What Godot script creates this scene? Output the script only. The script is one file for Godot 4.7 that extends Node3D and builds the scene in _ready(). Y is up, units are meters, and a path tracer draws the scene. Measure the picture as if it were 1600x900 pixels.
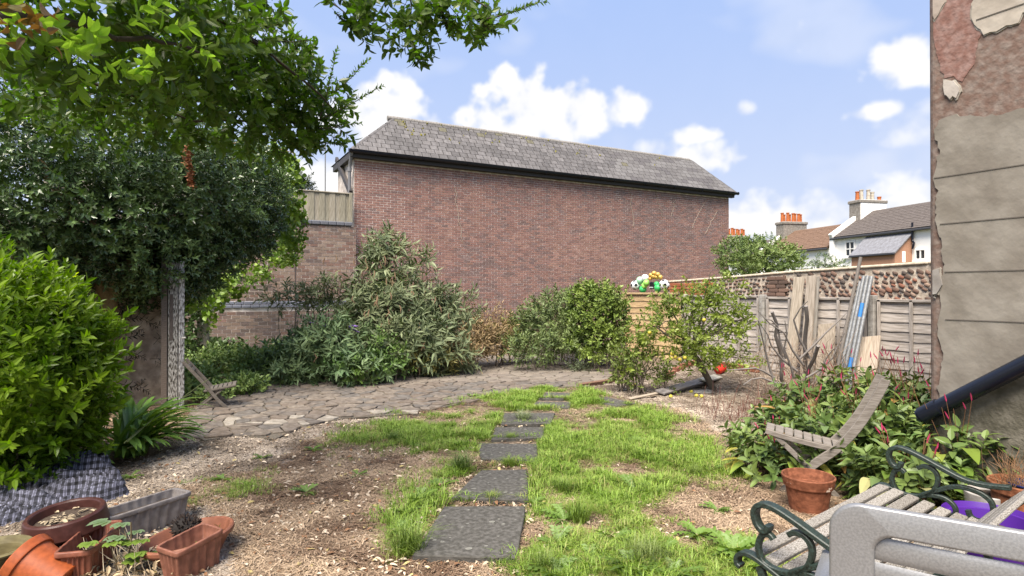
extends Node3D

# A walled back garden: lawn, crazy paving, a long brick building behind, fences and a rendered house wall on the right.
# x runs along the brick building, -z away from the house, y up, metres.

var rng := RandomNumberGenerator.new()
var taken := {}
var M := {}
var ground_noise := FastNoiseLite.new()
var patch_noise := FastNoiseLite.new()


# ---------- mesh builder ----------
class Shape:
	var v := PackedVector3Array()
	var n := PackedVector3Array()
	var c := PackedColorArray()
	var tinted := false

	func tri(a: Vector3, b: Vector3, d: Vector3, na: Vector3, nb: Vector3, nd: Vector3, col := Color.WHITE) -> void:
		if (b - a).cross(d - a).dot(na + nb + nd) > 0.0:
			v.append(a); v.append(d); v.append(b)
			n.append(na); n.append(nd); n.append(nb)
		else:
			v.append(a); v.append(b); v.append(d)
			n.append(na); n.append(nb); n.append(nd)
		c.append(col); c.append(col); c.append(col)

	func flat(a: Vector3, b: Vector3, d: Vector3, col := Color.WHITE) -> void:
		var nn := -(b - a).cross(d - a).normalized()
		v.append(a); v.append(b); v.append(d)
		n.append(nn); n.append(nn); n.append(nn)
		c.append(col); c.append(col); c.append(col)

	func quad(a: Vector3, b: Vector3, d: Vector3, e: Vector3, nn: Vector3, col := Color.WHITE) -> void:
		tri(a, b, d, nn, nn, nn, col)
		tri(a, d, e, nn, nn, nn, col)

	# a box with chamfered edges
	func box(xf: Transform3D, size: Vector3, bevel := 0.0, col := Color.WHITE) -> void:
		var h := size / 2.0
		var b := minf(bevel, minf(h.x, minf(h.y, h.z)) * 0.9)
		var ax := [Vector3(1, 0, 0), Vector3(0, 1, 0), Vector3(0, 0, 1)]
		var bs := xf.basis
		for k in 3:
			var u: Vector3 = ax[(k + 1) % 3]
			var w: Vector3 = ax[(k + 2) % 3]
			var a: Vector3 = ax[k]
			var hu := h.dot(u) - b
			var hw := h.dot(w) - b
			var ha := h.dot(a)
			for s in [-1.0, 1.0]:
				var o: Vector3 = a * (ha * s)
				quad(xf * (o - u * hu - w * hw), xf * (o + u * hu - w * hw), xf * (o + u * hu + w * hw), xf * (o - u * hu + w * hw), (bs * (a * s)).normalized(), col)
			if b > 0.0:
				for s in [-1.0, 1.0]:
					for r in [-1.0, 1.0]:
						var p: Vector3 = u * (h.dot(u) * s) + w * (hw * r)
						var q: Vector3 = u * (hu * s) + w * (h.dot(w) * r)
						var e: Vector3 = a * (ha - b)
						quad(xf * (p - e), xf * (p + e), xf * (q + e), xf * (q - e), (bs * (u * s + w * r)).normalized(), col)
		if b > 0.0:
			for sx in [-1.0, 1.0]:
				for sy in [-1.0, 1.0]:
					for sz in [-1.0, 1.0]:
						var nn := (bs * Vector3(sx, sy, sz)).normalized()
						tri(xf * Vector3(h.x * sx, (h.y - b) * sy, (h.z - b) * sz), xf * Vector3((h.x - b) * sx, h.y * sy, (h.z - b) * sz), xf * Vector3((h.x - b) * sx, (h.y - b) * sy, h.z * sz), nn, nn, nn, col)

	func tube(p: PackedVector3Array, r: PackedFloat32Array, sides := 6, caps := true, col := Color.WHITE) -> void:
		var rings := []
		var norms := []
		var side := Vector3.ZERO
		for i in p.size():
			var t := (p[mini(i + 1, p.size() - 1)] - p[maxi(i - 1, 0)]).normalized()
			if side == Vector3.ZERO:
				side = t.cross(Vector3.RIGHT if absf(t.x) < 0.8 else Vector3.UP).normalized()
			side = (side - t * side.dot(t)).normalized()
			var up := t.cross(side)
			var ring := PackedVector3Array()
			var nr := PackedVector3Array()
			for k in sides:
				var a := TAU * k / sides
				var d := side * cos(a) + up * sin(a)
				nr.append(d)
				ring.append(p[i] + d * r[mini(i, r.size() - 1)])
			rings.append(ring)
			norms.append(nr)
		for i in p.size() - 1:
			for k in sides:
				var j := (k + 1) % sides
				tri(rings[i][k], rings[i][j], rings[i + 1][j], norms[i][k], norms[i][j], norms[i + 1][j], col)
				tri(rings[i][k], rings[i + 1][j], rings[i + 1][k], norms[i][k], norms[i + 1][j], norms[i + 1][k], col)
		if caps:
			for e in [0, p.size() - 1]:
				var t := (p[mini(e + 1, p.size() - 1)] - p[maxi(e - 1, 0)]).normalized() * (-1.0 if e == 0 else 1.0)
				for k in range(1, sides - 1):
					tri(rings[e][0], rings[e][k], rings[e][k + 1], t, t, t, col)

	# profile: (radius, height) points from the inside bottom or outside bottom; squash scales z
	func lathe(xf: Transform3D, prof: PackedVector2Array, segs := 24, col := Color.WHITE, flute := 0.0, flutes := 0) -> void:
		for i in prof.size() - 1:
			var a := prof[i]
			var b := prof[i + 1]
			var d := (b - a).normalized()
			var nn2 := Vector2(d.y, -d.x)
			for k in segs:
				var t0 := TAU * k / segs
				var t1 := TAU * (k + 1) / segs
				var f0 := 1.0 + flute * cos(t0 * flutes)
				var f1 := 1.0 + flute * cos(t1 * flutes)
				var e0 := Vector3(cos(t0), 0, sin(t0))
				var e1 := Vector3(cos(t1), 0, sin(t1))
				var n0 := (xf.basis * (e0 * nn2.x + Vector3.UP * nn2.y)).normalized()
				var n1 := (xf.basis * (e1 * nn2.x + Vector3.UP * nn2.y)).normalized()
				var p00 := xf * (e0 * a.x * f0 + Vector3.UP * a.y)
				var p01 := xf * (e1 * a.x * f1 + Vector3.UP * a.y)
				var p10 := xf * (e0 * b.x * f0 + Vector3.UP * b.y)
				var p11 := xf * (e1 * b.x * f1 + Vector3.UP * b.y)
				if a.x > 1e-4:
					tri(p00, p01, p11, n0, n1, n1, col)
				if b.x > 1e-4:
					tri(p00, p11, p10, n0, n1, n0, col)

	# polygon in the xy plane pushed from z = 0 to z = depth
	func prism(xf: Transform3D, poly: PackedVector2Array, depth: float, col := Color.WHITE, back := true) -> void:
		var idx := Geometry2D.triangulate_polygon(poly)
		var zf := (xf.basis * Vector3(0, 0, signf(depth))).normalized()
		for i in range(0, idx.size(), 3):
			var a := poly[idx[i]]
			var b := poly[idx[i + 1]]
			var d := poly[idx[i + 2]]
			tri(xf * Vector3(a.x, a.y, depth), xf * Vector3(b.x, b.y, depth), xf * Vector3(d.x, d.y, depth), zf, zf, zf, col)
			if back:
				tri(xf * Vector3(a.x, a.y, 0), xf * Vector3(b.x, b.y, 0), xf * Vector3(d.x, d.y, 0), -zf, -zf, -zf, col)
		var turn := 1.0 if Geometry2D.is_polygon_clockwise(poly) else -1.0
		for i in poly.size():
			var a := poly[i]
			var b := poly[(i + 1) % poly.size()]
			var d := (b - a).normalized()
			var nn := (xf.basis * Vector3(-d.y * turn, d.x * turn, 0)).normalized()
			quad(xf * Vector3(a.x, a.y, 0), xf * Vector3(b.x, b.y, 0), xf * Vector3(b.x, b.y, depth), xf * Vector3(a.x, a.y, depth), nn, col)

	# a grid of points with smooth normals; rows of equal length
	func sheet(rows: Array, col := Color.WHITE, closed := false, cols = null) -> void:
		var nr := rows.size()
		var nc: int = rows[0].size()
		var nm := []
		for i in nr:
			var line := PackedVector3Array()
			for j in nc:
				var jm := (j - 1 + nc) % nc if closed else maxi(j - 1, 0)
				var jp := (j + 1) % nc if closed else mini(j + 1, nc - 1)
				var du: Vector3 = rows[i][jp] - rows[i][jm]
				var dv: Vector3 = rows[mini(i + 1, nr - 1)][j] - rows[maxi(i - 1, 0)][j]
				line.append(du.cross(dv).normalized())
			nm.append(line)
		for i in nr - 1:
			for j in (nc if closed else nc - 1):
				var k := (j + 1) % nc
				var cc: Color = col if cols == null else cols[i][j]
				tri(rows[i][j], rows[i][k], rows[i + 1][k], nm[i][j], nm[i][k], nm[i + 1][k], cc)
				tri(rows[i][j], rows[i + 1][k], rows[i + 1][j], nm[i][j], nm[i + 1][k], nm[i + 1][j], cc)

	func join(o: Shape, xf: Transform3D, tint := Color.WHITE) -> void:
		var b := xf.basis
		for i in o.v.size():
			v.append(xf * o.v[i])
			n.append((b * o.n[i]).normalized())
			c.append(o.c[i] * tint)

	func mesh() -> ArrayMesh:
		var a := []
		a.resize(Mesh.ARRAY_MAX)
		a[Mesh.ARRAY_VERTEX] = v
		a[Mesh.ARRAY_NORMAL] = n
		if tinted:
			a[Mesh.ARRAY_COLOR] = c
		var m := ArrayMesh.new()
		m.add_surface_from_arrays(Mesh.PRIMITIVE_TRIANGLES, a)
		return m


# ---------- nodes ----------
func numbered(parent: Node, called: String) -> String:
	var key := "%d/%s" % [parent.get_instance_id(), called]
	var k: int = taken.get(key, 0)
	taken[key] = k + 1
	return called if k == 0 else "%s_%03d" % [called, k]


func part(parent: Node, called: String, mesh: Mesh, material: Material, xf := Transform3D()) -> MeshInstance3D:
	var o := MeshInstance3D.new()
	o.name = numbered(parent, called)
	o.mesh = mesh
	o.material_override = material
	o.transform = xf
	parent.add_child(o, true)
	return o


func tag(o: Node, label: String, category: String, group := "", kind := "") -> void:
	if label: o.set_meta("label", label)
	if category: o.set_meta("category", category)
	if group: o.set_meta("group", group)
	if kind: o.set_meta("kind", kind)


func thing(called: String, label: String, category: String, at := Vector3.ZERO, turn := 0.0, group := "") -> Node3D:
	var o := Node3D.new()
	o.name = numbered(self, called)
	add_child(o, true)
	o.position = at
	o.rotation.y = turn
	tag(o, label, category, group)
	return o


func structure(called: String, mesh: Mesh, material: Material, label := "") -> MeshInstance3D:
	var o := part(self, called, mesh, material)
	tag(o, label, "", "", "structure")
	return o


func many(parent: Node, called: String, mesh: Mesh, material: Material, xfs: Array, cols: Array, stuff := true) -> MultiMeshInstance3D:
	var mm := MultiMesh.new()
	mm.transform_format = MultiMesh.TRANSFORM_3D
	mm.use_colors = not cols.is_empty()
	mm.mesh = mesh
	mm.instance_count = xfs.size()
	for i in xfs.size():
		mm.set_instance_transform(i, xfs[i])
		if not cols.is_empty():
			mm.set_instance_color(i, cols[i])
	var o := MultiMeshInstance3D.new()
	o.name = numbered(parent, called)
	o.multimesh = mm
	o.material_override = material
	parent.add_child(o, true)
	if stuff: o.set_meta("kind", "stuff")
	return o


# ---------- materials ----------
func lin(r: float, g: float, b: float) -> Color:
	return Color(r, g, b).linear_to_srgb()


func noise_tex(seed_: int, freq: float, lo: Color, hi: Color, octaves := 5, cell := false, size := 512, a := 0.2, b := 0.8) -> NoiseTexture2D:
	var f := FastNoiseLite.new()
	f.seed = seed_
	f.noise_type = FastNoiseLite.TYPE_CELLULAR if cell else FastNoiseLite.TYPE_SIMPLEX_SMOOTH
	f.frequency = freq
	f.fractal_octaves = octaves
	var g := Gradient.new()
	g.offsets = PackedFloat32Array([a, b])
	g.colors = PackedColorArray([lo, hi])
	var t := NoiseTexture2D.new()
	t.width = size
	t.height = size
	t.seamless = true
	t.noise = f
	t.color_ramp = g
	return t


func bump_tex(seed_: int, freq: float, strength: float, octaves := 5, cell := false) -> NoiseTexture2D:
	var f := FastNoiseLite.new()
	f.seed = seed_
	f.noise_type = FastNoiseLite.TYPE_CELLULAR if cell else FastNoiseLite.TYPE_SIMPLEX_SMOOTH
	f.frequency = freq
	f.fractal_octaves = octaves
	var t := NoiseTexture2D.new()
	t.width = 512
	t.height = 512
	t.seamless = true
	t.as_normal_map = true
	t.bump_strength = strength
	t.noise = f
	return t


func mat(col: Color, rough := 0.9, tex: Texture2D = null, scale := Vector3.ONE, bump: Texture2D = null, world := false) -> StandardMaterial3D:
	var m := StandardMaterial3D.new()
	m.albedo_color = col
	m.roughness = rough
	m.metallic_specular = 0.4
	if tex or bump:
		m.uv1_triplanar = true
		m.uv1_world_triplanar = world
		m.uv1_scale = scale
	if tex:
		m.albedo_texture = tex
	if bump:
		m.normal_enabled = true
		m.normal_texture = bump
	return m


func tinted(m: StandardMaterial3D, col: Color) -> StandardMaterial3D:
	var d: StandardMaterial3D = m.duplicate()
	d.albedo_color = col
	return d


func leafy(rough := 0.45, back := Color(0.5, 0.6, 0.15)) -> StandardMaterial3D:
	var m := StandardMaterial3D.new()
	m.vertex_color_use_as_albedo = true
	m.roughness = rough
	m.metallic_specular = 0.45
	m.backlight_enabled = true
	m.backlight = back
	m.cull_mode = BaseMaterial3D.CULL_DISABLED
	return m


func basis_y(dir: Vector3, roll := 0.0) -> Basis:
	var y := dir.normalized()
	var x := y.cross(Vector3.FORWARD if absf(y.z) < 0.9 else Vector3.RIGHT).normalized()
	x = x.rotated(y, roll)
	return Basis(x, y, x.cross(y))


func basis_x(dir: Vector3, up := Vector3.UP) -> Basis:
	var x := dir.normalized()
	var z := x.cross(up).normalized()
	return Basis(x, z.cross(x), z)


func rnd(a: float, b: float) -> float:
	return rng.randf_range(a, b)


func rdir() -> Vector3:
	return Vector3(rng.randfn(), rng.randfn(), rng.randfn()).normalized()


func gy(x: float, z: float) -> float:
	return 0.014 * ground_noise.get_noise_2d(x, z) + 0.17 * smoothstep(7.3, 8.5, x) * smoothstep(-3.5, -5.0, z)


# ---------- leaves ----------
func leaf_shape(s: Shape, xf: Transform3D, length: float, width: float, fold := 0.25, droop := 0.15, segs := 3, col := Color.WHITE, round_ := 0.8) -> void:
	var rows_c := []
	var rows_l := []
	var rows_r := []
	for i in segs + 1:
		var u := float(i) / segs
		var w := width / 2.0 * pow(sin(PI * clampf(pow(u, round_) * 0.985 + 0.015, 0, 1)), 0.8)
		var z := -droop * length * u * u
		rows_c.append(xf * Vector3(0, length * u, z))
		rows_l.append(xf * Vector3(-w, length * u, z + fold * w))
		rows_r.append(xf * Vector3(w, length * u, z + fold * w))
	var b := xf.basis
	var nl := (b * Vector3(fold, 0.3 * droop, 1)).normalized()
	var nr := (b * Vector3(-fold, 0.3 * droop, 1)).normalized()
	for i in segs:
		if i == 0:
			s.tri(rows_c[0], rows_c[1], rows_l[1], nl, nl, nl, col)
			s.tri(rows_c[0], rows_r[1], rows_c[1], nr, nr, nr, col)
		elif i == segs - 1:
			s.tri(rows_c[i], rows_c[i + 1], rows_l[i], nl, nl, nl, col)
			s.tri(rows_c[i], rows_r[i], rows_c[i + 1], nr, nr, nr, col)
		else:
			s.quad(rows_c[i], rows_c[i + 1], rows_l[i + 1], rows_l[i], nl, col)
			s.quad(rows_c[i], rows_r[i], rows_r[i + 1], rows_c[i + 1], nr, col)


# where the leaves of one shoot sit: [transform, size, tone]
func shoot_leaves(k: int, stem: float, open: float, tight: float, seed_: int) -> Array:
	var r := RandomNumberGenerator.new()
	r.seed = seed_
	var out := []
	for i in k:
		var u := (i + 0.6) / k
		var az := i * 2.4 + r.randf_range(-0.4, 0.4)
		var tilt := lerpf(open, tight, u) + r.randf_range(-0.25, 0.25)
		var d := Vector3(cos(az) * sin(tilt), cos(tilt), sin(az) * sin(tilt))
		# the leaf's face (z) looks towards the tip of the shoot
		var y := d.normalized()
		var z := (Vector3.UP - y * y.y).normalized() if absf(y.y) < 0.98 else Vector3.RIGHT
		var x := y.cross(z)
		var b := Basis(x, y, z).rotated(y, r.randf_range(-0.5, 0.5))
		out.append([Transform3D(b, Vector3(0, stem * u, 0)), r.randf_range(0.75, 1.15), r.randf_range(0.72, 1.2) * lerpf(0.85, 1.2, u)])
	return out


func shoot_mesh(leaves: Array, stem: float, length: float, width: float, fold := 0.25, droop := 0.2, segs := 3, bark := Color(0.6, 0.5, 0.3)) -> ArrayMesh:
	var s := Shape.new()
	s.tinted = true
	for l in leaves:
		var f: float = l[1]
		var t: float = l[2]
		leaf_shape(s, l[0], length * f, width * f, fold, droop, segs, Color(t, t, t * 0.92))
	s.tube(PackedVector3Array([Vector3(0, -stem * 0.25, 0), Vector3(0, stem, 0)]), PackedFloat32Array([stem * 0.02, stem * 0.01]), 3, false, bark)
	return s.mesh()


# shoots spread through ellipsoids: blobs are [centre, radii, count]
func blob_shoots(blobs: Array, shell := 0.55, up := 0.5, wild := 0.6, size_lo := 0.8, size_hi := 1.25) -> Array:
	var out := []
	for b in blobs:
		var c: Vector3 = b[0]
		var r: Vector3 = b[1]
		for i in int(b[2]):
			var d := rdir()
			var q := pow(rng.randf(), 0.5)
			q = lerpf(shell, 1.0, q) * (1.0 + 0.38 * patch_noise.get_noise_3d(c.x * 9 + d.x * 60.0, c.y * 9 + d.y * 60.0, d.z * 60.0))
			if rng.randf() < 0.05: q *= rnd(1.05, 1.25)
			var p := c + d * r * q
			if p.y < 0.03: continue
			var dir := (d / r).normalized() + Vector3.UP * up + rdir() * wild
			var k := rnd(size_lo, size_hi)
			out.append(Transform3D(basis_y(dir, rnd(0, TAU)).scaled(Vector3.ONE * k), p))
	return out


func tones(xfs: Array, a: Color, b: Color, freq := 1.0) -> Array:
	var out := []
	for x in xfs:
		var p: Vector3 = x.origin
		var t := clampf(0.5 + 0.9 * patch_noise.get_noise_3d(p.x * 22.0 * freq, p.y * 22.0 * freq, p.z * 22.0 * freq) + rnd(-0.25, 0.25), 0, 1)
		var q := a.lerp(b, t)
		out.append(q)
	return out


func in_view(p: Vector3) -> bool:
	var q := p - Vector3(0, 1.6, 0)
	var dist := q.dot(Vector3(0.476, 0, -0.879))
	if dist < 0.5: return false
	var side := q.dot(Vector3(0.879, 0, 0.476))
	return absf(side / dist) < 0.86 and absf(q.y / dist) < 0.5


# foliage whose nearest leaves are parts of their own and whose rest is one mass
func foliage(parent: Node, xfs: Array, cols: Array, leaves: Array, mesh: ArrayMesh, mass: StandardMaterial3D, single: ArrayMesh, singles: int, dim := 1.0) -> void:
	var order := range(xfs.size())
	var near := {}
	if singles > 0:
		order.sort_custom(func(a, b): return (xfs[a].origin - Vector3(0, 1.6, 0)).length_squared() < (xfs[b].origin - Vector3(0, 1.6, 0)).length_squared())
		var variants := []
		for k in 6:
			var m: StandardMaterial3D = mass.duplicate()
			m.vertex_color_use_as_albedo = false
			variants.append(m)
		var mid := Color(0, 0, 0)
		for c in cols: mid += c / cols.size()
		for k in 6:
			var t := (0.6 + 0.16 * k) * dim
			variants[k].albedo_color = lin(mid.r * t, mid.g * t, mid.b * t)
		var left := singles
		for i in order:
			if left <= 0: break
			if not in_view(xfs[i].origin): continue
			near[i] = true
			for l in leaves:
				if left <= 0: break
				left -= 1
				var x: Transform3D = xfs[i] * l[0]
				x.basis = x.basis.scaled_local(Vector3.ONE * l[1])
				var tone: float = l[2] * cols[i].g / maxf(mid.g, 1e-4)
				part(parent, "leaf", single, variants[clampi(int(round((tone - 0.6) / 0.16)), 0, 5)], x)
	var rx := []
	var rc := []
	for i in xfs.size():
		if not near.has(i):
			rx.append(xfs[i])
			rc.append(cols[i])
	many(parent, "foliage", mesh, mass, rx, rc)


func branch(s: Shape, a: Vector3, b: Vector3, r0: float, r1: float, sag: Vector3, n := 6, wig := 0.02, sides := 6) -> PackedVector3Array:
	var p := PackedVector3Array()
	var r := PackedFloat32Array()
	for i in n + 1:
		var u := float(i) / n
		var q := a.lerp(b, u) + sag * (4.0 * u * (1.0 - u))
		if i > 0 and i < n:
			q += rdir() * wig
		p.append(q)
		r.append(lerpf(r0, r1, u))
	s.tube(p, r, sides)
	return p


func _ready() -> void:
	rng.seed = 4711
	ground_noise.seed = 3
	ground_noise.frequency = 0.6
	patch_noise.seed = 8
	patch_noise.frequency = 0.045
	patch_noise.fractal_octaves = 3

	# camera, sky, sun, exposure
	var cam := Camera3D.new()
	cam.name = "camera"
	cam.fov = 51.64
	cam.near = 0.05
	cam.far = 900.0
	cam.position = Vector3(0, 1.6, 0)
	cam.rotation = Vector3(deg_to_rad(0.31), deg_to_rad(-28.43), 0)
	add_child(cam)
	cam.current = true

	var env := Environment.new()
	env.background_mode = Environment.BG_SKY
	var sky := Sky.new()
	var pano := PanoramaSkyMaterial.new()
	pano.panorama = sky_picture()
	sky.sky_material = pano
	env.sky = sky
	env.background_energy_multiplier = 0.15
	env.tonemap_mode = Environment.TONE_MAPPER_LINEAR
	env.tonemap_exposure = 6.8
	env.sdfgi_enabled = true
	env.ssao_enabled = true
	env.ssil_enabled = true
	var we := WorldEnvironment.new()
	we.name = "environment"
	we.environment = env
	add_child(we)

	var sun := DirectionalLight3D.new()
	sun.name = "sun"
	sun.light_color = Color(1.0, 0.96, 0.9)
	sun.light_energy = 0.5
	sun.light_angular_distance = 35.0
	sun.shadow_enabled = true
	add_child(sun)
	sun.look_at_from_position(Vector3(-0.40, 0.84, 0.33), Vector3.ZERO, Vector3.UP)

	make_materials()
	make_ground()
	make_patio()
	make_slabs()
	make_brick_building()
	make_left_wall()
	make_flint_wall()
	make_fences()
	make_house_wall()
	make_shed()
	make_far_houses()
	make_trees()
	make_shrubs()
	make_border_plants()
	make_lawn()
	make_pots_left()
	make_right_corner()
	make_bench()
	make_metal_chair()
	make_bed_things()


# Air and clouds only: a blue that pales towards the horizon, cumulus where the noise and a few heaps gather.
func sky_picture() -> ImageTexture:
	var w := 2560
	var h := 1280
	var f := FastNoiseLite.new()
	f.seed = 21
	f.frequency = 18.0
	f.fractal_octaves = 6
	var big := FastNoiseLite.new()
	big.seed = 5
	big.frequency = 1.6
	big.fractal_octaves = 4
	# heaps of cloud: direction, half width, half height (radians), strength
	var heaps := [
		[Vector3(0.468, 0.300, -0.831), 0.062, 0.050, 1.25], [Vector3(0.543, 0.290, -0.788), 0.060, 0.050, 1.15], [Vector3(0.425, 0.283, -0.860), 0.042, 0.028, 0.9], [Vector3(0.503, 0.269, -0.821), 0.13, 0.034, 1.0], [Vector3(0.604, 0.288, -0.743), 0.038, 0.028, 0.8],
		[Vector3(0.685, 0.241, -0.687), 0.042, 0.016, 0.8], [Vector3(0.704, 0.208, -0.679), 0.065, 0.024, 0.85], [Vector3(0.656, 0.227, -0.720), 0.04, 0.016, 0.45],
		[Vector3(0.836, 0.319, -0.446), 0.035, 0.028, 0.95], [Vector3(0.846, 0.296, -0.444), 0.045, 0.026, 0.9], [Vector3(0.839, 0.248, -0.484), 0.034, 0.013, 0.7], [Vector3(0.735, 0.274, -0.620), 0.014, 0.012, 0.55],
		[Vector3(0.276, 0.289, -0.917), 0.06, 0.042, 0.95], [Vector3(0.256, 0.263, -0.930), 0.09, 0.045, 0.8], [Vector3(0.185, 0.172, -0.968), 0.09, 0.04, 0.7],
		[Vector3(0.775, 0.108, -0.623), 0.10, 0.04, 0.85], [Vector3(0.884, 0.119, -0.451), 0.07, 0.05, 0.7], [Vector3(0.826, 0.109, -0.553), 0.14, 0.035, 0.5], [Vector3(0.757, 0.361, -0.545), 0.012, 0.03, 0.35], [Vector3(0.871, 0.220, -0.440), 0.06, 0.03, 0.35],
	]
	for q in heaps:
		var d: Vector3 = q[0]
		q.append(atan2(d.x, -d.z))
		q.append(asin(d.y))
	var mid_az := deg_to_rad(28.43)
	var px := PackedFloat32Array()
	px.resize(w * h * 3)
	var low := Color(0.78, 0.84, 0.97)
	var top := Color(0.30, 0.49, 0.95)
	var at := 0
	for j in h:
		var el := (0.5 - (j + 0.5) / h) * PI
		var y := sin(el)
		var grad := top.lerp(low, pow(1.0 - clampf(y, 0, 1), 2.6))
		for i in w:
			if y < -0.06:
				px[at] = 0.30; px[at + 1] = 0.31; px[at + 2] = 0.30
				at += 3
				continue
			var az := wrapf((i + 0.5) / w * TAU, -PI, PI)
			var c := cos(el)
			var d := Vector3(sin(az) * c, y, -cos(az) * c)
			var rel := wrapf(az - mid_az, -PI, PI)
			var n := f.get_noise_3d(d.x, d.y, d.z)
			var cloud := 0.0
			var off := maxf(absf(rel) / 0.85, el / 0.62)
			if off < 1.25 and el < 0.7:
				for q in heaps:
					var dx: float = wrapf(az - q[4], -PI, PI) / (q[1] * 1.2)
					if absf(dx) > 1.7: continue
					var dy: float = (el - q[5]) / (q[2] * 1.2)
					if dy < 0.0: dy *= 1.25
					var r := dx * dx + dy * dy
					if r > 2.6: continue
					cloud = maxf(cloud, (1.0 - r + 1.25 * n) * q[3])
				cloud = smoothstep(-0.12, 0.75, cloud)
			var wide := smoothstep(0.95, 1.35, off)
			if wide > 0.0:
				var b := big.get_noise_3d(d.x, d.y * 1.6, d.z) + 0.5 * n
				cloud = maxf(cloud, wide * smoothstep(0.10, 0.42, b))
			var haze := smoothstep(0.05, 0.5, big.get_noise_3d(d.x * 1.7 + 9.0, d.y * 3.0, d.z * 1.7)) * 0.30
			cloud = maxf(clampf(cloud, 0, 1), haze)
			var body := clampf(1.0 + 0.16 * n, 0.86, 1.03)
			px[at] = lerpf(grad.r, body, cloud)
			px[at + 1] = lerpf(grad.g, lerpf(body, 1.0, 0.15), cloud)
			px[at + 2] = lerpf(grad.b, lerpf(body, 1.03, 0.4), cloud)
			at += 3
	var im := Image.create_from_data(w, h, false, Image.FORMAT_RGBF, px.to_byte_array())
	return ImageTexture.create_from_image(im)


func make_materials() -> void:
	var fine := noise_tex(1, 0.03, Color(0.84, 0.84, 0.84), Color(1, 1, 1))
	var blotch := noise_tex(2, 0.012, Color(0.80, 0.79, 0.78), Color(1, 1, 1), 6)
	var grain := noise_tex(3, 0.02, Color(0.80, 0.79, 0.775), Color(1, 1, 1), 6, false, 512, 0.2, 0.75)
	var lichen := noise_tex(4, 0.03, Color(1, 1, 1), Color(1.0, 1.0, 0.96), 4)
	var rough_n := bump_tex(5, 0.05, 2.5)
	var grain_n := bump_tex(6, 0.03, 0.9)
	M.fine = fine
	M.blotch = blotch
	M.grain = grain
	M.rough_n = rough_n
	M.grain_n = grain_n
	M.soft_n = bump_tex(9, 0.012, 7.0, 4)
	# boards lie along their own x axis
	M.grey_wood = mat(lin(0.40, 0.36, 0.32), 0.92, grain, Vector3(0.35, 5, 5), grain_n)
	M.pale_wood = mat(lin(0.45, 0.40, 0.335), 0.92, grain, Vector3(0.3, 5, 5), grain_n)
	M.new_wood = mat(lin(0.58, 0.42, 0.235), 0.85, grain, Vector3(0.3, 5, 5), grain_n)
	M.old_wood = mat(lin(0.225, 0.20, 0.178), 0.95, grain, Vector3(0.8, 7, 7), grain_n)
	M.dark_wood = mat(lin(0.16, 0.13, 0.11), 0.95, grain, Vector3(1.2, 12, 12), grain_n)
	M.bark = mat(lin(0.21, 0.17, 0.135), 0.95, fine, Vector3(5, 1.5, 5), rough_n)
	M.pale_bark = mat(lin(0.36, 0.32, 0.26), 0.95, fine, Vector3(5, 1.5, 5), rough_n)
	M.dark_bark = mat(lin(0.075, 0.06, 0.05), 0.95, fine, Vector3(5, 1.5, 5), rough_n)
	M.concrete = mat(lin(0.36, 0.345, 0.32), 0.95, blotch, Vector3(1.6, 1.6, 1.6), rough_n)
	M.mortar = mat(lin(0.68, 0.61, 0.56), 0.97, blotch, Vector3(0.5, 0.5, 0.5), rough_n, true)
	M.terracotta = mat(lin(0.285, 0.105, 0.055), 0.85, noise_tex(33, 0.014, Color(0.66, 0.62, 0.58), Color(1, 1, 1), 6), Vector3(2.6, 2.6, 2.6), rough_n)
	M.plastic_terracotta = mat(lin(0.26, 0.095, 0.06), 0.5, blotch, Vector3(2.5, 2.5, 2.5))
	M.soil = mat(lin(0.085, 0.062, 0.045), 1.0, fine, Vector3(4, 4, 4), rough_n)
	M.black = mat(lin(0.010, 0.012, 0.02), 0.16)
	M.white_paint = mat(lin(0.84, 0.83, 0.81), 0.7)
	M.glass_dark = mat(lin(0.03, 0.035, 0.04), 0.08)
	M.vert = mat(Color.WHITE, 0.93, fine, Vector3(3, 3, 3), rough_n)
	M.vert.vertex_color_use_as_albedo = true
	M.vert_world = mat(Color.WHITE, 0.93, fine, Vector3(2.2, 2.2, 2.2), rough_n, true)
	M.vert_world.vertex_color_use_as_albedo = true


var LAWN := PackedVector2Array([Vector2(5.67, -8.14), Vector2(5.38, -7.22), Vector2(5.35, -6.25), Vector2(5.05, -5.32), Vector2(4.72, -4.64), Vector2(4.14, -3.80), Vector2(3.82, -3.44), Vector2(3.18, -3.57), Vector2(2.75, -3.49), Vector2(2.39, -3.28), Vector2(1.99, -3.37), Vector2(2.61, -4.52), Vector2(3.28, -5.42), Vector2(3.96, -6.31), Vector2(4.75, -7.38), Vector2(4.10, -6.93), Vector2(3.63, -6.71), Vector2(3.04, -6.15), Vector2(2.52, -5.54), Vector2(2.09, -5.25), Vector2(1.99, -5.51), Vector2(2.06, -6.09), Vector2(1.69, -5.99), Vector2(1.22, -5.92), Vector2(1.17, -6.27), Vector2(1.65, -6.63), Vector2(2.45, -7.26), Vector2(3.29, -7.57), Vector2(4.35, -8.03), Vector2(5.16, -8.41)])
var LAWN_FRONT := PackedVector2Array([Vector2(1.95, -3.46), Vector2(2.44, -3.31), Vector2(2.91, -3.33), Vector2(3.02, -3.00), Vector2(3.20, -2.78), Vector2(3.03, -2.44), Vector2(2.38, -2.06), Vector2(1.51, -2.53)])
var LAWN_EDGE := PackedVector2Array([Vector2(2.13, -5.36), Vector2(2.69, -5.75), Vector2(3.25, -6.49), Vector2(2.95, -5.60), Vector2(2.43, -5.07), Vector2(1.93, -4.50), Vector2(1.14, -3.37), Vector2(1.04, -3.42), Vector2(1.32, -3.92), Vector2(1.53, -4.22)])
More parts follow.
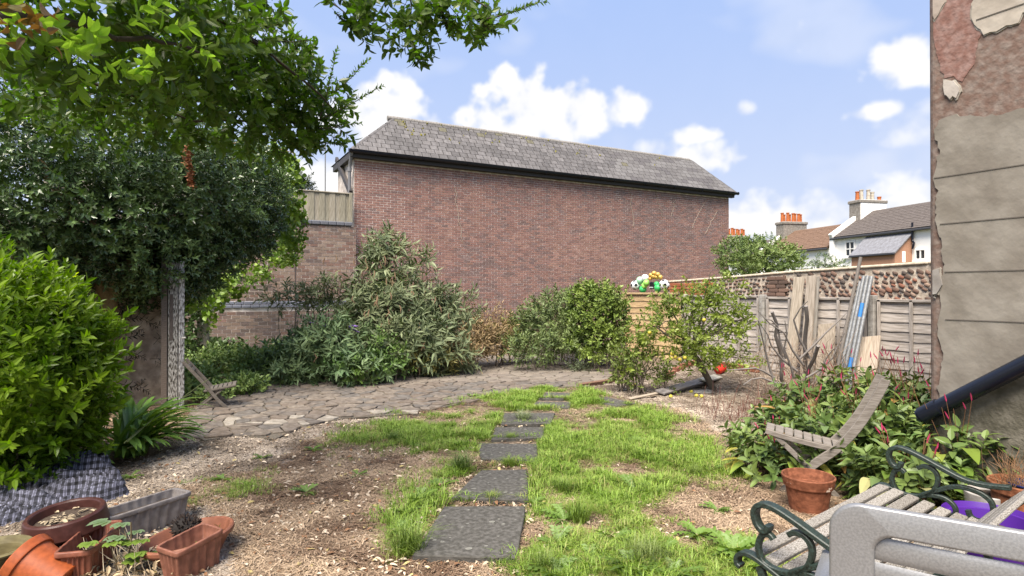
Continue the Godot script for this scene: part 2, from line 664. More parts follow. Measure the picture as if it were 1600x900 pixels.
var LAWN_LEFT := PackedVector2Array([Vector2(-0.03, -5.56), Vector2(0.26, -5.75), Vector2(0.57, -5.71), Vector2(0.69, -5.40), Vector2(0.14, -4.97), Vector2(-0.05, -5.00)])
var GRAVEL := PackedVector2Array([Vector2(-0.79, -5.80), Vector2(-0.65, -6.29), Vector2(-0.09, -6.96), Vector2(-0.05, -8.49), Vector2(0.46, -7.34), Vector2(0.80, -6.77), Vector2(1.26, -7.57), Vector2(2.46, -7.81), Vector2(2.45, -7.26), Vector2(1.10, -6.61), Vector2(0.57, -5.73), Vector2(0.16, -5.65), Vector2(-0.12, -5.44), Vector2(-0.48, -5.16)])
var BED := PackedVector2Array([Vector2(5.67, -8.14), Vector2(7.45, -8.98), Vector2(9.95, -9.33), Vector2(9.74, -6.40), Vector2(7.09, -4.41), Vector2(5.13, -4.13), Vector2(4.90, -4.25), Vector2(5.37, -5.03), Vector2(5.81, -6.00), Vector2(5.66, -6.61)])
var PATIO := PackedVector2Array([Vector2(-0.08, -7.99), Vector2(0.03, -9.13), Vector2(0.28, -9.80), Vector2(0.79, -10.35), Vector2(1.49, -10.86), Vector2(2.33, -11.27), Vector2(3.47, -11.88), Vector2(5.26, -12.82), Vector2(6.74, -13.11), Vector2(8.26, -13.15), Vector2(9.41, -12.91), Vector2(8.49, -11.52), Vector2(7.72, -9.92), Vector2(6.29, -8.26), Vector2(5.67, -8.14), Vector2(5.16, -8.41), Vector2(3.37, -7.74), Vector2(2.50, -7.41), Vector2(1.71, -7.53), Vector2(1.15, -7.32), Vector2(0.81, -6.83), Vector2(0.46, -7.21), Vector2(0.14, -7.12)])
var FRONT_SOIL := PackedVector2Array([Vector2(-2.75, -7.04), Vector2(-0.92, -5.87), Vector2(-0.48, -5.16), Vector2(0.14, -4.97), Vector2(0.29, -3.19), Vector2(-1.66, -4.25)])


func inside(p: Vector2, poly: PackedVector2Array) -> bool:
	return Geometry2D.is_point_in_polygon(p, poly)


func make_ground() -> void:
	var s := Shape.new()
	s.tinted = true
	var xs := []
	var zs := []
	for x in [-400.0, -200.0, -90.0, -40.0, -20.0, -10.0, -6.0]: xs.append(x)
	var x := -4.0
	while x < 10.0:
		xs.append(x)
		x += 0.09
	for q in [12.0, 16.0, 24.0, 40.0, 90.0, 200.0, 400.0]: xs.append(q)
	for q in [-600.0, -300.0, -120.0, -60.0, -35.0, -25.0, -20.0, -17.0]: zs.append(q)
	var z := -15.5
	while z < -1.0:
		zs.append(z)
		z += 0.09
	for q in [0.0, 2.0, 6.0, 20.0, 80.0, 300.0]: zs.append(q)
	var n2 := FastNoiseLite.new()
	n2.seed = 77
	n2.frequency = 2.2
	n2.fractal_octaves = 4
	var thatch := Color(0.30, 0.225, 0.155)
	var earth := Color(0.19, 0.142, 0.104)
	var chips := Color(0.313, 0.253, 0.202)
	var green := Color(0.17, 0.17, 0.06)
	var moss := Color(0.20, 0.17, 0.04)
	var rows := []
	var cols := []
	for j in zs.size():
		var line := PackedVector3Array()
		var cl := []
		for i in xs.size():
			var px: float = xs[i]
			var pz: float = zs[j]
			var p := Vector2(px, pz)
			line.append(Vector3(px, gy(px, pz), pz))
			var a := n2.get_noise_2d(px, pz)
			var b := n2.get_noise_2d(px * 0.35 + 40.0, pz * 0.35)
			var c := thatch.lerp(earth, clampf(0.35 + a * 1.3, 0, 1))
			var jit := p + Vector2(a, b) * 0.25
			if inside(jit, GRAVEL): c = chips.lerp(earth, clampf(0.25 + a, 0, 0.8))
			elif inside(jit, BED): c = earth.lerp(chips, clampf(0.25 + a * 1.2, 0, 0.8))
			elif inside(jit, PATIO): c = Color(0.14, 0.12, 0.09)
			elif inside(jit, LAWN) or inside(jit, LAWN_FRONT) or inside(jit, LAWN_EDGE): c = green.lerp(thatch, clampf(0.45 + a * 1.4 + b, 0, 1))
			elif inside(jit, FRONT_SOIL): c = earth.lerp(chips, clampf(0.3 + a * 1.2, 0, 0.9))
			else: c = c.lerp(moss, clampf(b * 2.0 - 0.35, 0, 0.6))
			if pz > 1.0 or px < -4.5 or px > 10.5 or pz < -16.0: c = Color(0.12, 0.13, 0.05)
			cl.append(c)
		rows.append(line)
		cols.append(cl)
	s.sheet(rows, Color.WHITE, false, cols)
	var m := mat(Color.WHITE, 0.97, noise_tex(31, 0.02, Color(0.6, 0.6, 0.6), Color(1, 1, 1), 6), Vector3(1.3, 1.3, 1.3), bump_tex(32, 0.06, 6.0), true)
	m.vertex_color_use_as_albedo = true
	structure("ground", s.mesh(), m)


# irregular stones: cells around scattered points, shrunk to leave open joints
func make_patio() -> void:
	var base := Shape.new()
	var flat := PackedVector2Array()
	for p in PATIO: flat.append(Vector2(p.x, p.y))
	base.prism(Transform3D(Basis(Vector3(1, 0, 0), Vector3(0, 0, 1), Vector3(0, -1, 0)), Vector3(0, 0.004, 0)), flat, -0.012)
	var root := structure("patio", base.mesh(), mat(lin(0.15, 0.128, 0.10), 1.0, M.fine, Vector3(2, 2, 2), M.rough_n, true), "crazy paving of irregular brown stones across the garden")
	var seeds := PackedVector2Array()
	var lo := Vector2(1e9, 1e9)
	var hi := -lo
	for p in PATIO:
		lo = lo.min(p)
		hi = hi.max(p)
	var step := 0.22
	var yy := lo.y - 0.3
	var row := 0
	while yy < hi.y + 0.3:
		var xx := lo.x - 0.3 + (0.18 if row % 2 else 0.0)
		while xx < hi.x + 0.3:
			seeds.append(Vector2(xx + rnd(-0.13, 0.13), yy + rnd(-0.10, 0.10)))
			xx += step * rnd(0.8, 1.45)
		yy += step * 0.78
		row += 1
	var stones := []
	for i in seeds.size():
		var c := seeds[i]
		if not inside(c, PATIO): continue
		var cell := PackedVector2Array([c + Vector2(-0.6, -0.6), c + Vector2(0.6, -0.6), c + Vector2(0.6, 0.6), c + Vector2(-0.6, 0.6)])
		for k in seeds.size():
			if k == i: continue
			var o := seeds[k]
			if (o - c).length_squared() > 1.0: continue
			var mid := (o + c) / 2.0
			var nn := (o - c).normalized()
			var cut := PackedVector2Array()
			for e in cell.size():
				var a := cell[e]
				var b := cell[(e + 1) % cell.size()]
				var da := (a - mid).dot(nn)
				var db := (b - mid).dot(nn)
				if da <= 0.0: cut.append(a)
				if (da < 0.0) != (db < 0.0): cut.append(a.lerp(b, da / (da - db)))
			cell = cut
			if cell.size() < 3: break
		if cell.size() < 3: continue
		var shrunk: Array = Geometry2D.offset_polygon(cell, -rnd(0.004, 0.011), Geometry2D.JOIN_MITER)
		if shrunk.is_empty(): continue
		var poly: PackedVector2Array = shrunk[0]
		var wob := PackedVector2Array()
		for e in poly.size():
			var a := poly[e]
			var b := poly[(e + 1) % poly.size()]
			wob.append(a.lerp(c, rnd(0.0, 0.07)))
			if a.distance_to(b) > 0.14:
				wob.append(a.lerp(b, rnd(0.4, 0.6)).lerp(c, rnd(-0.01, 0.06)))
		if Geometry2D.triangulate_polygon(wob).is_empty(): continue
		stones.append([c, wob])
	stones.sort_custom(func(a, b): return a[0].length_squared() < b[0].length_squared())
	var mats := []
	for col in [Color(0.215, 0.180, 0.150), Color(0.235, 0.198, 0.164), Color(0.190, 0.164, 0.142), Color(0.255, 0.216, 0.178), Color(0.205, 0.166, 0.134), Color(0.180, 0.162, 0.145), Color(0.40, 0.36, 0.305)]:
		mats.append(mat(lin(col.r * 0.83, col.g * 0.83, col.b * 0.83), 0.92, M.blotch, Vector3(1.4, 1.4, 1.4), M.rough_n, true))
	var rest := Shape.new()
	rest.tinted = true
	var k := 0
	for st in stones:
		var c: Vector2 = st[0]
		var s := Shape.new()
		var lift := rnd(0.018, 0.034)
		var local := PackedVector2Array()
		for p in st[1]: local.append(p - c)
		# a worn top set in from a wider foot
		var tilt := Basis(Vector3(1, 0, 0), rnd(-0.022, 0.022)) * Basis(Vector3(0, 0, 1), rnd(-0.022, 0.022))
		var xf := Transform3D(tilt * Basis(Vector3(1, 0, 0), Vector3(0, 0, 1), Vector3(0, -1, 0)), Vector3.ZERO)
		var wide := local
		var inner := PackedVector2Array()
		for p in local: inner.append(p * 0.955)
		var col := Color(0.215, 0.182, 0.150) * rnd(0.82, 1.15)
		var turn := Geometry2D.triangulate_polygon(inner)
		for e in range(0, turn.size(), 3):
			var up := (tilt * Vector3.UP)
			s.tri(xf * Vector3(inner[turn[e]].x, inner[turn[e]].y, -lift), xf * Vector3(inner[turn[e + 1]].x, inner[turn[e + 1]].y, -lift), xf * Vector3(inner[turn[e + 2]].x, inner[turn[e + 2]].y, -lift), up, up, up, col)
		for e in wide.size():
			var a := wide[e]
			var b := wide[(e + 1) % wide.size()]
			var ia := inner[e]
			var ib := inner[(e + 1) % wide.size()]
			var outw := Vector3((a + b).x, 0, (a + b).y).normalized()
			var m1 := -lift + 0.008
			s.quad(xf * Vector3(ia.x, ia.y, -lift), xf * Vector3(ib.x, ib.y, -lift), xf * Vector3(b.x, b.y, m1), xf * Vector3(a.x, a.y, m1), (outw + Vector3.UP).normalized(), col)
			s.quad(xf * Vector3(a.x, a.y, m1), xf * Vector3(b.x, b.y, m1), xf * Vector3(b.x, b.y, 0.0), xf * Vector3(a.x, a.y, 0.0), outw, col)
		var at := Transform3D(Basis(), Vector3(c.x, gy(c.x, c.y) * 0.5 + 0.01, c.y))
		if k < 300:
			# the paler stones lie along the worn front edge
			var edge := c.length() < 8.2 and c.x < 3.4 and c.length() < 8.1
			part(root, "paving_stone", s.mesh(), mats[6 if edge and rng.randf() < 0.35 else rng.randi() % 6], at)
		else:
			rest.join(s, at)
		k += 1
	if rest.v.size():
		var o := part(root, "far_paving_stones", rest.mesh(), M.vert_world)
		o.set_meta("kind", "stuff")


func make_slabs() -> void:
	var quads := [
		[Vector3(1.621, 0.050, -4.015), Vector3(2.138, 0.050, -3.736), Vector3(1.673, 0.050, -3.044), Vector3(1.149, 0.050, -3.366), "large grey paving slab nearest the camera, with lichen spots"],
		[Vector3(2.240, 0.040, -4.701), Vector3(2.603, 0.040, -4.525), Vector3(2.228, 0.040, -3.854), Vector3(1.750, 0.040, -4.192), "second grey paving slab from the camera, behind the largest one"],
		[Vector3(2.613, 0.040, -5.546), Vector3(3.121, 0.040, -5.242), Vector3(2.808, 0.040, -4.682), Vector3(2.394, 0.040, -5.025), "third grey paving slab up the lawn, beside a big grass tuft"],
		[Vector3(3.090, 0.040, -6.109), Vector3(3.595, 0.040, -5.836), Vector3(3.318, 0.040, -5.439), Vector3(2.800, 0.040, -5.626), "fourth grey paving slab up the lawn, half overgrown at its left"],
		[Vector3(3.549, 0.040, -6.762), Vector3(4.119, 0.040, -6.453), Vector3(3.753, 0.040, -5.977), Vector3(3.217, 0.040, -6.228), "fifth grey paving slab with a pale grass tuft on it"],
		[Vector3(4.333, 0.035, -7.277), Vector3(4.745, 0.035, -6.998), Vector3(4.480, 0.035, -6.668), Vector3(4.034, 0.035, -6.910), "sixth small grey slab between green grass near the patio"],
		[Vector3(4.847, 0.035, -7.851), Vector3(5.293, 0.035, -7.544), Vector3(4.763, 0.035, -7.273), Vector3(4.495, 0.035, -7.477), "farthest grey slab of the path, at the patio edge"],
		[Vector3(5.012, 0.035, -7.080), Vector3(5.434, 0.035, -7.089), Vector3(5.485, 0.035, -6.488), Vector3(5.117, 0.035, -6.476), "grey slab to the right of the path, by the apple tree bed"],
	]
	var m := mat(lin(0.105, 0.099, 0.090), 0.93, noise_tex(41, 0.012, Color(0.72, 0.72, 0.70), Color(1.0, 1.0, 1.0), 7, false, 1024), Vector3(1.7, 1.7, 1.7), M.rough_n, true)
	var lich := mat(lin(0.21, 0.205, 0.18), 0.97, M.fine, Vector3(6, 6, 6), M.rough_n, true)
	for q in quads:
		var c: Vector3 = (q[0] + q[1] + q[2] + q[3]) / 4.0
		var o := thing("paving_slab", q[4], "paving slab", Vector3(c.x, 0, c.z), 0, "stepping slabs across the lawn")
		var s := Shape.new()
		var top := []
		var h: float = q[0].y
		for k in 4: top.append(Vector3(q[k].x - c.x, h, q[k].z - c.z))
		var pts := []
		# worn, slightly uneven edges
		for k in 4:
			for e in 5:
				var p: Vector3 = top[k].lerp(top[(k + 1) % 4], e / 5.0)
				pts.append(p * Vector3(1, 1, 1) + Vector3(rnd(-0.006, 0.006), 0, rnd(-0.006, 0.006)))
		for k in pts.size():
			var a: Vector3 = pts[k]
			var b: Vector3 = pts[(k + 1) % pts.size()]
			var ia: Vector3 = a * 0.985
			var ib: Vector3 = b * 0.985
			ia.y = h
			ib.y = h
			var la: Vector3 = Vector3(a.x, h - 0.006, a.z)
			var lb: Vector3 = Vector3(b.x, h - 0.006, b.z)
			var outw := Vector3(a.x + b.x, 0, a.z + b.z).normalized()
			s.tri(Vector3(0, h, 0), ia, ib, Vector3.UP, Vector3.UP, Vector3.UP)
			s.quad(ia, ib, lb, la, (outw + Vector3.UP).normalized())
			s.quad(la, lb, Vector3(b.x, -0.04, b.z), Vector3(a.x, -0.04, a.z), outw)
		part(o, "stone", s.mesh(), m)
		var l := Shape.new()
		for k in 26:
			var u := rnd(0.04, 0.96)
			var w := rnd(0.04, 0.96)
			var p: Vector3 = top[0].lerp(top[1], u).lerp(top[3].lerp(top[2], u), w)
			var r := rnd(0.004, 0.016) * (1.0 if rng.randf() < 0.85 else 1.5)
			var sp := rng.randi() % 3 + 6
			for e in sp:
				var a0 := TAU * e / sp
				var a1 := TAU * (e + 1) / sp
				l.tri(p + Vector3.UP * 0.002, p + Vector3(cos(a0) * r, 0.0012, sin(a0) * r * 0.8), p + Vector3(cos(a1) * r, 0.0012, sin(a1) * r * 0.8), Vector3.UP, Vector3.UP, Vector3.UP)
		var lo := part(o, "lichen", l.mesh(), lich)
		lo.set_meta("kind", "stuff")


# bricks of one wall face that looks towards +z; the nearest are parts, the rest one part
func lay_bricks(parent: Node, x0: float, x1: float, y0: float, y1: float, z: float, pitch: float, length: float, pals: Array, singles: int, seen_y: float, skip := Rect2()) -> void:
	var list := []
	var rows := int(floor((y1 - y0) / pitch))
	var joint := 0.013
	for r in rows:
		var x := x0 - (length / 2.0 if r % 2 else 0.0)
		while x < x1:
			var a := maxf(x, x0) + joint / 2.0
			var b := minf(x + length, x1) - joint / 2.0
			x += length
			if b - a < 0.03: continue
			var p := Vector3((a + b) / 2.0, y0 + (r + 0.5) * pitch, z)
			if skip.has_area() and skip.has_point(Vector2(p.x, p.y)): continue
			list.append([p, b - a])
	list.sort_custom(func(a, b):
		var fa: float = a[0].distance_to(Vector3(0, 1.6, 0)) + (0.0 if a[0].y > seen_y else 100.0)
		var fb: float = b[0].distance_to(Vector3(0, 1.6, 0)) + (0.0 if b[0].y > seen_y else 100.0)
		return fa < fb)
	var mats := []
	for c in pals: mats.append(mat(lin(c.r, c.g, c.b), 0.95, M.fine, Vector3(4, 4, 4), M.rough_n, true))
	var shared := {}
	var rest := Shape.new()
	rest.tinted = true
	var k := 0
	for b in list:
		var p: Vector3 = b[0]
		var streak := smoothstep(0.1, 0.5, patch_noise.get_noise_2d(p.x * 34.0, p.y * 2.5 + 60.0))
		var t := clampf(0.42 + 0.35 * patch_noise.get_noise_2d(p.x * 16.0, p.y * 26.0) + 0.5 * patch_noise.get_noise_2d(p.x * 3.2 + 80.0, p.y * 4.0) + 0.4 * streak + rnd(-0.46, 0.46), 0, 0.999)
		var pick := int(t * pals.size())
		var proud := rnd(0.004, 0.010)
		if k < singles:
			var key := int(round(b[1] * 50.0))
			if not shared.has(key):
				var s := Shape.new()
				s.box(Transform3D(), Vector3(b[1], pitch - joint, 0.03), 0.004)
				shared[key] = s.mesh()
			part(parent, "brick", shared[key], mats[pick], Transform3D(Basis(), p + Vector3(0, 0, proud - 0.015)))
		else:
			var c: Color = pals[pick] * rnd(0.85, 1.12)
			var hx: float = b[1] / 2.0
			var hy := (pitch - joint) / 2.0
			var f := p + Vector3(0, 0, proud)
			var q := p
			rest.quad(f + Vector3(-hx, -hy, 0), f + Vector3(hx, -hy, 0), f + Vector3(hx, hy, 0), f + Vector3(-hx, hy, 0), Vector3.BACK, c)
			rest.quad(f + Vector3(-hx, hy, 0), f + Vector3(hx, hy, 0), q + Vector3(hx, hy, 0), q + Vector3(-hx, hy, 0), Vector3.UP, c)
			rest.quad(f + Vector3(-hx, -hy, 0), f + Vector3(hx, -hy, 0), q + Vector3(hx, -hy, 0), q + Vector3(-hx, -hy, 0), Vector3.DOWN, c)
			rest.quad(f + Vector3(-hx, -hy, 0), f + Vector3(-hx, hy, 0), q + Vector3(-hx, hy, 0), q + Vector3(-hx, -hy, 0), Vector3.LEFT, c)
			rest.quad(f + Vector3(hx, -hy, 0), f + Vector3(hx, hy, 0), q + Vector3(hx, hy, 0), q + Vector3(hx, -hy, 0), Vector3.RIGHT, c)
		k += 1
	if rest.v.size():
		var o := part(parent, "brickwork", rest.mesh(), M.vert_world)
		o.set_meta("kind", "stuff")


func make_brick_building() -> void:
	var b := thing("brick_building", "long windowless red brick building with a grey slate roof", "building", Vector3.ZERO)
	var x0 := 4.34
	var x1 := 20.31
	var s := Shape.new()
	s.box(Transform3D(Basis(), Vector3((x0 + x1) / 2, 2.75, -19.1)), Vector3(x1 - x0, 5.7, 2.2))
	part(b, "wall", s.mesh(), M.mortar)
	var pals := [Color(0.23, 0.15, 0.137), Color(0.265, 0.157, 0.138), Color(0.285, 0.16, 0.136), Color(0.30, 0.165, 0.138), Color(0.315, 0.175, 0.145), Color(0.34, 0.195, 0.158)]
	lay_bricks(b, x0, x1, 0.0, 5.58, -18.0, 0.075, 0.225, pals, 300, 2.6)
	# fascia and gutter
	var g := Shape.new()
	g.box(Transform3D(Basis(), Vector3((x0 + x1) / 2, 5.68, -17.90)), Vector3(x1 - x0 + 0.3, 0.18, 0.17), 0.01)
	part(b, "fascia", g.mesh(), mat(lin(0.03, 0.028, 0.028), 0.6))
	var gt := Shape.new()
	var prof := []
	for e in [x0 - 0.22, x1 + 0.28]:
		var line := PackedVector3Array()
		for k in 9:
			var a := PI * k / 8.0
			line.append(Vector3(e, 5.80 - 0.095 * sin(a), -17.74 + 0.075 * cos(a)))
		prof.append(line)
	gt.sheet(prof)
	for e in [x0 - 0.22, x1 + 0.28]:
		gt.tube(PackedVector3Array([Vector3(e - 0.004, 5.77, -17.74), Vector3(e + 0.004, 5.77, -17.74)]), PackedFloat32Array([0.07, 0.07]), 10)
	part(b, "gutter", gt.mesh(), M.black)
	for k in 11:
		var br := Shape.new()
		var bx := x0 + 0.6 + k * 1.5
		br.tube(PackedVector3Array([Vector3(bx, 5.81, -17.65), Vector3(bx, 5.71, -17.68), Vector3(bx, 5.695, -17.74), Vector3(bx, 5.72, -17.81)]), PackedFloat32Array([0.012]), 5)
		part(b, "gutter_bracket", br.mesh(), M.black)
	# slates: a slope of courses clipped to the hips
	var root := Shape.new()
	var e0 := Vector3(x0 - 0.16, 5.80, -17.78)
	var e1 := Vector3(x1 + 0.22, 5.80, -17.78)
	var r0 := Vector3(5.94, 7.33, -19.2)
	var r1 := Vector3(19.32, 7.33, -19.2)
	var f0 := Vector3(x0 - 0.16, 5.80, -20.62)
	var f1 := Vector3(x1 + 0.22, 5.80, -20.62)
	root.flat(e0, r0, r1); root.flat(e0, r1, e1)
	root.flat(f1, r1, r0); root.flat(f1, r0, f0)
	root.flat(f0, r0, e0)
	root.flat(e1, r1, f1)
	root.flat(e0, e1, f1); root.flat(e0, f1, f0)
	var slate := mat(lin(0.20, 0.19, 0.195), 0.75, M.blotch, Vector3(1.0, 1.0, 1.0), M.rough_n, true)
	var roof := part(b, "roof", root.mesh(), tinted(slate, lin(0.025, 0.024, 0.025)))  # near-black underlay, also painting in the shadow lines between slates
	var vdir := (Vector3(0, 7.33, -19.2) - Vector3(0, 5.80, -17.78))
	var vl := vdir.length()
	vdir = vdir.normalized()
	var nn := Vector3(0, -vdir.z, vdir.y)
	var trap := PackedVector2Array([Vector2(e0.x, 0), Vector2(e1.x, 0), Vector2(r1.x, vl), Vector2(r0.x, vl)])
	var mats := []
	for c in [0.115, 0.13, 0.145, 0.16, 0.178]: mats.append(tinted(slate, lin(c * 1.03, c * 0.98, c * 0.99)))
	mats.append(tinted(slate, lin(0.15, 0.14, 0.095)))
	var rest := Shape.new()
	rest.tinted = true
	var gauge := vl / 9.0
	var todo := []
	for r in 9:
		var x := e0.x + (0.14 if r % 2 else 0.0) - 0.3
		while x < e1.x:
			var w := 0.29 + rnd(-0.012, 0.012)
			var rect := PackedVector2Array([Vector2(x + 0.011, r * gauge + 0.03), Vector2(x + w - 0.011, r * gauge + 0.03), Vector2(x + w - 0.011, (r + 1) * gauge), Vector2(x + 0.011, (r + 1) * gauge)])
			x += w
			for cut in Geometry2D.intersect_polygons(rect, trap):
				todo.append([cut, x, r])
	todo.sort_custom(func(a, q): return a[1] < q[1])
	var k := 0
	for t in todo:
		var poly: PackedVector2Array = t[0]
		if poly.size() < 3: continue
		var lo := 1e9
		for p in poly: lo = minf(lo, p.y)
		var c := Vector2.ZERO
		for p in poly: c += p / poly.size()
		var sh := Shape.new()
		# each slate rides on the one below: its foot stands proud
		var tilt := 0.055 + rnd(-0.012, 0.016)
		var local := PackedVector2Array()
		for p in poly: local.append(p - c)
		sh.prism(Transform3D(), local, 0.012)
		var up := Basis(Vector3(1, 0, 0), vdir, Vector3(1, 0, 0).cross(vdir))
		var xf := Transform3D(up * Basis(Vector3(1, 0, 0), tilt) * Basis(Vector3(0, 0, 1), rnd(-0.012, 0.012)), Vector3(c.x, 5.80, -17.78) + vdir * c.y + nn * 0.022)
		var nz := 0.5 + 0.9 * patch_noise.get_noise_2d(c.x * 14.0, c.y * 30.0) + rnd(-0.35, 0.35)
		var pick := clampi(int(nz * 5), 0, 4)
		if rng.randf() < 0.01 + 0.10 * float(t[2] > 6 and t[1] < 13.0): pick = 5
		if k < 300:
			part(roof, "slate", sh.mesh(), mats[pick], xf)
		else:
			var tone := 0.115 + 0.0155 * pick
			rest.join(sh, xf, Color(tone * 1.03, tone * 0.98, tone * 0.99) if pick < 5 else Color(0.15, 0.14, 0.095))
		k += 1
	part(roof, "far_slates", rest.mesh(), M.vert_world).set_meta("kind", "stuff")
	var rt := Shape.new()
	rt.tube(PackedVector3Array([Vector3(-0.22, 0, 0), Vector3(0.22, 0, 0)]), PackedFloat32Array([0.085, 0.09]), 10)
	var rm := rt.mesh()
	var lead := mat(lin(0.30, 0.285, 0.27), 0.9, M.blotch, Vector3(2, 2, 2), M.rough_n, true)
	var n := int((r1.x - r0.x) / 0.45)
	for i in n + 1:
		part(roof, "ridge_tile", rm, lead, Transform3D(Basis(Vector3(0, 0, 1), rnd(-0.012, 0.012)), Vector3(r0.x + i * 0.45, 7.315 + rnd(-0.006, 0.006), -19.2)))
	for hip in [[e0, r0], [e1, r1]]:
		var d: Vector3 = hip[1] - hip[0]
		for i in 5:
			part(roof, "hip_tile", rm, mats[1], Transform3D(basis_x(d), hip[0] + d * ((i + 0.5) / 5.0) - Vector3(0, 0.06, 0)))
	# moss on the upper courses
	var ms := Shape.new()
	for i in 45:
		var u := pow(rng.randf(), 2.6)
		var px := lerpf(6.2, 17.5, u)
		var py := vl * (1.0 - pow(rng.randf(), 2.0) * 0.5)
		var q := Vector3(px, 5.80, -17.78) + vdir * py + nn * 0.035
		ms.box(Transform3D(Basis.from_euler(Vector3(rnd(0, 3), rnd(0, 3), rnd(0, 3))), q), Vector3(rnd(0.04, 0.14), rnd(0.02, 0.06), rnd(0.03, 0.1)), 0.02)
	part(roof, "moss", ms.mesh(), mat(lin(0.22, 0.20, 0.045), 1.0, M.fine, Vector3(9, 9, 9), M.rough_n)).set_meta("kind", "stuff")
	# left end: dark barge board, hopper and downpipe
	var bb := Shape.new()
	bb.box(Transform3D(Basis(), Vector3(x0 - 0.07, 5.68, -19.1)), Vector3(0.14, 0.2, 2.5), 0.01)
	bb.box(Transform3D(Basis(Vector3(1, 0, 0), 0.62), Vector3(x0 - 0.10, 5.25, -19.0)), Vector3(0.09, 0.17, 2.4), 0.01)
	part(b, "barge_board", bb.mesh(), mat(lin(0.05, 0.045, 0.045), 0.6))
	var dp := Shape.new()
	dp.tube(PackedVector3Array([Vector3(x0 - 0.12, 5.75, -17.78), Vector3(x0 - 0.12, 5.5, -17.95), Vector3(x0 - 0.12, 5.3, -18.06), Vector3(x0 - 0.12, 3.6, -18.06)]), PackedFloat32Array([0.05]), 8)
	dp.tube(PackedVector3Array([Vector3(x0 - 0.12, 5.32, -18.06), Vector3(x0 - 0.12, 5.2, -18.06)]), PackedFloat32Array([0.066]), 8)
	part(b, "downpipe", dp.mesh(), mat(lin(0.16, 0.16, 0.17), 0.5))
	# old creeper marks on the render of mortar: dry stems
	var st := Shape.new()
	for q in [[14.9, 5.5, 15.1, 4.1], [17.3, 5.5, 17.0, 4.6], [18.9, 5.45, 18.2, 4.2], [19.6, 5.0, 18.9, 4.0], [7.6, 5.0, 7.9, 3.2], [16.2, 5.55, 16.6, 4.5]]:
		var pts := PackedVector3Array()
		for i in 9:
			var u := i / 8.0
			pts.append(Vector3(lerpf(q[0], q[2], u) + rnd(-0.06, 0.06), lerpf(q[1], q[3], u), -17.982))
		st.tube(pts, PackedFloat32Array([0.009]), 4)
	part(b, "dry_stem", st.mesh(), mat(lin(0.40, 0.34, 0.28), 0.95))
	# aerial behind the roof
	var a := thing("television_aerial", "thin television aerial on a pole left of the slate roof", "aerial", Vector3(4.39, 0, -22.6))
	var pole := Shape.new()
	pole.tube(PackedVector3Array([Vector3(0, 0, 0), Vector3(0, 7.55, 0)]), PackedFloat32Array([0.022]), 6)
	part(a, "pole", pole.mesh(), mat(lin(0.2, 0.2, 0.2), 0.5))
	var yg := Shape.new()
	yg.tube(PackedVector3Array([Vector3(-0.6, 7.45, 0.1), Vector3(0.6, 7.5, -0.1)]), PackedFloat32Array([0.012]), 4)
	for i in 11:
		var ex := -0.55 + i * 0.11
		yg.tube(PackedVector3Array([Vector3(ex, 7.475 - 0.12, 0.0), Vector3(ex, 7.475 + 0.12, 0.0)]), PackedFloat32Array([0.008]), 4)
	part(a, "antenna", yg.mesh(), mat(lin(0.12, 0.12, 0.12), 0.5))


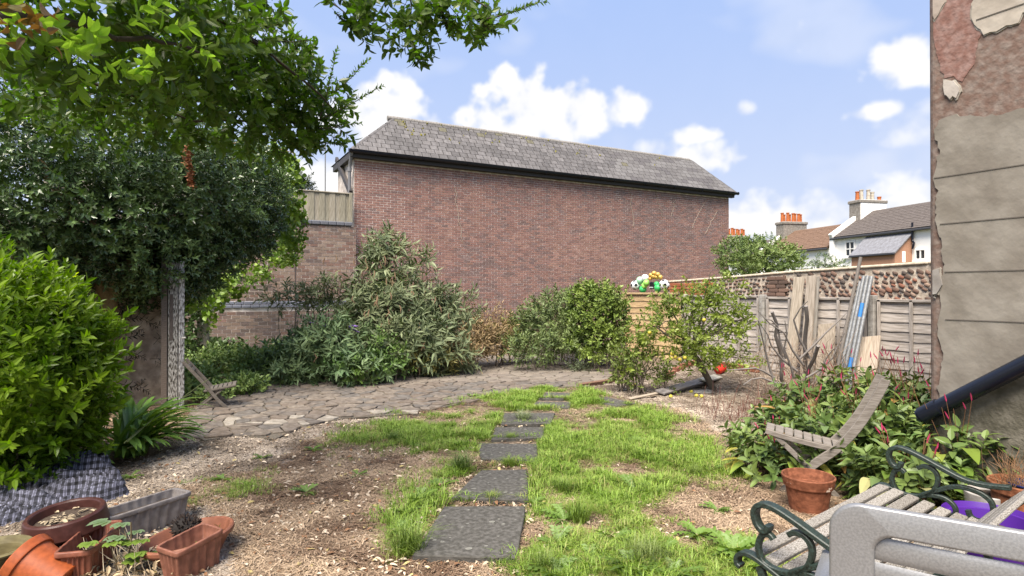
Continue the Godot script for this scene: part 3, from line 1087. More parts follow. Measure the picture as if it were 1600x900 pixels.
func make_left_wall() -> void:
	var b := thing("brick_wall", "tall brown brick garden wall with a blue brick band, left of the brick building", "wall", Vector3.ZERO)
	var x0 := -7.0
	var x1 := 4.33
	var z := -17.7
	var s := Shape.new()
	s.box(Transform3D(Basis(), Vector3((x0 + x1) / 2, 1.7, z - 0.18)), Vector3(x1 - x0, 3.6, 0.36))
	part(b, "wall", s.mesh(), M.mortar)
	var pals := [Color(0.175, 0.13, 0.115), Color(0.215, 0.155, 0.13), Color(0.255, 0.18, 0.145), Color(0.275, 0.20, 0.16), Color(0.24, 0.15, 0.12), Color(0.30, 0.225, 0.18)]
	lay_bricks(b, x0, x1, 0.0, 1.14, z, 0.095, 0.225, pals, 0, 0.3)
	lay_bricks(b, x0, x1, 1.33, 3.515, z, 0.091, 0.225, pals, 300, 1.3)
	var blue := mat(lin(0.19, 0.20, 0.25), 0.55, M.fine, Vector3(4, 4, 4), M.rough_n, true)
	var bm := Shape.new()
	bm.box(Transform3D(), Vector3(0.218, 0.085, 0.06), 0.012)
	var bmm := bm.mesh()
	var x := x0 + 0.11
	while x < x1 - 0.1:
		for r in 2:
			if x > -0.2:
				part(b, "blue_brick", bmm, blue, Transform3D(Basis(), Vector3(x + (0.0 if r == 0 else 0.06), 1.188 + r * 0.093, z + 0.012 - r * 0.014)))
		x += 0.229
	var cop := Shape.new()
	cop.box(Transform3D(), Vector3(0.224, 0.12, 0.44), 0.02)
	var cm := cop.mesh()
	x = x0 + 0.11
	while x < x1:
		if x > -0.5:
			part(b, "coping_brick", cm, tinted(blue, lin(0.15, 0.155, 0.18)), Transform3D(Basis(), Vector3(x, 3.575, z - 0.17)))
		x += 0.229
	# movement joint
	var j := Shape.new()
	j.box(Transform3D(Basis(), Vector3(2.62, 1.75, z + 0.008)), Vector3(0.018, 3.4, 0.02))
	part(b, "movement_joint", j.mesh(), mat(lin(0.06, 0.05, 0.05), 0.9))
	# timber fence on top
	var f := thing("timber_fence", "weathered vertical board fence on top of the tall brick wall", "fence", Vector3(0, 3.64, z - 0.1))
	var bd := Shape.new()
	bd.box(Transform3D(), Vector3(0.83, 0.165, 0.02), 0.003)
	var bdm := bd.mesh()
	var mats := [tinted(M.pale_wood, lin(0.36, 0.325, 0.26)), tinted(M.pale_wood, lin(0.42, 0.38, 0.31)), tinted(M.pale_wood, lin(0.31, 0.285, 0.22))]
	x = -3.0
	var k := 0
	while x < 4.15:
		part(f, "board", bdm, mats[rng.randi() % 3], Transform3D(basis_x(Vector3.UP, Vector3.RIGHT), Vector3(x, 0.42, 0.01 if k % 2 else -0.012)))
		x += 0.148
		k += 1
	var cp := Shape.new()
	cp.box(Transform3D(), Vector3(7.3, 0.03, 0.09), 0.004)
	part(f, "capping_rail", cp.mesh(), mats[1], Transform3D(Basis(), Vector3(0.6, 0.85, 0)))
	var po := Shape.new()
	po.box(Transform3D(), Vector3(0.9, 0.09, 0.09), 0.006)
	for px in [-2.4, -0.2, 2.0, 4.19]:
		part(f, "post", po.mesh(), mats[2], Transform3D(basis_x(Vector3.UP, Vector3.BACK), Vector3(px, 0.42, -0.07 if px < 4 else 0.02)))


func make_flint_wall() -> void:
	var b := thing("flint_wall", "old flint and brick boundary wall behind the grey fence panels", "wall", Vector3.ZERO)
	var s := Shape.new()
	var far := PackedVector2Array([Vector2(1.5, 0), Vector2(1.5, 2.13), Vector2(-4.81, 2.00), Vector2(-7.04, 1.93), Vector2(-8.49, 1.86), Vector2(-10.30, 1.79), Vector2(-10.30, 0)])
	# profile in (z, y), pushed along x
	s.prism(Transform3D(Basis(Vector3(0, 0, 1), Vector3(0, 1, 0), Vector3(1, 0, 0)), Vector3(9.62, 0, 0)), far, 0.34)
	part(b, "wall", s.mesh(), mat(lin(0.60, 0.52, 0.43), 0.97, M.blotch, Vector3(1.2, 1.2, 1.2), M.rough_n, true))
	var cop := Shape.new()
	var top := PackedVector2Array([Vector2(1.5, 2.13), Vector2(-4.81, 2.00), Vector2(-7.04, 1.93), Vector2(-8.49, 1.86), Vector2(-10.33, 1.79)])
	for i in top.size() - 1:
		var a := Vector3(9.79, top[i].y + 0.02, top[i].x)
		var c := Vector3(9.79, top[i + 1].y + 0.02, top[i + 1].x)
		cop.box(Transform3D(basis_x(c - a), (a + c) / 2.0), Vector3(a.distance_to(c) - 0.004, 0.055, 0.40), 0.02)
	part(b, "coping", cop.mesh(), mat(lin(0.55, 0.48, 0.38), 0.97, M.blotch, Vector3(2, 2, 2), M.rough_n, true))
	# dark flints and brick ends, laid slanting in rough courses
	var cobbles := []
	for k in 5:
		var c := Shape.new()
		var rows := []
		for i in 6:
			var th := PI * i / 5.0
			var line := PackedVector3Array()
			for j in 8:
				var ph := TAU * j / 8.0
				var d := Vector3(cos(ph) * sin(th), cos(th), sin(ph) * sin(th))
				d = Vector3(signf(d.x) * pow(absf(d.x), 0.6) * 0.062, signf(d.y) * pow(absf(d.y), 0.6) * 0.032, d.z * 0.04)
				line.append(d * (1.0 + rnd(-0.14, 0.14)))
			rows.append(line)
		c.sheet(rows, Color.WHITE, true)
		cobbles.append(c.mesh())
	var mats := []
	for c in [Color(0.13, 0.088, 0.07), Color(0.175, 0.11, 0.085), Color(0.11, 0.09, 0.08), Color(0.23, 0.145, 0.11), Color(0.34, 0.24, 0.185), Color(0.27, 0.125, 0.085), Color(0.38, 0.31, 0.25)]:
		mats.append(mat(lin(c.r, c.g, c.b), 0.9, M.fine, Vector3(7, 7, 7), M.rough_n))
	var y := 1.34
	var row := 0
	while y < 1.99:
		var z := -3.6
		while z > -9.2:
			var yt := y + rnd(-0.015, 0.015)
			var lim := 2.0 + (z + 4.81) * 0.031
			var near := z > -7.1
			if yt < lim - 0.04 and rng.randf() < 0.93:
				var mi: int = [0, 0, 1, 1, 2, 3, 4][rng.randi() % 7]
				if near and z > -5.9 and yt < 1.86 and rng.randf() < 0.45: mi = 5 if rng.randf() < 0.5 else 1
				var slant := (-0.5 if near else 0.0) + rnd(-0.18, 0.18)
				var sc := rnd(0.55, 0.95) * (1.0 if near else 0.75)
				# cobble x runs along the wall (z), y up, z towards the garden
				var bs := Basis(Vector3(0, 0, -1), Vector3(0, 1, 0), Vector3(1, 0, 0)) * Basis(Vector3(0, 0, 1), -slant)
				part(b, "flint", cobbles[rng.randi() % 5], mats[mi], Transform3D(bs.scaled_local(Vector3(sc, sc * rnd(0.85, 1.2), 0.5)), Vector3(9.614, yt, z)))
			z -= rnd(0.085, 0.14) * (1.0 if near else 0.85)
		y += 0.069
		row += 1
	# orange brick end, and a dark brick pier part way along
	var bm := Shape.new()
	bm.box(Transform3D(), Vector3(0.2, 0.063, 0.05), 0.006)
	var bmm := bm.mesh()
	var om := [mat(lin(0.42, 0.155, 0.07), 0.95, M.fine, Vector3(4, 4, 4), M.rough_n, true), mat(lin(0.36, 0.12, 0.06), 0.95, M.fine, Vector3(4, 4, 4), M.rough_n, true)]
	var dm := [mats[0], mats[1], mats[3]]
	for r in 8:
		var z := -9.02 - (0.1 if r % 2 else 0.0)
		while z > -10.25:
			var yy := 1.30 + r * 0.074
			if yy < 1.79 - (z + 10.2) * -0.03:
				part(b, "orange_brick", bmm, om[rng.randi() % 2], Transform3D(Basis(Vector3(0, 1, 0), PI / 2), Vector3(9.605, yy, z)))
			z -= 0.213
		for k in 2:
			var yy := 1.32 + r * 0.074
			if yy < 1.9:
				part(b, "pier_brick", bmm, dm[rng.randi() % 3], Transform3D(Basis(Vector3(0, 1, 0), PI / 2).scaled_local(Vector3(0.9, 1, 1)), Vector3(9.602, yy, -7.25 - k * 0.2 - (0.05 if r % 2 else 0.0))))


func lap_panel(f: Node3D, z0: float, z1: float, y1: float, wood: Array, battens: int, x := 8.9, boards := 11) -> void:
	# boards run along z; z0 is the near end
	var length := z0 - z1
	var mid := (z0 + z1) / 2.0
	var along := basis_x(Vector3(0, 0, -1))
	var h := 0.135
	for k in boards:
		var s := Shape.new()
		var n := 10
		# a waney lower edge
		var up := PackedVector2Array()
		var dn := PackedVector2Array()
		for i in n + 1:
			var u := -length / 2.0 + length * i / n
			dn.append(Vector2(u, -h * 0.62 + rnd(-0.008, 0.008)))
			up.append(Vector2(u, h * 0.55))
		up.reverse()
		var poly := dn.duplicate()
		poly.append_array(up)
		s.prism(Transform3D(), poly, 0.011)
		var y := y1 - 0.10 - k * h
		if y < -0.02: break
		part(f, "board", s.mesh(), wood[rng.randi() % wood.size()], Transform3D(along * Basis(Vector3(1, 0, 0), 0.11 + rnd(-0.02, 0.02)), Vector3(x, y, mid)))
	var bat := Shape.new()
	bat.box(Transform3D(), Vector3(y1, 0.045, 0.022), 0.004)
	var bm := bat.mesh()
	for i in battens + 1:
		var z := lerpf(z0 - 0.03, z1 + 0.03, float(i) / battens)
		part(f, "batten", bm, wood[rng.randi() % wood.size()], Transform3D(Basis(Vector3(0, 1, 0), Vector3(0, 0, 1), Vector3(1, 0, 0)), Vector3(x - 0.026, y1 / 2.0, z)))
	var rail := Shape.new()
	rail.box(Transform3D(), Vector3(length, 0.04, 0.05), 0.005)
	part(f, "top_rail", rail.mesh(), wood[0], Transform3D(along, Vector3(x - 0.012, y1 - 0.012, mid)))


func make_fences() -> void:
	var f := thing("lap_fence", "silver grey overlap fence panels with concrete posts along the right side", "fence", Vector3.ZERO)
	var grey := []
	for c in [0.385, 0.425, 0.46, 0.50]: grey.append(tinted(M.grey_wood, lin(c, c * 0.905, c * 0.83)))
	lap_panel(f, -3.30, -5.14, 1.475, grey, 4)
	lap_panel(f, -5.27, -7.05, 1.495, grey, 4)
	lap_panel(f, -7.19, -8.95, 1.515, grey, 4)
	lap_panel(f, -1.30, -3.18, 1.465, grey, 4)
	var p := Shape.new()
	p.box(Transform3D(Basis(), Vector3(0, 0.77, 0)), Vector3(0.11, 1.54, 0.10), 0.012)
	for z in [-3.24, -5.205, -7.12]:
		part(f, "post", p.mesh(), M.concrete, Transform3D(Basis(), Vector3(8.885, 0, z)))
	part(f, "post", p.mesh(), M.grey_wood, Transform3D(Basis(), Vector3(8.885, 0, -9.0)))
	var g := thing("new_fence", "new orange timber fence panel behind the apple tree", "fence", Vector3.ZERO)
	var fresh := [M.new_wood, tinted(M.new_wood, lin(0.62, 0.46, 0.27)), tinted(M.new_wood, lin(0.54, 0.38, 0.21))]
	lap_panel(g, -9.07, -10.90, 1.56, fresh, 2, 8.9, 12)
	var pp := Shape.new()
	pp.box(Transform3D(Basis(), Vector3(0, 0.79, 0)), Vector3(0.09, 1.58, 0.09), 0.006)
	part(g, "post", pp.mesh(), M.new_wood, Transform3D(Basis(), Vector3(8.9, 0, -10.96)))


func make_house_wall() -> void:
	var b := thing("house_wall", "corner of a rendered house with peeling beige render over pink brickwork", "house", Vector3.ZERO)
	var x := 5.02
	var s := Shape.new()
	# rounded corner: profile in plan, pushed up
	var plan := PackedVector2Array([Vector2(x, 4.0), Vector2(x, -2.46)])
	for k in 6:
		var a := PI / 2.0 * k / 5.0
		plan.append(Vector2(x + 0.06 - 0.06 * cos(a), -2.46 - 0.06 * sin(a)))
	plan.append(Vector2(x + 4.0, -2.52))
	plan.append(Vector2(x + 4.0, 4.0))
	s.prism(Transform3D(Basis(Vector3(1, 0, 0), Vector3(0, 0, 1), Vector3(0, -1, 0)), Vector3(0, -0.05, 0)), plan, -4.5)
	var under := mat(lin(0.215, 0.172, 0.148), 0.97, noise_tex(51, 0.012, Color(0.86, 0.78, 0.75), Color(1, 1, 1), 7, false, 1024), Vector3(0.9, 0.9, 0.9), bump_tex(52, 0.03, 2.2, 6), true)
	part(b, "undercoat", s.mesh(), under)
	var render := mat(lin(0.24, 0.218, 0.187), 0.95, noise_tex(53, 0.006, Color(0.88, 0.87, 0.86), Color(1, 1, 1), 6, false, 1024), Vector3(0.5, 0.5, 0.5), bump_tex(54, 0.02, 1.2, 6), true)
	# coats of render with broken edges, outlines in (z, y) on the wall plane
	var coats := [
		[PackedVector2Array([Vector2(-2.484, 4.133), Vector2(-2.480, 3.640), Vector2(-2.458, 3.484), Vector2(-2.436, 3.330), Vector2(-2.392, 3.209), Vector2(-2.341, 3.212), Vector2(-2.286, 3.147), Vector2(-2.249, 3.183), Vector2(-2.208, 3.254), Vector2(-2.184, 3.385), Vector2(-2.153, 3.456), Vector2(-2.177, 3.613), Vector2(-2.192, 3.991)]), tinted(under, lin(0.265, 0.172, 0.15)), 0.004],
		[PackedVector2Array([Vector2(-2.458, 0.401), Vector2(-2.436, 0.699), Vector2(-2.444, 0.892), Vector2(-2.409, 1.091), Vector2(-2.440, 1.283), Vector2(-2.422, 1.527), Vector2(-2.427, 1.600), Vector2(-2.401, 1.769), Vector2(-2.409, 1.964), Vector2(-2.458, 2.114), Vector2(-2.444, 2.357), Vector2(-2.480, 2.450), Vector2(-2.427, 2.646), Vector2(-2.462, 2.824), Vector2(-2.436, 2.891), Vector2(-2.383, 2.912), Vector2(-2.315, 2.918), Vector2(-2.217, 2.878), Vector2(-2.060, 2.842), Vector2(-1.968, 2.854), Vector2(-1.878, 2.839), Vector2(-1.436, 2.798), Vector2(-1.436, -0.148), Vector2(-2.458, -0.578)]), render, 0.016],
		[PackedVector2Array([Vector2(-2.212, 4.001), Vector2(-2.200, 3.716), Vector2(-2.217, 3.658), Vector2(-2.217, 3.583), Vector2(-2.184, 3.533), Vector2(-2.137, 3.450), Vector2(-2.060, 3.448), Vector2(-2.004, 3.462), Vector2(-1.942, 3.455), Vector2(-1.914, 3.505), Vector2(-1.776, 3.491), Vector2(-1.776, 3.788)]), tinted(render, lin(0.40, 0.355, 0.30)), 0.014],
		[PackedVector2Array([Vector2(-2.516, 4.149), Vector2(-2.516, 3.693), Vector2(-2.489, 3.732), Vector2(-2.453, 3.678), Vector2(-2.427, 3.716), Vector2(-2.401, 3.754), Vector2(-2.379, 3.793), Vector2(-2.366, 4.076)]), tinted(render, lin(0.40, 0.34, 0.29)), 0.012],
		[PackedVector2Array([Vector2(-2.396, 3.167), Vector2(-2.379, 3.181), Vector2(-2.353, 3.163), Vector2(-2.336, 3.172), Vector2(-2.307, 3.144), Vector2(-2.286, 3.109), Vector2(-2.299, 3.089), Vector2(-2.290, 3.054), Vector2(-2.311, 3.041), Vector2(-2.341, 3.054), Vector2(-2.358, 3.040), Vector2(-2.379, 3.070), Vector2(-2.392, 3.093), Vector2(-2.383, 3.124)]), tinted(render, lin(0.44, 0.40, 0.36)), 0.02],
		[PackedVector2Array([Vector2(-2.502, 1.748), Vector2(-2.427, 1.770), Vector2(-2.409, 1.673), Vector2(-2.436, 1.576), Vector2(-2.498, 1.551)]), tinted(render, lin(0.30, 0.28, 0.26)), 0.03],
	]
	var rough := func(poly: PackedVector2Array, keep: float) -> PackedVector2Array:
		var out := PackedVector2Array()
		for i in poly.size():
			var a := poly[i]
			var c := poly[(i + 1) % poly.size()]
			var n := clampi(int(a.distance_to(c) / 0.03), 1, 10)
			for k in n:
				var q := a.lerp(c, float(k) / n)
				var lim := -2.47
				out.append(Vector2(maxf(q.x + rnd(-keep, keep), lim), q.y + rnd(-keep, keep)))
		return out
	var scratch := tinted(render, lin(0.36, 0.33, 0.285))
	for c in coats:
		# pieces that run out of the picture go on along the whole wall
		for i in c[0].size():
			if c[0][i].x > -1.62: c[0][i].x = 3.9
		var poly: PackedVector2Array = rough.call(c[0], 0.012)
		if Geometry2D.triangulate_polygon(poly).is_empty(): poly = c[0]
		# the paler scratch coat shows as a broken rim round each piece
		for wide in (Geometry2D.offset_polygon(poly, 0.009) if c[2] > 0.006 else []):
			var rim := PackedVector2Array()
			for q in wide: rim.append(Vector2(maxf(q.x + rnd(-0.006, 0.006), -2.472), q.y + rnd(-0.006, 0.006)))
			if Geometry2D.triangulate_polygon(rim).is_empty(): continue
			var sr := Shape.new()
			sr.prism(Transform3D(Basis(Vector3(0, 0, 1), Vector3(0, 1, 0), Vector3(1, 0, 0)), Vector3(x + 0.004, 0, 0)), rim, -0.5 * c[2] - 0.004)
			part(b, "scratch_coat", sr.mesh(), scratch)
		var sh := Shape.new()
		sh.prism(Transform3D(Basis(Vector3(0, 0, 1), Vector3(0, 1, 0), Vector3(1, 0, 0)), Vector3(x + 0.004, 0, 0)), poly, -c[2] - 0.004)
		part(b, "render_coat", sh.mesh(), c[1])
	# scored joints, as shallow dark grooves standing 2 mm clear of the coat
	var gr := Shape.new()
	for l in [[Vector3(5.002, 2.465, -2.462), Vector3(5.002, 2.468, -1.769)], [Vector3(5.002, 2.109, -2.422), Vector3(5.002, 2.117, -1.769)], [Vector3(5.002, 1.745, -2.392), Vector3(5.002, 1.744, -1.769)], [Vector3(5.002, 1.388, -2.388), Vector3(5.002, 1.388, -1.769)], [Vector3(5.002, 3.565, -2.181), Vector3(5.002, 3.564, -1.769)]]:
		var a: Vector3 = l[0]
		var c: Vector3 = l[1]
		a.x = x - 0.0185
		c = Vector3(x - 0.0185, a.y, 3.88)
		if a.y > 3.1:
			a.x = x - 0.0165
			c.x = a.x
		gr.box(Transform3D(basis_x(c - a), (a + c) / 2.0), Vector3(a.distance_to(c), 0.007, 0.003))
	part(b, "scored_joint", gr.mesh(), mat(lin(0.12, 0.105, 0.09), 0.97))
	# plinth, damp and rough below the pipe
	var pl := Shape.new()
	var foot: PackedVector2Array = PackedVector2Array([Vector2(-2.497, 0.616), Vector2(-2.289, 0.764), Vector2(-2.052, 0.920), Vector2(-1.769, 1.130), Vector2(-1.402, 1.192), Vector2(-1.402, -0.517), Vector2(-2.497, -1.082)])
	for i in foot.size():
		if foot[i].x > -1.62: foot[i].x = 3.9
	pl.prism(Transform3D(Basis(Vector3(0, 0, 1), Vector3(0, 1, 0), Vector3(1, 0, 0)), Vector3(x - 0.016, 0, 0)), foot, -0.022)
	part(b, "plinth", pl.mesh(), mat(lin(0.16, 0.145, 0.115), 0.97, noise_tex(55, 0.012, Color(0.75, 0.75, 0.72), Color(1, 1, 1), 6), Vector3(1.1, 1.1, 1.1), M.rough_n, true))
	# black soil pipe running down the wall
	var p := thing("soil_pipe", "shiny black soil pipe sloping down the rendered house wall", "pipe", Vector3.ZERO)
	var t := Shape.new()
	var pa := Vector3(4.900, 0.643, -2.510)
	var pb := Vector3(4.900, 1.253, -1.669)
	t.tube(PackedVector3Array([pa, pb, pa.lerp(pb, 3.2)]), PackedFloat32Array([0.058]), 20)
	part(p, "pipe", t.mesh(), M.black)
	var cl := Shape.new()
	cl.tube(PackedVector3Array([pa.lerp(pb, 0.02), pa.lerp(pb, 0.16)]), PackedFloat32Array([0.067]), 20)
	part(p, "collar", cl.mesh(), M.black)


func make_shed() -> void:
	# rendered outhouse wall under the ivy, with a weathered door standing open
	var b := thing("outhouse", "old rendered outhouse wall in deep shade under the evergreen tree", "outhouse", Vector3.ZERO)
	var c0 := Vector3(-0.302, 1.600, -9.602)
	var s := Shape.new()
	s.box(Transform3D(Basis(Vector3(0, 1, 0), 0.10), Vector3(c0.x - 1.25, 1.2, c0.z - 0.35)), Vector3(2.5, 2.5, 0.6), 0.02)
	part(b, "wall", s.mesh(), mat(lin(0.46, 0.38, 0.30), 0.95, noise_tex(61, 0.01, Color(0.7, 0.68, 0.66), Color(1, 1, 1), 6), Vector3(0.9, 0.9, 0.9), M.rough_n, true))
	var d := thing("wooden_door", "weathered white wooden door with flaking paint, standing open by the outhouse", "door", Vector3(-0.270, 0.000, -9.293), 0)
	d.rotation.y = deg_to_rad(-7.0)
	var paint := mat(lin(0.37, 0.36, 0.335), 0.85, noise_tex(62, 0.03, Color(0.30, 0.27, 0.24), Color(1, 1, 1), 6, false, 512, 0.34, 0.6), Vector3(5, 0.8, 5), M.grain_n)
	var lf := Shape.new()
	lf.box(Transform3D(Basis(), Vector3(0.075, 1.0, 0)), Vector3(0.115, 2.0, 0.05), 0.004)
	part(d, "stile", lf.mesh(), paint)
	var pn := Shape.new()
	pn.box(Transform3D(Basis(), Vector3(0.055, 1.25, 0.027)), Vector3(0.045, 0.62, 0.008), 0.002)
	part(d, "panel", pn.mesh(), mat(lin(0.12, 0.10, 0.09), 0.9, M.grain, Vector3(9, 1, 9)))
	var ed := Shape.new()
	ed.box(Transform3D(Basis(Vector3(0, 1, 0), 0.5), Vector3(0.165, 1.0, -0.02)), Vector3(0.07, 2.02, 0.06), 0.006)
	part(d, "door_edge", ed.mesh(), tinted(paint, lin(0.62, 0.61, 0.59)))
	var fr := Shape.new()
	fr.box(Transform3D(Basis(), Vector3(-0.03, 1.02, -0.02)), Vector3(0.07, 2.06, 0.09), 0.004)
	part(d, "frame", fr.mesh(), M.dark_wood)
	var hn := Shape.new()
	hn.tube(PackedVector3Array([Vector3(0.185, 0.97, 0.02), Vector3(0.2, 0.97, 0.07), Vector3(0.235, 0.97, 0.075)]), PackedFloat32Array([0.012]), 6)
	part(d, "handle", hn.mesh(), mat(lin(0.5, 0.48, 0.45), 0.4))
	# dry fern fronds hanging on the wall are its dark leaf marks
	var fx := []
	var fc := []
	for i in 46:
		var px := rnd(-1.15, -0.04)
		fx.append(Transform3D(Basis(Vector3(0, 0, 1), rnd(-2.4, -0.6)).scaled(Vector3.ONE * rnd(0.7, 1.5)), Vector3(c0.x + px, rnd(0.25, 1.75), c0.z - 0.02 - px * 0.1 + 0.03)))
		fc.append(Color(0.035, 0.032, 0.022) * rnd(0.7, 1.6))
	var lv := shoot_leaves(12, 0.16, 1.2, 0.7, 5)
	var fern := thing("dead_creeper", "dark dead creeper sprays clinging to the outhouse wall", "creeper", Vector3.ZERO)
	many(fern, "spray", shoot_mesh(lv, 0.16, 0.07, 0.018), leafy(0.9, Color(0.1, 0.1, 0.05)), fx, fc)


func cam_point(px: float, d: float, y: float) -> Vector3:
	# px metres to the right of the lens axis, d metres ahead
	return Vector3(px * 0.8794 + d * 0.4761, y, -(d * 0.8794 - px * 0.4761))


func make_far_houses() -> void:
	# a terrace seen past the wall; its own frame: x runs away from us along the rear wall, z across it, away from the garden
	var p1 := cam_point(21.4, 39.7, 0.0)
	var p2 := cam_point(23.0, 32.9, 0.0)
	var u := (p2 - p1).normalized()
	var F := Transform3D(Basis(-u, Vector3.UP, (-u).cross(Vector3.UP)), p1)
	var roofm := mat(lin(0.135, 0.115, 0.105), 0.9, M.blotch, Vector3(0.7, 0.7, 0.7), M.rough_n, true)
	var roofb := mat(lin(0.20, 0.125, 0.085), 0.9, M.blotch, Vector3(0.7, 0.7, 0.7), M.rough_n, true)
	var stackm := mat(lin(0.30, 0.275, 0.245), 0.95, M.blotch, Vector3(0.8, 0.8, 0.8), M.rough_n, true)
	var white: Material = M.white_paint
	var pots := mat(lin(0.50, 0.15, 0.05), 0.85, M.blotch, Vector3(1, 1, 1), null, true)
	var cream := mat(lin(0.55, 0.50, 0.42), 0.85, M.blotch, Vector3(1, 1, 1), null, true)
	# from and to along x, eave height, ridge height
	var defs := [
		["white_house", "white rendered house with a grey tiled roof and two-pane window, nearest behind the wall", -12.0, 0.0, 5.1, 6.85, roofm],
		["white_house", "farther white house with a brown tiled roof, left of the taller chimney", 0.3, 7.5, 4.5, 6.25, roofb],
		["white_house", "farthest house of the terrace, only its dark roof and red chimney pots showing", 7.8, 15.0, 4.2, 5.85, roofm],
	]
	for q in defs:
		var h := thing(q[0], q[1], "house", Vector3.ZERO)
		h.transform = F
		var l0: float = q[2]
		var l1: float = q[3]
		var e: float = q[4]
		var r: float = q[5]
		var w := Shape.new()
		w.prism(Transform3D(Basis(Vector3(0, 0, 1), Vector3(0, 1, 0), Vector3(1, 0, 0)), Vector3(l0, 0, 0)), PackedVector2Array([Vector2(0, 0), Vector2(5.2, 0), Vector2(5.2, e), Vector2(2.6, r), Vector2(0, e)]), l1 - l0)
		part(h, "wall", w.mesh(), white)
		var rf := Shape.new()
		for side in [0, 1]:
			var a := Vector3((l0 + l1) / 2.0, e + 0.02, -0.18 if side == 0 else 5.38)
			var b := Vector3((l0 + l1) / 2.0, r + 0.06, 2.6)
			var d := b - a
			rf.box(Transform3D(Basis(Vector3(1, 0, 0), d.normalized(), Vector3(1, 0, 0).cross(d.normalized())), (a + b) / 2.0), Vector3(l1 - l0, d.length(), 0.08), 0.0)
		var roof := part(h, "roof", rf.mesh(), q[6])
		# tile courses
		var tl := Shape.new()
		var a0 := Vector3(0, e + 0.02, -0.18)
		var b0 := Vector3(0, r + 0.06, 2.6)
		var dd := (b0 - a0).normalized()
		var nz := Vector3(1, 0, 0).cross(dd)
		var rows := int((b0 - a0).length() / 0.22)
		for k in rows:
			var cx := l0
			while cx < l1 - 0.1:
				var wd := minf(rnd(0.5, 1.3), l1 - cx)
				tl.box(Transform3D(Basis(Vector3(1, 0, 0), dd, nz) * Basis(Vector3(1, 0, 0), 0.06), Vector3(cx + wd / 2.0, 0, 0) + a0 + dd * (0.11 + k * 0.22) - nz * 0.062), Vector3(wd - 0.015, 0.235, 0.02 + rnd(0, 0.012)))
				cx += wd
		part(roof, "tiles", tl.mesh(), q[6]).set_meta("kind", "stuff")
		var gu := Shape.new()
		gu.box(Transform3D(Basis(), Vector3((l0 + l1) / 2.0, e - 0.04, -0.22)), Vector3(l1 - l0, 0.13, 0.13), 0.03)
		part(h, "gutter", gu.mesh(), mat(lin(0.05, 0.05, 0.055), 0.5))
		# parapet rising over the roof at the far end
		var pp := Shape.new()
		var pa := Vector3(l1 - 0.14, e + 0.16, -0.25)
		var pb := Vector3(l1 - 0.14, r + 0.26, 2.6)
		var pd := (pb - pa).normalized()
		pp.box(Transform3D(Basis(Vector3(1, 0, 0), pd, Vector3(1, 0, 0).cross(pd)), (pa + pb) / 2.0), Vector3(0.30, (pb - pa).length() + 0.1, 0.3), 0.02)
		pp.box(Transform3D(Basis(), Vector3(l1 - 0.14, e / 2.0, -0.12)), Vector3(0.32, e + 0.3, 0.24))
		part(h, "parapet", pp.mesh(), white)
		# chimney astride the parapet
		var ch := Shape.new()
		var sh := 0.85 if l0 < 10.0 else 0.35
		ch.box(Transform3D(Basis(), Vector3(l1 - 0.2, r + sh / 2.0 - 0.75, 2.6)), Vector3(0.95, sh + 1.5, 2.1), 0.02)
		ch.box(Transform3D(Basis(), Vector3(l1 - 0.2, r + sh - 0.12, 2.6)), Vector3(1.08, 0.2, 2.24), 0.03)
		var st := part(roof, "chimney", ch.mesh(), stackm if l0 < 10 else mat(lin(0.33, 0.14, 0.09), 0.95))
		var npots := 8 if l0 > 0 else 5
		for k in npots:
			var pt := Shape.new()
			var ph := rnd(0.55, 0.75)
			if l0 < 0.0 and k == 4: ph = 0.3
			pt.lathe(Transform3D(), PackedVector2Array([Vector2(0.0, 0), Vector2(0.135, 0), Vector2(0.11, ph - 0.08), Vector2(0.135, ph - 0.07), Vector2(0.135, ph), Vector2(0.10, ph), Vector2(0.09, ph - 0.3), Vector2(0, ph - 0.3)]), 10)
			var col := pots
			if l0 < 0 and k in [1, 2, 3]: col = cream
			part(roof, "chimney_pot", pt.mesh(), col, Transform3D(Basis(), Vector3(l1 - 0.2 + (0.06 if k % 2 else -0.06), r + sh - 0.01, 1.72 + k * (1.76 / (npots - 1)))))
		if l0 < 0.0:
			win(h, Vector3(-1.52, 4.32, 0), 0.80, 1.0, 2, 2)
			win(h, Vector3(-6.55, 3.66, 0), 0.70, 0.62, 2, 1)
			# brick lean-to with a slate roof
			var x0 := -6.0
			var x1 := -2.88
			var o := 1.2
			var lt := Shape.new()
			lt.prism(Transform3D(Basis(Vector3(0, 0, 1), Vector3(0, 1, 0), Vector3(1, 0, 0)), Vector3(x0, 0, 0)), PackedVector2Array([Vector2(-0.002, 0), Vector2(-o, 0), Vector2(-o, 3.78), Vector2(-0.002, 4.9)]), x1 - x0)
			var ext := part(h, "lean_to", lt.mesh(), mat(lin(0.50, 0.31, 0.21), 0.95, noise_tex(71, 0.05, Color(0.72, 0.62, 0.58), Color(1, 1, 1), 4), Vector3(1.2, 2.4, 1.2), M.rough_n, true))
			var ls := Shape.new()
			var la := Vector3((x0 + x1) / 2.0, 3.76, -o - 0.10)
			var lb := Vector3((x0 + x1) / 2.0, 4.96, -0.01)
			var ld := (lb - la).normalized()
			ls.box(Transform3D(Basis(Vector3(1, 0, 0), ld, Vector3(1, 0, 0).cross(ld)), (la + lb) / 2.0), Vector3(x1 - x0 + 0.2, (lb - la).length(), 0.07), 0.005)
			part(ext, "lean_to_roof", ls.mesh(), mat(lin(0.24, 0.245, 0.27), 0.75, M.blotch, Vector3(0.8, 0.8, 0.8), M.rough_n, true))
			var lg := Shape.new()
			lg.box(Transform3D(Basis(), Vector3((x0 + x1) / 2.0, 3.70, -o - 0.12)), Vector3(x1 - x0 + 0.2, 0.1, 0.1), 0.03)
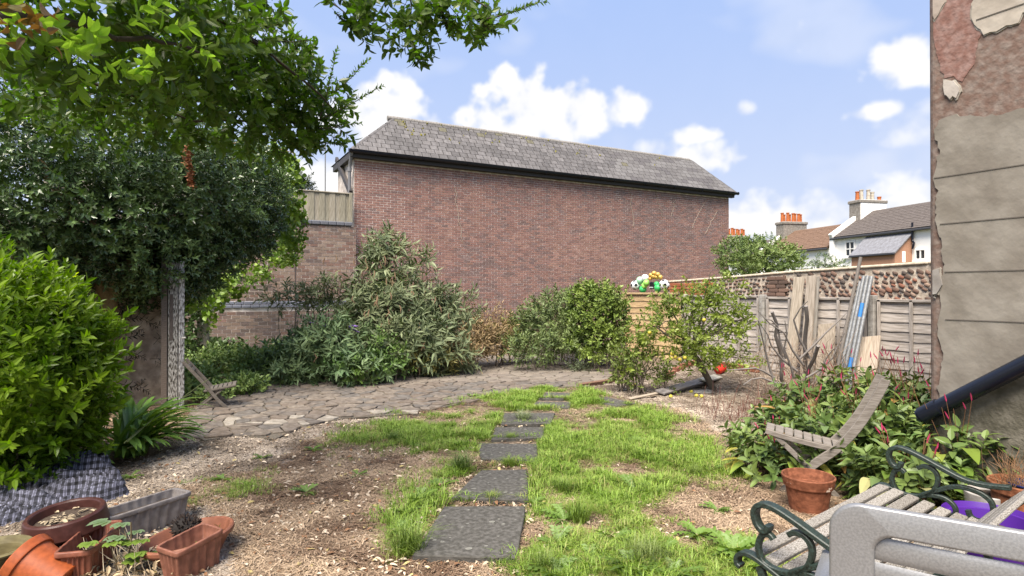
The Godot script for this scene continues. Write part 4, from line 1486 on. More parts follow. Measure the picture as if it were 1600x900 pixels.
			part(ext, "lean_to_gutter", lg.mesh(), mat(lin(0.03, 0.03, 0.035), 0.5))
			var sl := Shape.new()
			sl.box(Transform3D(Basis(), Vector3(x0 - 0.01, 3.55, -0.6)), Vector3(0.05, 0.62, 0.2), 0.004)
			part(ext, "narrow_window", sl.mesh(), white)
			var vp := Shape.new()
			vp.tube(PackedVector3Array([Vector3(-6.12, 4.4, -0.12), Vector3(-6.12, 5.5, -0.12)]), PackedFloat32Array([0.055]), 8)
			vp.tube(PackedVector3Array([Vector3(-6.12, 4.5, -0.12), Vector3(-6.25, 4.3, -0.14), Vector3(-6.12, 4.0, -0.12)]), PackedFloat32Array([0.055]), 8)
			part(h, "vent_pipe", vp.mesh(), M.black)
			# the sunny side of this stack is painted
			var wp := Shape.new()
			wp.box(Transform3D(Basis(), Vector3(l1 - 0.2 - 0.485, r + 0.1, 2.6)), Vector3(0.02, 1.5, 2.05))
			part(roof, "painted_face", wp.mesh(), white)


func win(h: Node3D, at: Vector3, w: float, hh: float, nx: int, ny: int) -> void:
	var fr := Shape.new()
	for s in [-1.0, 1.0]:
		fr.box(Transform3D(Basis(), at + Vector3(s * (w / 2.0 - 0.04), 0, -0.03)), Vector3(0.08, hh, 0.08), 0.004)
		fr.box(Transform3D(Basis(), at + Vector3(0, s * (hh / 2.0 - 0.04), -0.033)), Vector3(w - 0.16, 0.08, 0.08), 0.004)
	for i in range(1, nx):
		fr.box(Transform3D(Basis(), at + Vector3(-w / 2.0 + w * i / nx, 0, -0.028)), Vector3(0.06, hh - 0.16, 0.07))
	for i in range(1, ny):
		fr.box(Transform3D(Basis(), at + Vector3(0, -hh / 2.0 + hh * i / ny, -0.026)), Vector3(w - 0.17, 0.06, 0.06))
	fr.box(Transform3D(Basis(), at + Vector3(0, -hh / 2.0 - 0.06, -0.06)), Vector3(w + 0.2, 0.09, 0.16), 0.01)
	var f := part(h, "window", fr.mesh(), M.white_paint)
	for i in nx:
		for j in ny:
			var gl := Shape.new()
			gl.box(Transform3D(Basis(), at + Vector3(-w / 2.0 + w * (i + 0.5) / nx, -hh / 2.0 + hh * (j + 0.5) / ny, -0.008)), Vector3(w / nx - 0.05, hh / ny - 0.05, 0.012))
			part(f, "pane", gl.mesh(), M.glass_dark)


func make_trees() -> void:
	# the dark evergreen over the outhouse
	var t := thing("evergreen_tree", "dark glossy evergreen tree overgrown with ivy above the outhouse door", "tree", Vector3.ZERO)
	var s := Shape.new()
	branch(s, Vector3(-1.129, 0.000, -9.289), Vector3(-0.930, 1.473, -9.487), 0.12, 0.09, Vector3(0.05, 0, 0), 5, 0.02, 8)
	branch(s, Vector3(-0.930, 1.473, -9.487), Vector3(-0.617, 2.073, -9.431), 0.09, 0.07, Vector3(-0.05, 0, 0), 5, 0.02, 8)
	branch(s, Vector3(-0.758, 1.727, -9.394), Vector3(-1.269, 2.867, -9.329), 0.07, 0.03, Vector3(0, 0.1, 0), 6, 0.05)
	branch(s, Vector3(-0.617, 2.073, -9.431), Vector3(0.285, 3.100, -10.080), 0.06, 0.02, Vector3(0, 0.1, 0), 6, 0.05)
	branch(s, Vector3(-0.930, 1.473, -9.487), Vector3(-1.677, 3.253, -9.437), 0.09, 0.05, Vector3(0, 0, 0), 6, 0.05)
	part(t, "trunk", s.mesh(), mat(lin(0.20, 0.145, 0.07), 0.9, M.fine, Vector3(5, 1.5, 5), M.rough_n))
	var blobs := [
		[Vector3(-1.815, 3.187, -9.170), Vector3(1.2, 1.0, 0.9), 806], [Vector3(-1.252, 2.608, -9.206), Vector3(1.1, 0.75, 0.8), 806], [Vector3(-0.859, 3.487, -9.335), Vector3(1.2, 0.75, 0.9), 676],
		[Vector3(-1.795, 2.038, -9.387), Vector3(1.0, 0.6, 0.7), 546], [Vector3(-0.730, 2.030, -9.492), Vector3(0.85, 0.42, 0.6), 598], [Vector3(-0.134, 2.848, -9.852), Vector3(1.0, 0.95, 0.8), 988],
		[Vector3(-0.096, 2.073, -10.059), Vector3(0.65, 0.40, 0.6), 624], [Vector3(0.342, 2.661, -10.504), Vector3(0.72, 0.68, 0.7), 728], [Vector3(0.291, 3.529, -10.304), Vector3(1.0, 0.55, 0.8), 598],
		[Vector3(0.853, 3.355, -11.137), Vector3(0.6, 0.7, 0.6), 546], [Vector3(0.902, 2.642, -11.111), Vector3(0.42, 0.42, 0.5), 312], [Vector3(-0.444, 1.645, -9.678), Vector3(0.5, 0.2, 0.4), 195], [Vector3(-0.055, 1.696, -10.150), Vector3(0.32, 0.18, 0.4), 169],
	]
	var xf := blob_shoots(blobs, 0.45, 0.15, 0.7, 0.8, 1.3)
	var lv := shoot_leaves(11, 0.15, 1.35, 0.55, 11)
	var dark := leafy(0.24, Color(0.4, 0.5, 0.14))
	dark.metallic_specular = 0.5
	var cols := tones(xf, Color(0.042, 0.075, 0.030), Color(0.135, 0.205, 0.075))
	var sm := shoot_mesh(lv, 0.15, 0.07, 0.03, 0.35, 0.25, 3)
	var one := Shape.new()
	leaf_shape(one, Transform3D(), 0.07, 0.03, 0.35, 0.25, 4)
	foliage(t, xf, cols, lv, sm, dark, one.mesh(), 0)

	# bright creeper hanging down its right side and along the brick wall
	var c := thing("climbing_vine", "yellow green climbing vine trailing over the brick wall beside the dark tree", "climbing plant", Vector3.ZERO)
	var vb := [
		[Vector3(1.498, 3.467, -11.925), Vector3(0.28, 0.75, 0.3), 190], [Vector3(1.764, 2.955, -12.691), Vector3(0.20, 0.62, 0.3), 150], [Vector3(1.128, 3.078, -11.898), Vector3(0.4, 0.5, 0.3), 160], [Vector3(1.284, 3.847, -11.813), Vector3(0.45, 0.4, 0.4), 150],
		[Vector3(1.959, 2.616, -14.291), Vector3(0.14, 0.35, 0.2), 60], [Vector3(2.103, 2.517, -16.487), Vector3(0.42, 0.12, 0.2), 60], [Vector3(1.370, 2.100, -16.884), Vector3(0.5, 0.16, 0.2), 80], [Vector3(0.657, 1.740, -14.427), Vector3(0.45, 0.2, 0.3), 110], [Vector3(0.337, 1.466, -14.032), Vector3(0.25, 0.25, 0.3), 70],
		[Vector3(0.380, 1.277, -13.440), Vector3(0.08, 0.28, 0.1), 26], [Vector3(0.035, 1.600, -11.921), Vector3(0.2, 0.25, 0.3), 70],
	]
	var vx := blob_shoots(vb, 0.5, -0.3, 0.8, 0.8, 1.3)
	var vl := shoot_leaves(6, 0.16, 1.5, 0.8, 12)
	many(c, "foliage", shoot_mesh(vl, 0.16, 0.085, 0.07, 0.15, 0.2, 3), leafy(0.5, Color(0.6, 0.7, 0.12)), vx, tones(vx, Color(0.094, 0.175, 0.025), Color(0.237, 0.338, 0.037)))
	var vs := Shape.new()
	branch(vs, Vector3(0.931, 4.041, -10.867), Vector3(0.714, 2.944, -10.985), 0.012, 0.006, Vector3(0.1, 0, 0), 8, 0.05, 4)
	branch(vs, Vector3(0.576, 3.974, -10.605), Vector3(0.504, 3.303, -10.644), 0.012, 0.006, Vector3(0.05, 0, 0), 8, 0.05, 4)
	branch(vs, Vector3(0.294, 3.900, -10.416), Vector3(1.700, 4.143, -11.588), 0.014, 0.006, Vector3(0, 0.1, 0), 8, 0.05, 4)
	part(c, "stem", vs.mesh(), mat(lin(0.30, 0.17, 0.08), 0.9))
	var dry := thing("dead_ivy_strand", "brown dead ivy strand hanging in front of the dark tree", "creeper", Vector3.ZERO)
	var dx := []
	var dc := []
	for i in 46:
		dx.append(Transform3D(Basis.from_euler(Vector3(rnd(1.8, 2.8), rnd(0, TAU), 0)).scaled(Vector3.ONE * rnd(0.6, 1.0)), Vector3(-0.038, 3.373, -8.208).lerp(Vector3(0.010, 2.877, -8.182), i / 45.0) + rdir() * 0.02))
		dc.append(Color(0.26, 0.105, 0.045) * rnd(0.6, 1.3))
	many(dry, "foliage", shoot_mesh(shoot_leaves(4, 0.04, 1.2, 0.6, 13), 0.04, 0.06, 0.04), leafy(0.8, Color(0.3, 0.15, 0.05)), dx, dc)

	# pale trunk wrapped in ivy by the door
	var it := thing("ivy_trunk", "pale tree trunk wrapped in ivy behind the wooden door", "tree", Vector3(0.189, 0.000, -13.655))
	var ts := Shape.new()
	branch(ts, Vector3(0.06, 0, 0), Vector3(-0.02, 2.6, 0), 0.12, 0.10, Vector3(0.02, 0, 0), 6, 0.01, 10)
	part(it, "trunk", ts.mesh(), M.pale_bark)
	var ix := blob_shoots([[Vector3(-0.22, 0.7, 0.12), Vector3(0.24, 0.8, 0.2), 170], [Vector3(-0.22, 1.5, 0.12), Vector3(0.22, 0.6, 0.2), 120], [Vector3(0.0, 1.85, 0.2), Vector3(0.3, 0.3, 0.2), 60]], 0.5, 0.1, 0.7)
	many(it, "ivy", shoot_mesh(shoot_leaves(6, 0.1, 1.4, 0.7, 14), 0.1, 0.065, 0.055), leafy(0.4, Color(0.3, 0.4, 0.1)), ix, tones(ix, Color(0.035, 0.07, 0.018), Color(0.085, 0.14, 0.035)))

	# the tree that leans over the garden from the upper left, its boughs close to the lens
	var o := thing("overhanging_tree", "broad leaved tree overhanging the garden from the upper left corner", "tree", Vector3.ZERO)
	var bs := Shape.new()
	var root := Vector3(-1.762, 3.208, -3.910)
	branch(bs, Vector3(root.x - 0.5, 0, root.z), root, 0.14, 0.11, Vector3(0.05, 0, 0), 8, 0.02, 9)
	var limbs := [
		[root, Vector3(-0.827, 2.802, -3.404), 0.07, 0.03], [Vector3(-0.827, 2.802, -3.404), Vector3(-0.331, 2.874, -3.590), 0.03, 0.012], [Vector3(-0.331, 2.874, -3.590), Vector3(0.114, 3.013, -4.032), 0.014, 0.006],
		[Vector3(-1.467, 3.040, -3.751), Vector3(-0.534, 3.372, -3.928), 0.06, 0.035], [Vector3(-0.534, 3.372, -3.928), Vector3(0.252, 3.474, -4.640), 0.035, 0.015], [Vector3(0.252, 3.474, -4.640), Vector3(1.057, 3.132, -5.114), 0.016, 0.006],
		[Vector3(0.013, 3.514, -4.541), Vector3(0.697, 3.432, -5.081), 0.014, 0.006], [Vector3(-0.534, 3.372, -3.928), Vector3(0.490, 3.881, -4.511), 0.03, 0.02], [Vector3(-1.579, 2.970, -4.039), Vector3(-0.850, 3.010, -4.781), 0.04, 0.012],
		[Vector3(-0.850, 3.010, -4.781), Vector3(0.015, 2.911, -5.223), 0.014, 0.006], [Vector3(0.015, 2.911, -5.223), Vector3(1.001, 3.026, -5.371), 0.012, 0.004], [Vector3(0.490, 3.881, -4.511), Vector3(1.364, 3.768, -4.037), 0.02, 0.01], [Vector3(1.364, 3.768, -4.037), Vector3(1.841, 3.610, -3.779), 0.012, 0.005],
		[Vector3(0.490, 3.881, -4.511), Vector3(0.921, 3.471, -4.050), 0.012, 0.004], [Vector3(1.364, 3.768, -4.037), Vector3(1.364, 3.384, -4.037), 0.008, 0.003],
	]
	for l in limbs: branch(bs, l[0], l[1], l[2], l[3], Vector3(0, 0.04, 0), 7, 0.012, 6)
	# free twigs that stick out against the sky
	var twigs := [
		[Vector3(0.915, 3.025, -5.190), Vector3(1.397, 3.315, -4.929)], [Vector3(0.962, 3.052, -5.165), Vector3(1.080, 3.616, -5.101)], [Vector3(1.033, 3.240, -5.126), Vector3(1.293, 3.530, -4.986)], [Vector3(0.867, 2.971, -5.216), Vector3(1.246, 3.014, -5.011)], [Vector3(0.853, 2.942, -5.451), Vector3(1.197, 2.886, -5.265)],
		[Vector3(0.421, 3.496, -4.662), Vector3(0.610, 3.519, -4.446)], [Vector3(0.502, 3.426, -4.618), Vector3(0.737, 3.375, -4.377)], [Vector3(0.624, 3.356, -4.893), Vector3(0.755, 3.524, -4.822)], [Vector3(0.742, 3.381, -5.057), Vector3(0.887, 3.608, -4.978)],
		[Vector3(1.841, 3.528, -3.779), Vector3(2.178, 3.646, -3.597)], [Vector3(1.761, 3.565, -3.822), Vector3(1.900, 3.429, -3.747)], [Vector3(0.864, 3.471, -4.081), Vector3(1.004, 3.325, -4.005)], [Vector3(1.563, 3.587, -3.930), Vector3(1.622, 3.406, -3.898)],
	]
	for w in twigs: branch(bs, w[0], w[1], 0.006, 0.0022, Vector3(0, -0.015, 0), 6, 0.004, 5)
	part(o, "branches", bs.mesh(), M.dark_bark)
	var ob := [  # first clump is unseen canopy, added to shade the near leaves
		[Vector3(-0.715, 3.314, -3.287), Vector3(0.85, 0.15, 0.6), 150], [Vector3(-0.655, 2.834, -3.425), Vector3(0.42, 0.2, 0.4), 50], [Vector3(-0.416, 2.874, -3.636), Vector3(0.5, 0.25, 0.5), 76], [Vector3(-0.805, 2.935, -4.530), Vector3(0.6, 0.2, 0.5), 65], [Vector3(-0.154, 3.162, -4.063), Vector3(0.5, 0.3, 0.5), 86],
		[Vector3(-0.239, 2.969, -4.451), Vector3(0.55, 0.28, 0.5), 108], [Vector3(0.173, 3.384, -4.683), Vector3(0.45, 0.35, 0.5), 108], [Vector3(0.142, 3.076, -5.040), Vector3(0.6, 0.35, 0.5), 137], [Vector3(-0.463, 2.960, -5.482), Vector3(0.7, 0.2, 0.4), 86], [Vector3(-0.984, 3.043, -5.536), Vector3(0.7, 0.16, 0.4), 65],
		[Vector3(0.618, 3.365, -5.237), Vector3(0.38, 0.34, 0.4), 122], [Vector3(0.837, 3.190, -5.346), Vector3(0.36, 0.32, 0.4), 108], [Vector3(0.558, 3.026, -5.611), Vector3(0.5, 0.22, 0.4), 94], [Vector3(0.431, 3.587, -4.770), Vector3(0.22, 0.2, 0.3), 36],
		[Vector3(0.940, 3.535, -4.040), Vector3(0.14, 0.1, 0.15), 22], [Vector3(1.004, 3.437, -4.005), Vector3(0.07, 0.1, 0.1), 12], [Vector3(1.444, 3.677, -3.994), Vector3(0.26, 0.15, 0.25), 37], [Vector3(1.364, 3.429, -4.037), Vector3(0.13, 0.13, 0.15), 26], [Vector3(1.682, 3.587, -3.865), Vector3(0.2, 0.10, 0.2), 26], [Vector3(1.849, 3.497, -3.775), Vector3(0.1, 0.06, 0.1), 10],
		[Vector3(-0.413, 3.372, -3.862), Vector3(1.0, 0.2, 0.8), 101],
	]
	var ox := blob_shoots(ob, 0.1, 0.0, 0.9, 0.75, 1.15)
	for w in twigs:
		var n := 7
		for i in n:
			var p: Vector3 = w[0].lerp(w[1], (i + 1.0) / n)
			var d: Vector3 = (w[1] - w[0]).normalized() + rdir() * 0.25
			ox.append(Transform3D(basis_y(d, rnd(0, TAU)).scaled(Vector3.ONE * rnd(0.42, 0.62)), p - d * 0.05))
	var ol := shoot_leaves(9, 0.15, 1.25, 0.55, 15)
	var om := leafy(0.33, Color(0.8, 1.0, 0.28))
	var oc := tones(ox, Color(0.085, 0.135, 0.03), Color(0.165, 0.235, 0.05))
	var os := Shape.new()
	leaf_shape(os, Transform3D(), 0.078, 0.037, 0.22, 0.18, 6)
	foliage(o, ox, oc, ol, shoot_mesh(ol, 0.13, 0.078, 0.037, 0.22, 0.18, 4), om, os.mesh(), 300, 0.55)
	var dd := thing("withered_leaves", "brown and yellow withered leaf cluster in the top left corner", "leaves", Vector3.ZERO)
	var dl := []
	for i in 34:
		var m := Shape.new()
		var p := Vector3(-0.597, 2.674, -2.995) + Vector3(rnd(-0.13, 0.11), rnd(-0.09, 0.09), rnd(-0.1, 0.1))
		leaf_shape(m, Transform3D(Basis.from_euler(Vector3(rnd(0, 6), rnd(0, 6), rnd(0, 6))), Vector3.ZERO), rnd(0.035, 0.06), rnd(0.025, 0.042), 0.4, 0.5, 5)
		var f: float = rnd(0.5, 1.3)
		var lm := leafy(0.75, Color(0.5, 0.35, 0.1))
		lm.vertex_color_use_as_albedo = false
		lm.albedo_color = lin(0.11 * f, (0.078 if i % 3 else 0.10) * f, 0.036 * f)
		part(dd, "leaf", m.mesh(), lm, Transform3D(Basis(), p))

	# trees beyond the walls
	far_tree("garden_tree", "round green tree beyond the flint wall, right of the brick building", Vector3(16.142, 2.315, -12.867), 2.2, [[Vector3(16.142, 2.519, -12.867), Vector3(1.0, 0.75, 0.9), 420], [Vector3(14.527, 2.568, -12.604), Vector3(0.55, 0.65, 0.6), 220], [Vector3(17.305, 2.648, -12.806), Vector3(0.35, 0.35, 0.4), 100], [Vector3(15.873, 2.724, -13.013), Vector3(0.6, 0.55, 0.6), 200]], Color(0.10, 0.155, 0.04), Color(0.23, 0.30, 0.09), 0.09)
	far_tree("garden_shrub", "loose pale shrub in front of the white houses", Vector3(24.425, 2.439, -16.343), 1.6, [[Vector3(24.425, 2.858, -16.343), Vector3(0.55, 0.35, 0.4), 60], [Vector3(23.884, 2.634, -16.635), Vector3(0.5, 0.22, 0.4), 40], [Vector3(24.917, 2.718, -16.076), Vector3(0.4, 0.22, 0.4), 36]], Color(0.11, 0.15, 0.08), Color(0.20, 0.26, 0.13), 0.08)
	far_tree("distant_tree", "small dark tree top behind the timber fence on the wall", Vector3(4.216, 5.933, -27.283), 5.6, [[Vector3(4.068, 6.045, -27.363), Vector3(0.8, 0.5, 0.8), 160], [Vector3(3.527, 6.213, -27.656), Vector3(1.2, 0.9, 0.8), 260]], Color(0.03, 0.045, 0.02), Color(0.06, 0.085, 0.03), 0.12)


func far_tree(called: String, label: String, at: Vector3, h: float, blobs: Array, a: Color, b: Color, leaf: float) -> void:
	var t := thing(called, label, "shrub" if called.ends_with("shrub") else "tree", Vector3(at.x, 0, at.z))
	var s := Shape.new()
	branch(s, Vector3.ZERO, Vector3(0, h, 0), 0.1, 0.05, Vector3(0.05, 0, 0), 5, 0.03, 7)
	for q in blobs:
		q[0] = q[0] - Vector3(at.x, 0, at.z)
		branch(s, Vector3(0, h * 0.55, 0), q[0], 0.05, 0.015, Vector3(0, 0.1, 0), 4, 0.05, 5)
	part(t, "trunk", s.mesh(), M.bark)
	var xf := blob_shoots(blobs, 0.4, 0.5, 0.7)
	many(t, "crown", shoot_mesh(shoot_leaves(9, leaf * 1.8, 1.3, 0.4, 21), leaf * 1.8, leaf, leaf * 0.5), leafy(0.5, Color(0.4, 0.5, 0.12)), xf, tones(xf, a, b))


func shrub(called: String, label: String, cat: String, blobs: Array, leaf: Vector2, k: int, stem: float, a: Color, b: Color, opts := {}) -> Node3D:
	var first: Vector3 = blobs[0][0]
	var t := thing(called, label, cat, Vector3(first.x, 0, first.z), 0, opts.get("group", ""))
	var s := Shape.new()
	for q in blobs:
		q[0] = q[0] - Vector3(first.x, 0, first.z)
		var n: int = opts.get("stems", 3)
		for i in n:
			var r: Vector3 = q[1]
			branch(s, Vector3(q[0].x + rnd(-0.3, 0.3) * r.x, 0, q[0].z + rnd(-0.3, 0.3) * r.z), q[0] + Vector3(rnd(-0.6, 0.6) * r.x, rnd(0.0, 0.7) * r.y, rnd(-0.6, 0.6) * r.z), 0.014, 0.005, Vector3.ZERO, 5, 0.03, 5)
	part(t, "stems", s.mesh(), M.bark)
	var xf := blob_shoots(blobs, opts.get("shell", 0.35), opts.get("up", 0.5), opts.get("wild", 0.6), opts.get("size_lo", 0.8), opts.get("size_hi", 1.25))
	var lv := shoot_leaves(k, stem, opts.get("open", 1.25), opts.get("tight", 0.4), opts.get("seed", 30))
	var m := leafy(opts.get("rough", 0.5), opts.get("back", Color(0.4, 0.5, 0.15)))
	var one := Shape.new()
	leaf_shape(one, Transform3D(), leaf.x, leaf.y, 0.25, opts.get("droop", 0.25), 5)
	foliage(t, xf, tones(xf, a, b), lv, shoot_mesh(lv, stem, leaf.x, leaf.y, 0.25, opts.get("droop", 0.25), 3), m, one.mesh(), opts.get("singles", 0))
	return t


func make_shrubs() -> void:
	# clipped hedge on the left
	shrub("laurel_hedge", "bright green rounded laurel hedge at the left edge", "hedge", [
		[Vector3(-1.284, 0.928, -6.381), Vector3(0.70, 0.80, 0.7), 1250], [Vector3(-1.085, 1.047, -6.614), Vector3(0.33, 0.46, 0.45), 420], [Vector3(-1.045, 0.610, -6.479), Vector3(0.33, 0.5, 0.45), 420], [Vector3(-1.851, 1.125, -6.915), Vector3(0.6, 1.0, 0.7), 420], [Vector3(-1.335, 1.516, -6.636), Vector3(0.38, 0.25, 0.4), 260], [Vector3(-1.213, 0.229, -6.342), Vector3(0.5, 0.32, 0.5), 320],
	], Vector2(0.082, 0.030), 9, 0.11, Color(0.090, 0.174, 0.014), Color(0.228, 0.336, 0.026), {"size_lo": 0.55, "size_hi": 1.35, "singles": 300, "shell": 0.72, "up": 0.75, "wild": 0.45, "open": 1.15, "tight": 0.35, "rough": 0.36, "seed": 31, "back": Color(0.9, 1.0, 0.14)})
	# buddleia in front of the wall
	var bud := shrub("buddleia", "large grey green buddleia bush against the brick wall", "shrub", [
		[Vector3(3.439, 0.889, -11.329), Vector3(0.88, 0.70, 0.75), 380], [Vector3(3.051, 1.308, -11.766), Vector3(0.42, 0.42, 0.5), 120], [Vector3(3.534, 2.155, -11.732), Vector3(0.34, 0.50, 0.4), 90], [Vector3(3.536, 2.518, -11.959), Vector3(0.17, 0.28, 0.25), 30], [Vector3(3.178, 2.190, -12.153), Vector3(0.24, 0.2, 0.3), 22], [Vector3(4.135, 2.190, -11.634), Vector3(0.2, 0.22, 0.3), 20], [Vector3(4.238, 1.148, -11.351), Vector3(0.5, 0.5, 0.6), 160], [Vector3(4.872, 0.933, -11.463), Vector3(0.38, 0.6, 0.5), 130], [Vector3(3.573, 0.535, -10.574), Vector3(0.8, 0.42, 0.45), 190], [Vector3(4.204, 0.446, -10.574), Vector3(0.5, 0.4, 0.5), 120],
	], Vector2(0.15, 0.033), 10, 0.24, Color(0.091, 0.123, 0.059), Color(0.239, 0.272, 0.149), {"stems": 4, "shell": 0.5, "up": 0.35, "wild": 0.7, "droop": 0.45, "open": 1.35, "tight": 0.5, "rough": 0.65, "seed": 32})
	for q in [[Vector3(2.491, 0.950, -10.705), Vector3(2.616, 1.002, -10.524)], [Vector3(2.511, 0.939, -10.694), Vector3(2.636, 0.889, -10.513)], [Vector3(1.922, 0.761, -10.786), Vector3(1.982, 0.814, -10.640)], [Vector3(2.050, 0.963, -10.716), Vector3(2.119, 1.041, -10.679)], [Vector3(1.939, 0.996, -11.004), Vector3(1.879, 1.064, -11.036)]]:
		var p := PackedVector3Array()
		for i in 6: p.append(q[0].lerp(q[1], i / 5.0) - bud.position + Vector3(0, 0.015 * sin(i), 0))
		var fl := Shape.new()
		fl.tube(p, PackedFloat32Array([0.012, 0.024, 0.024, 0.019, 0.012, 0.003]), 6)
		part(bud, "flower_spike", fl.mesh(), mat(lin(0.22, 0.13, 0.42), 0.85))
	var sp := Shape.new()
	for i in 90:
		var q: Vector3 = [Vector3(3.157, 1.304, -10.800), Vector3(3.487, 1.661, -11.076), Vector3(2.011, 0.448, -10.510), Vector3(3.744, 1.058, -10.709), Vector3(4.273, 0.576, -10.423), Vector3(2.890, 2.037, -11.626)][i % 6] + Vector3(rnd(-0.7, 0.7), rnd(-0.35, 0.35), rnd(-0.25, 0.35)) - bud.position
		sp.tube(PackedVector3Array([q, q + Vector3(rnd(-0.04, 0.04), -0.06, 0.01), q + Vector3(rnd(-0.05, 0.05), -0.14, 0.02)]), PackedFloat32Array([0.008, 0.014, 0.003]), 5)
	part(bud, "seed_spikes", sp.mesh(), mat(lin(0.19, 0.125, 0.075), 0.95)).set_meta("kind", "stuff")
	shrub("buddleia", "low spreading buddleia with purple flowers, left of the large bush", "shrub", [
		[Vector3(1.789, 0.380, -11.085), Vector3(0.6, 0.36, 0.5), 220], [Vector3(2.296, 0.482, -10.583), Vector3(0.7, 0.48, 0.5), 260], [Vector3(2.090, 0.836, -10.922), Vector3(0.42, 0.25, 0.5), 110], [Vector3(1.432, 0.229, -10.824), Vector3(0.4, 0.2, 0.4), 90], [Vector3(2.491, 0.256, -10.023), Vector3(0.5, 0.18, 0.3), 80],
	], Vector2(0.13, 0.034), 9, 0.2, Color(0.077, 0.133, 0.056), Color(0.189, 0.259, 0.119), {"shell": 0.4, "up": 0.4, "wild": 0.7, "droop": 0.35, "seed": 33, "rough": 0.6})
	# spray that leans left over the blue brick band
	shrub("buddleia", "long thin buddleia sprays leaning left across the blue brick band", "shrub", [
		[Vector3(2.232, 1.513, -11.983), Vector3(0.5, 0.13, 0.3), 46], [Vector3(1.654, 1.465, -12.068), Vector3(0.42, 0.12, 0.2), 36], [Vector3(2.494, 1.600, -12.068), Vector3(0.25, 0.14, 0.3), 26],
	], Vector2(0.14, 0.03), 8, 0.24, Color(0.111, 0.137, 0.065), Color(0.234, 0.260, 0.143), {"shell": 0.2, "up": 0.2, "wild": 0.6, "droop": 0.5, "seed": 34, "rough": 0.65})
	# row along the far boundary
	shrub("privet_bush", "rounded light green privet bush at the end of the fence", "shrub", [
		[Vector3(7.331, 1.010, -9.904), Vector3(0.52, 0.66, 0.6), 560], [Vector3(7.287, 1.400, -10.156), Vector3(0.36, 0.30, 0.4), 170], [Vector3(7.449, 1.342, -9.613), Vector3(0.26, 0.32, 0.4), 150], [Vector3(7.151, 0.576, -9.661), Vector3(0.5, 0.3, 0.5), 150],
	], Vector2(0.075, 0.035), 9, 0.12, Color(0.094, 0.150, 0.027), Color(0.213, 0.281, 0.056), {"shell": 0.6, "seed": 35, "up": 0.6})
	shrub("tall_weeds", "grey green bushy weeds between the privet bush and the dry grass", "shrub", [
		[Vector3(6.714, 0.855, -10.693), Vector3(0.55, 0.55, 0.5), 260], [Vector3(7.158, 1.245, -11.135), Vector3(0.5, 0.3, 0.4), 110], [Vector3(6.396, 0.774, -11.092), Vector3(0.45, 0.42, 0.4), 170], [Vector3(6.116, 0.448, -10.221), Vector3(0.7, 0.22, 0.3), 150], [Vector3(6.904, 0.616, -10.135), Vector3(0.5, 0.4, 0.4), 130], [Vector3(7.283, 1.316, -11.067), Vector3(0.2, 0.32, 0.2), 30],
	], Vector2(0.09, 0.028), 9, 0.18, Color(0.091, 0.130, 0.046), Color(0.215, 0.273, 0.098), {"shell": 0.3, "seed": 36, "wild": 0.8})
	shrub("yellow_bush", "small yellow green bush by the dry weeds near the wall", "shrub", [
		[Vector3(6.189, 0.691, -11.432), Vector3(0.42, 0.4, 0.4), 120], [Vector3(5.760, 0.516, -11.209), Vector3(0.4, 0.25, 0.3), 80],
	], Vector2(0.08, 0.03), 8, 0.16, Color(0.13, 0.15, 0.04), Color(0.25, 0.26, 0.07), {"seed": 37})
	shrub("dry_weeds", "tangle of dry brown weeds at the back of the paving", "weeds", [
		[Vector3(5.089, 0.503, -10.891), Vector3(0.42, 0.35, 0.3), 170], [Vector3(5.610, 0.667, -11.063), Vector3(0.3, 0.45, 0.3), 120], [Vector3(4.511, 0.313, -10.521), Vector3(0.35, 0.18, 0.25), 80], [Vector3(5.141, 0.840, -11.317), Vector3(0.25, 0.3, 0.2), 40],
	], Vector2(0.09, 0.018), 8, 0.24, Color(0.18, 0.125, 0.06), Color(0.36, 0.26, 0.14), {"shell": 0.1, "up": 0.9, "seed": 38, "rough": 0.85, "back": Color(0.4, 0.35, 0.15)})
	shrub("yellow_weeds", "yellowing low weeds below the large bush", "weeds", [
		[Vector3(3.695, 0.369, -10.395), Vector3(0.35, 0.14, 0.2), 70], [Vector3(4.093, 0.287, -10.293), Vector3(0.3, 0.16, 0.2), 60],
	], Vector2(0.08, 0.02), 8, 0.16, Color(0.20, 0.18, 0.05), Color(0.32, 0.28, 0.09), {"shell": 0.1, "up": 0.9, "seed": 39})
	shrub("nettle_patch", "bright green weeds growing at the foot of the large bush", "weeds", [
		[Vector3(2.984, 0.482, -10.211), Vector3(0.22, 0.36, 0.2), 60], [Vector3(2.586, 0.277, -9.971), Vector3(0.6, 0.12, 0.2), 80], [Vector3(3.053, 0.326, -10.060), Vector3(0.4, 0.2, 0.2), 60],
	], Vector2(0.07, 0.035), 8, 0.16, Color(0.065, 0.125, 0.03), Color(0.15, 0.24, 0.05), {"shell": 0.2, "up": 0.8, "seed": 40})
	shrub("ground_cover", "low green ground cover between the door and the brick wall", "ground cover", [
		[Vector3(0.630, 0.245, -11.599), Vector3(0.75, 0.28, 0.7), 330], [Vector3(1.116, 0.314, -11.222), Vector3(0.5, 0.30, 0.5), 220], [Vector3(0.364, 0.153, -12.880), Vector3(0.7, 0.28, 0.6), 220], [Vector3(0.030, 0.197, -10.218), Vector3(0.32, 0.22, 0.4), 140], [Vector3(0.272, 0.028, -9.632), Vector3(0.30, 0.14, 0.3), 110], [Vector3(1.174, 0.142, -13.010), Vector3(0.8, 0.2, 0.6), 160], [Vector3(0.726, 0.116, -10.069), Vector3(0.3, 0.10, 0.3), 90],
	], Vector2(0.075, 0.042), 8, 0.14, Color(0.12, 0.19, 0.05), Color(0.27, 0.36, 0.11), {"shell": 0.1, "up": 1.0, "seed": 41})
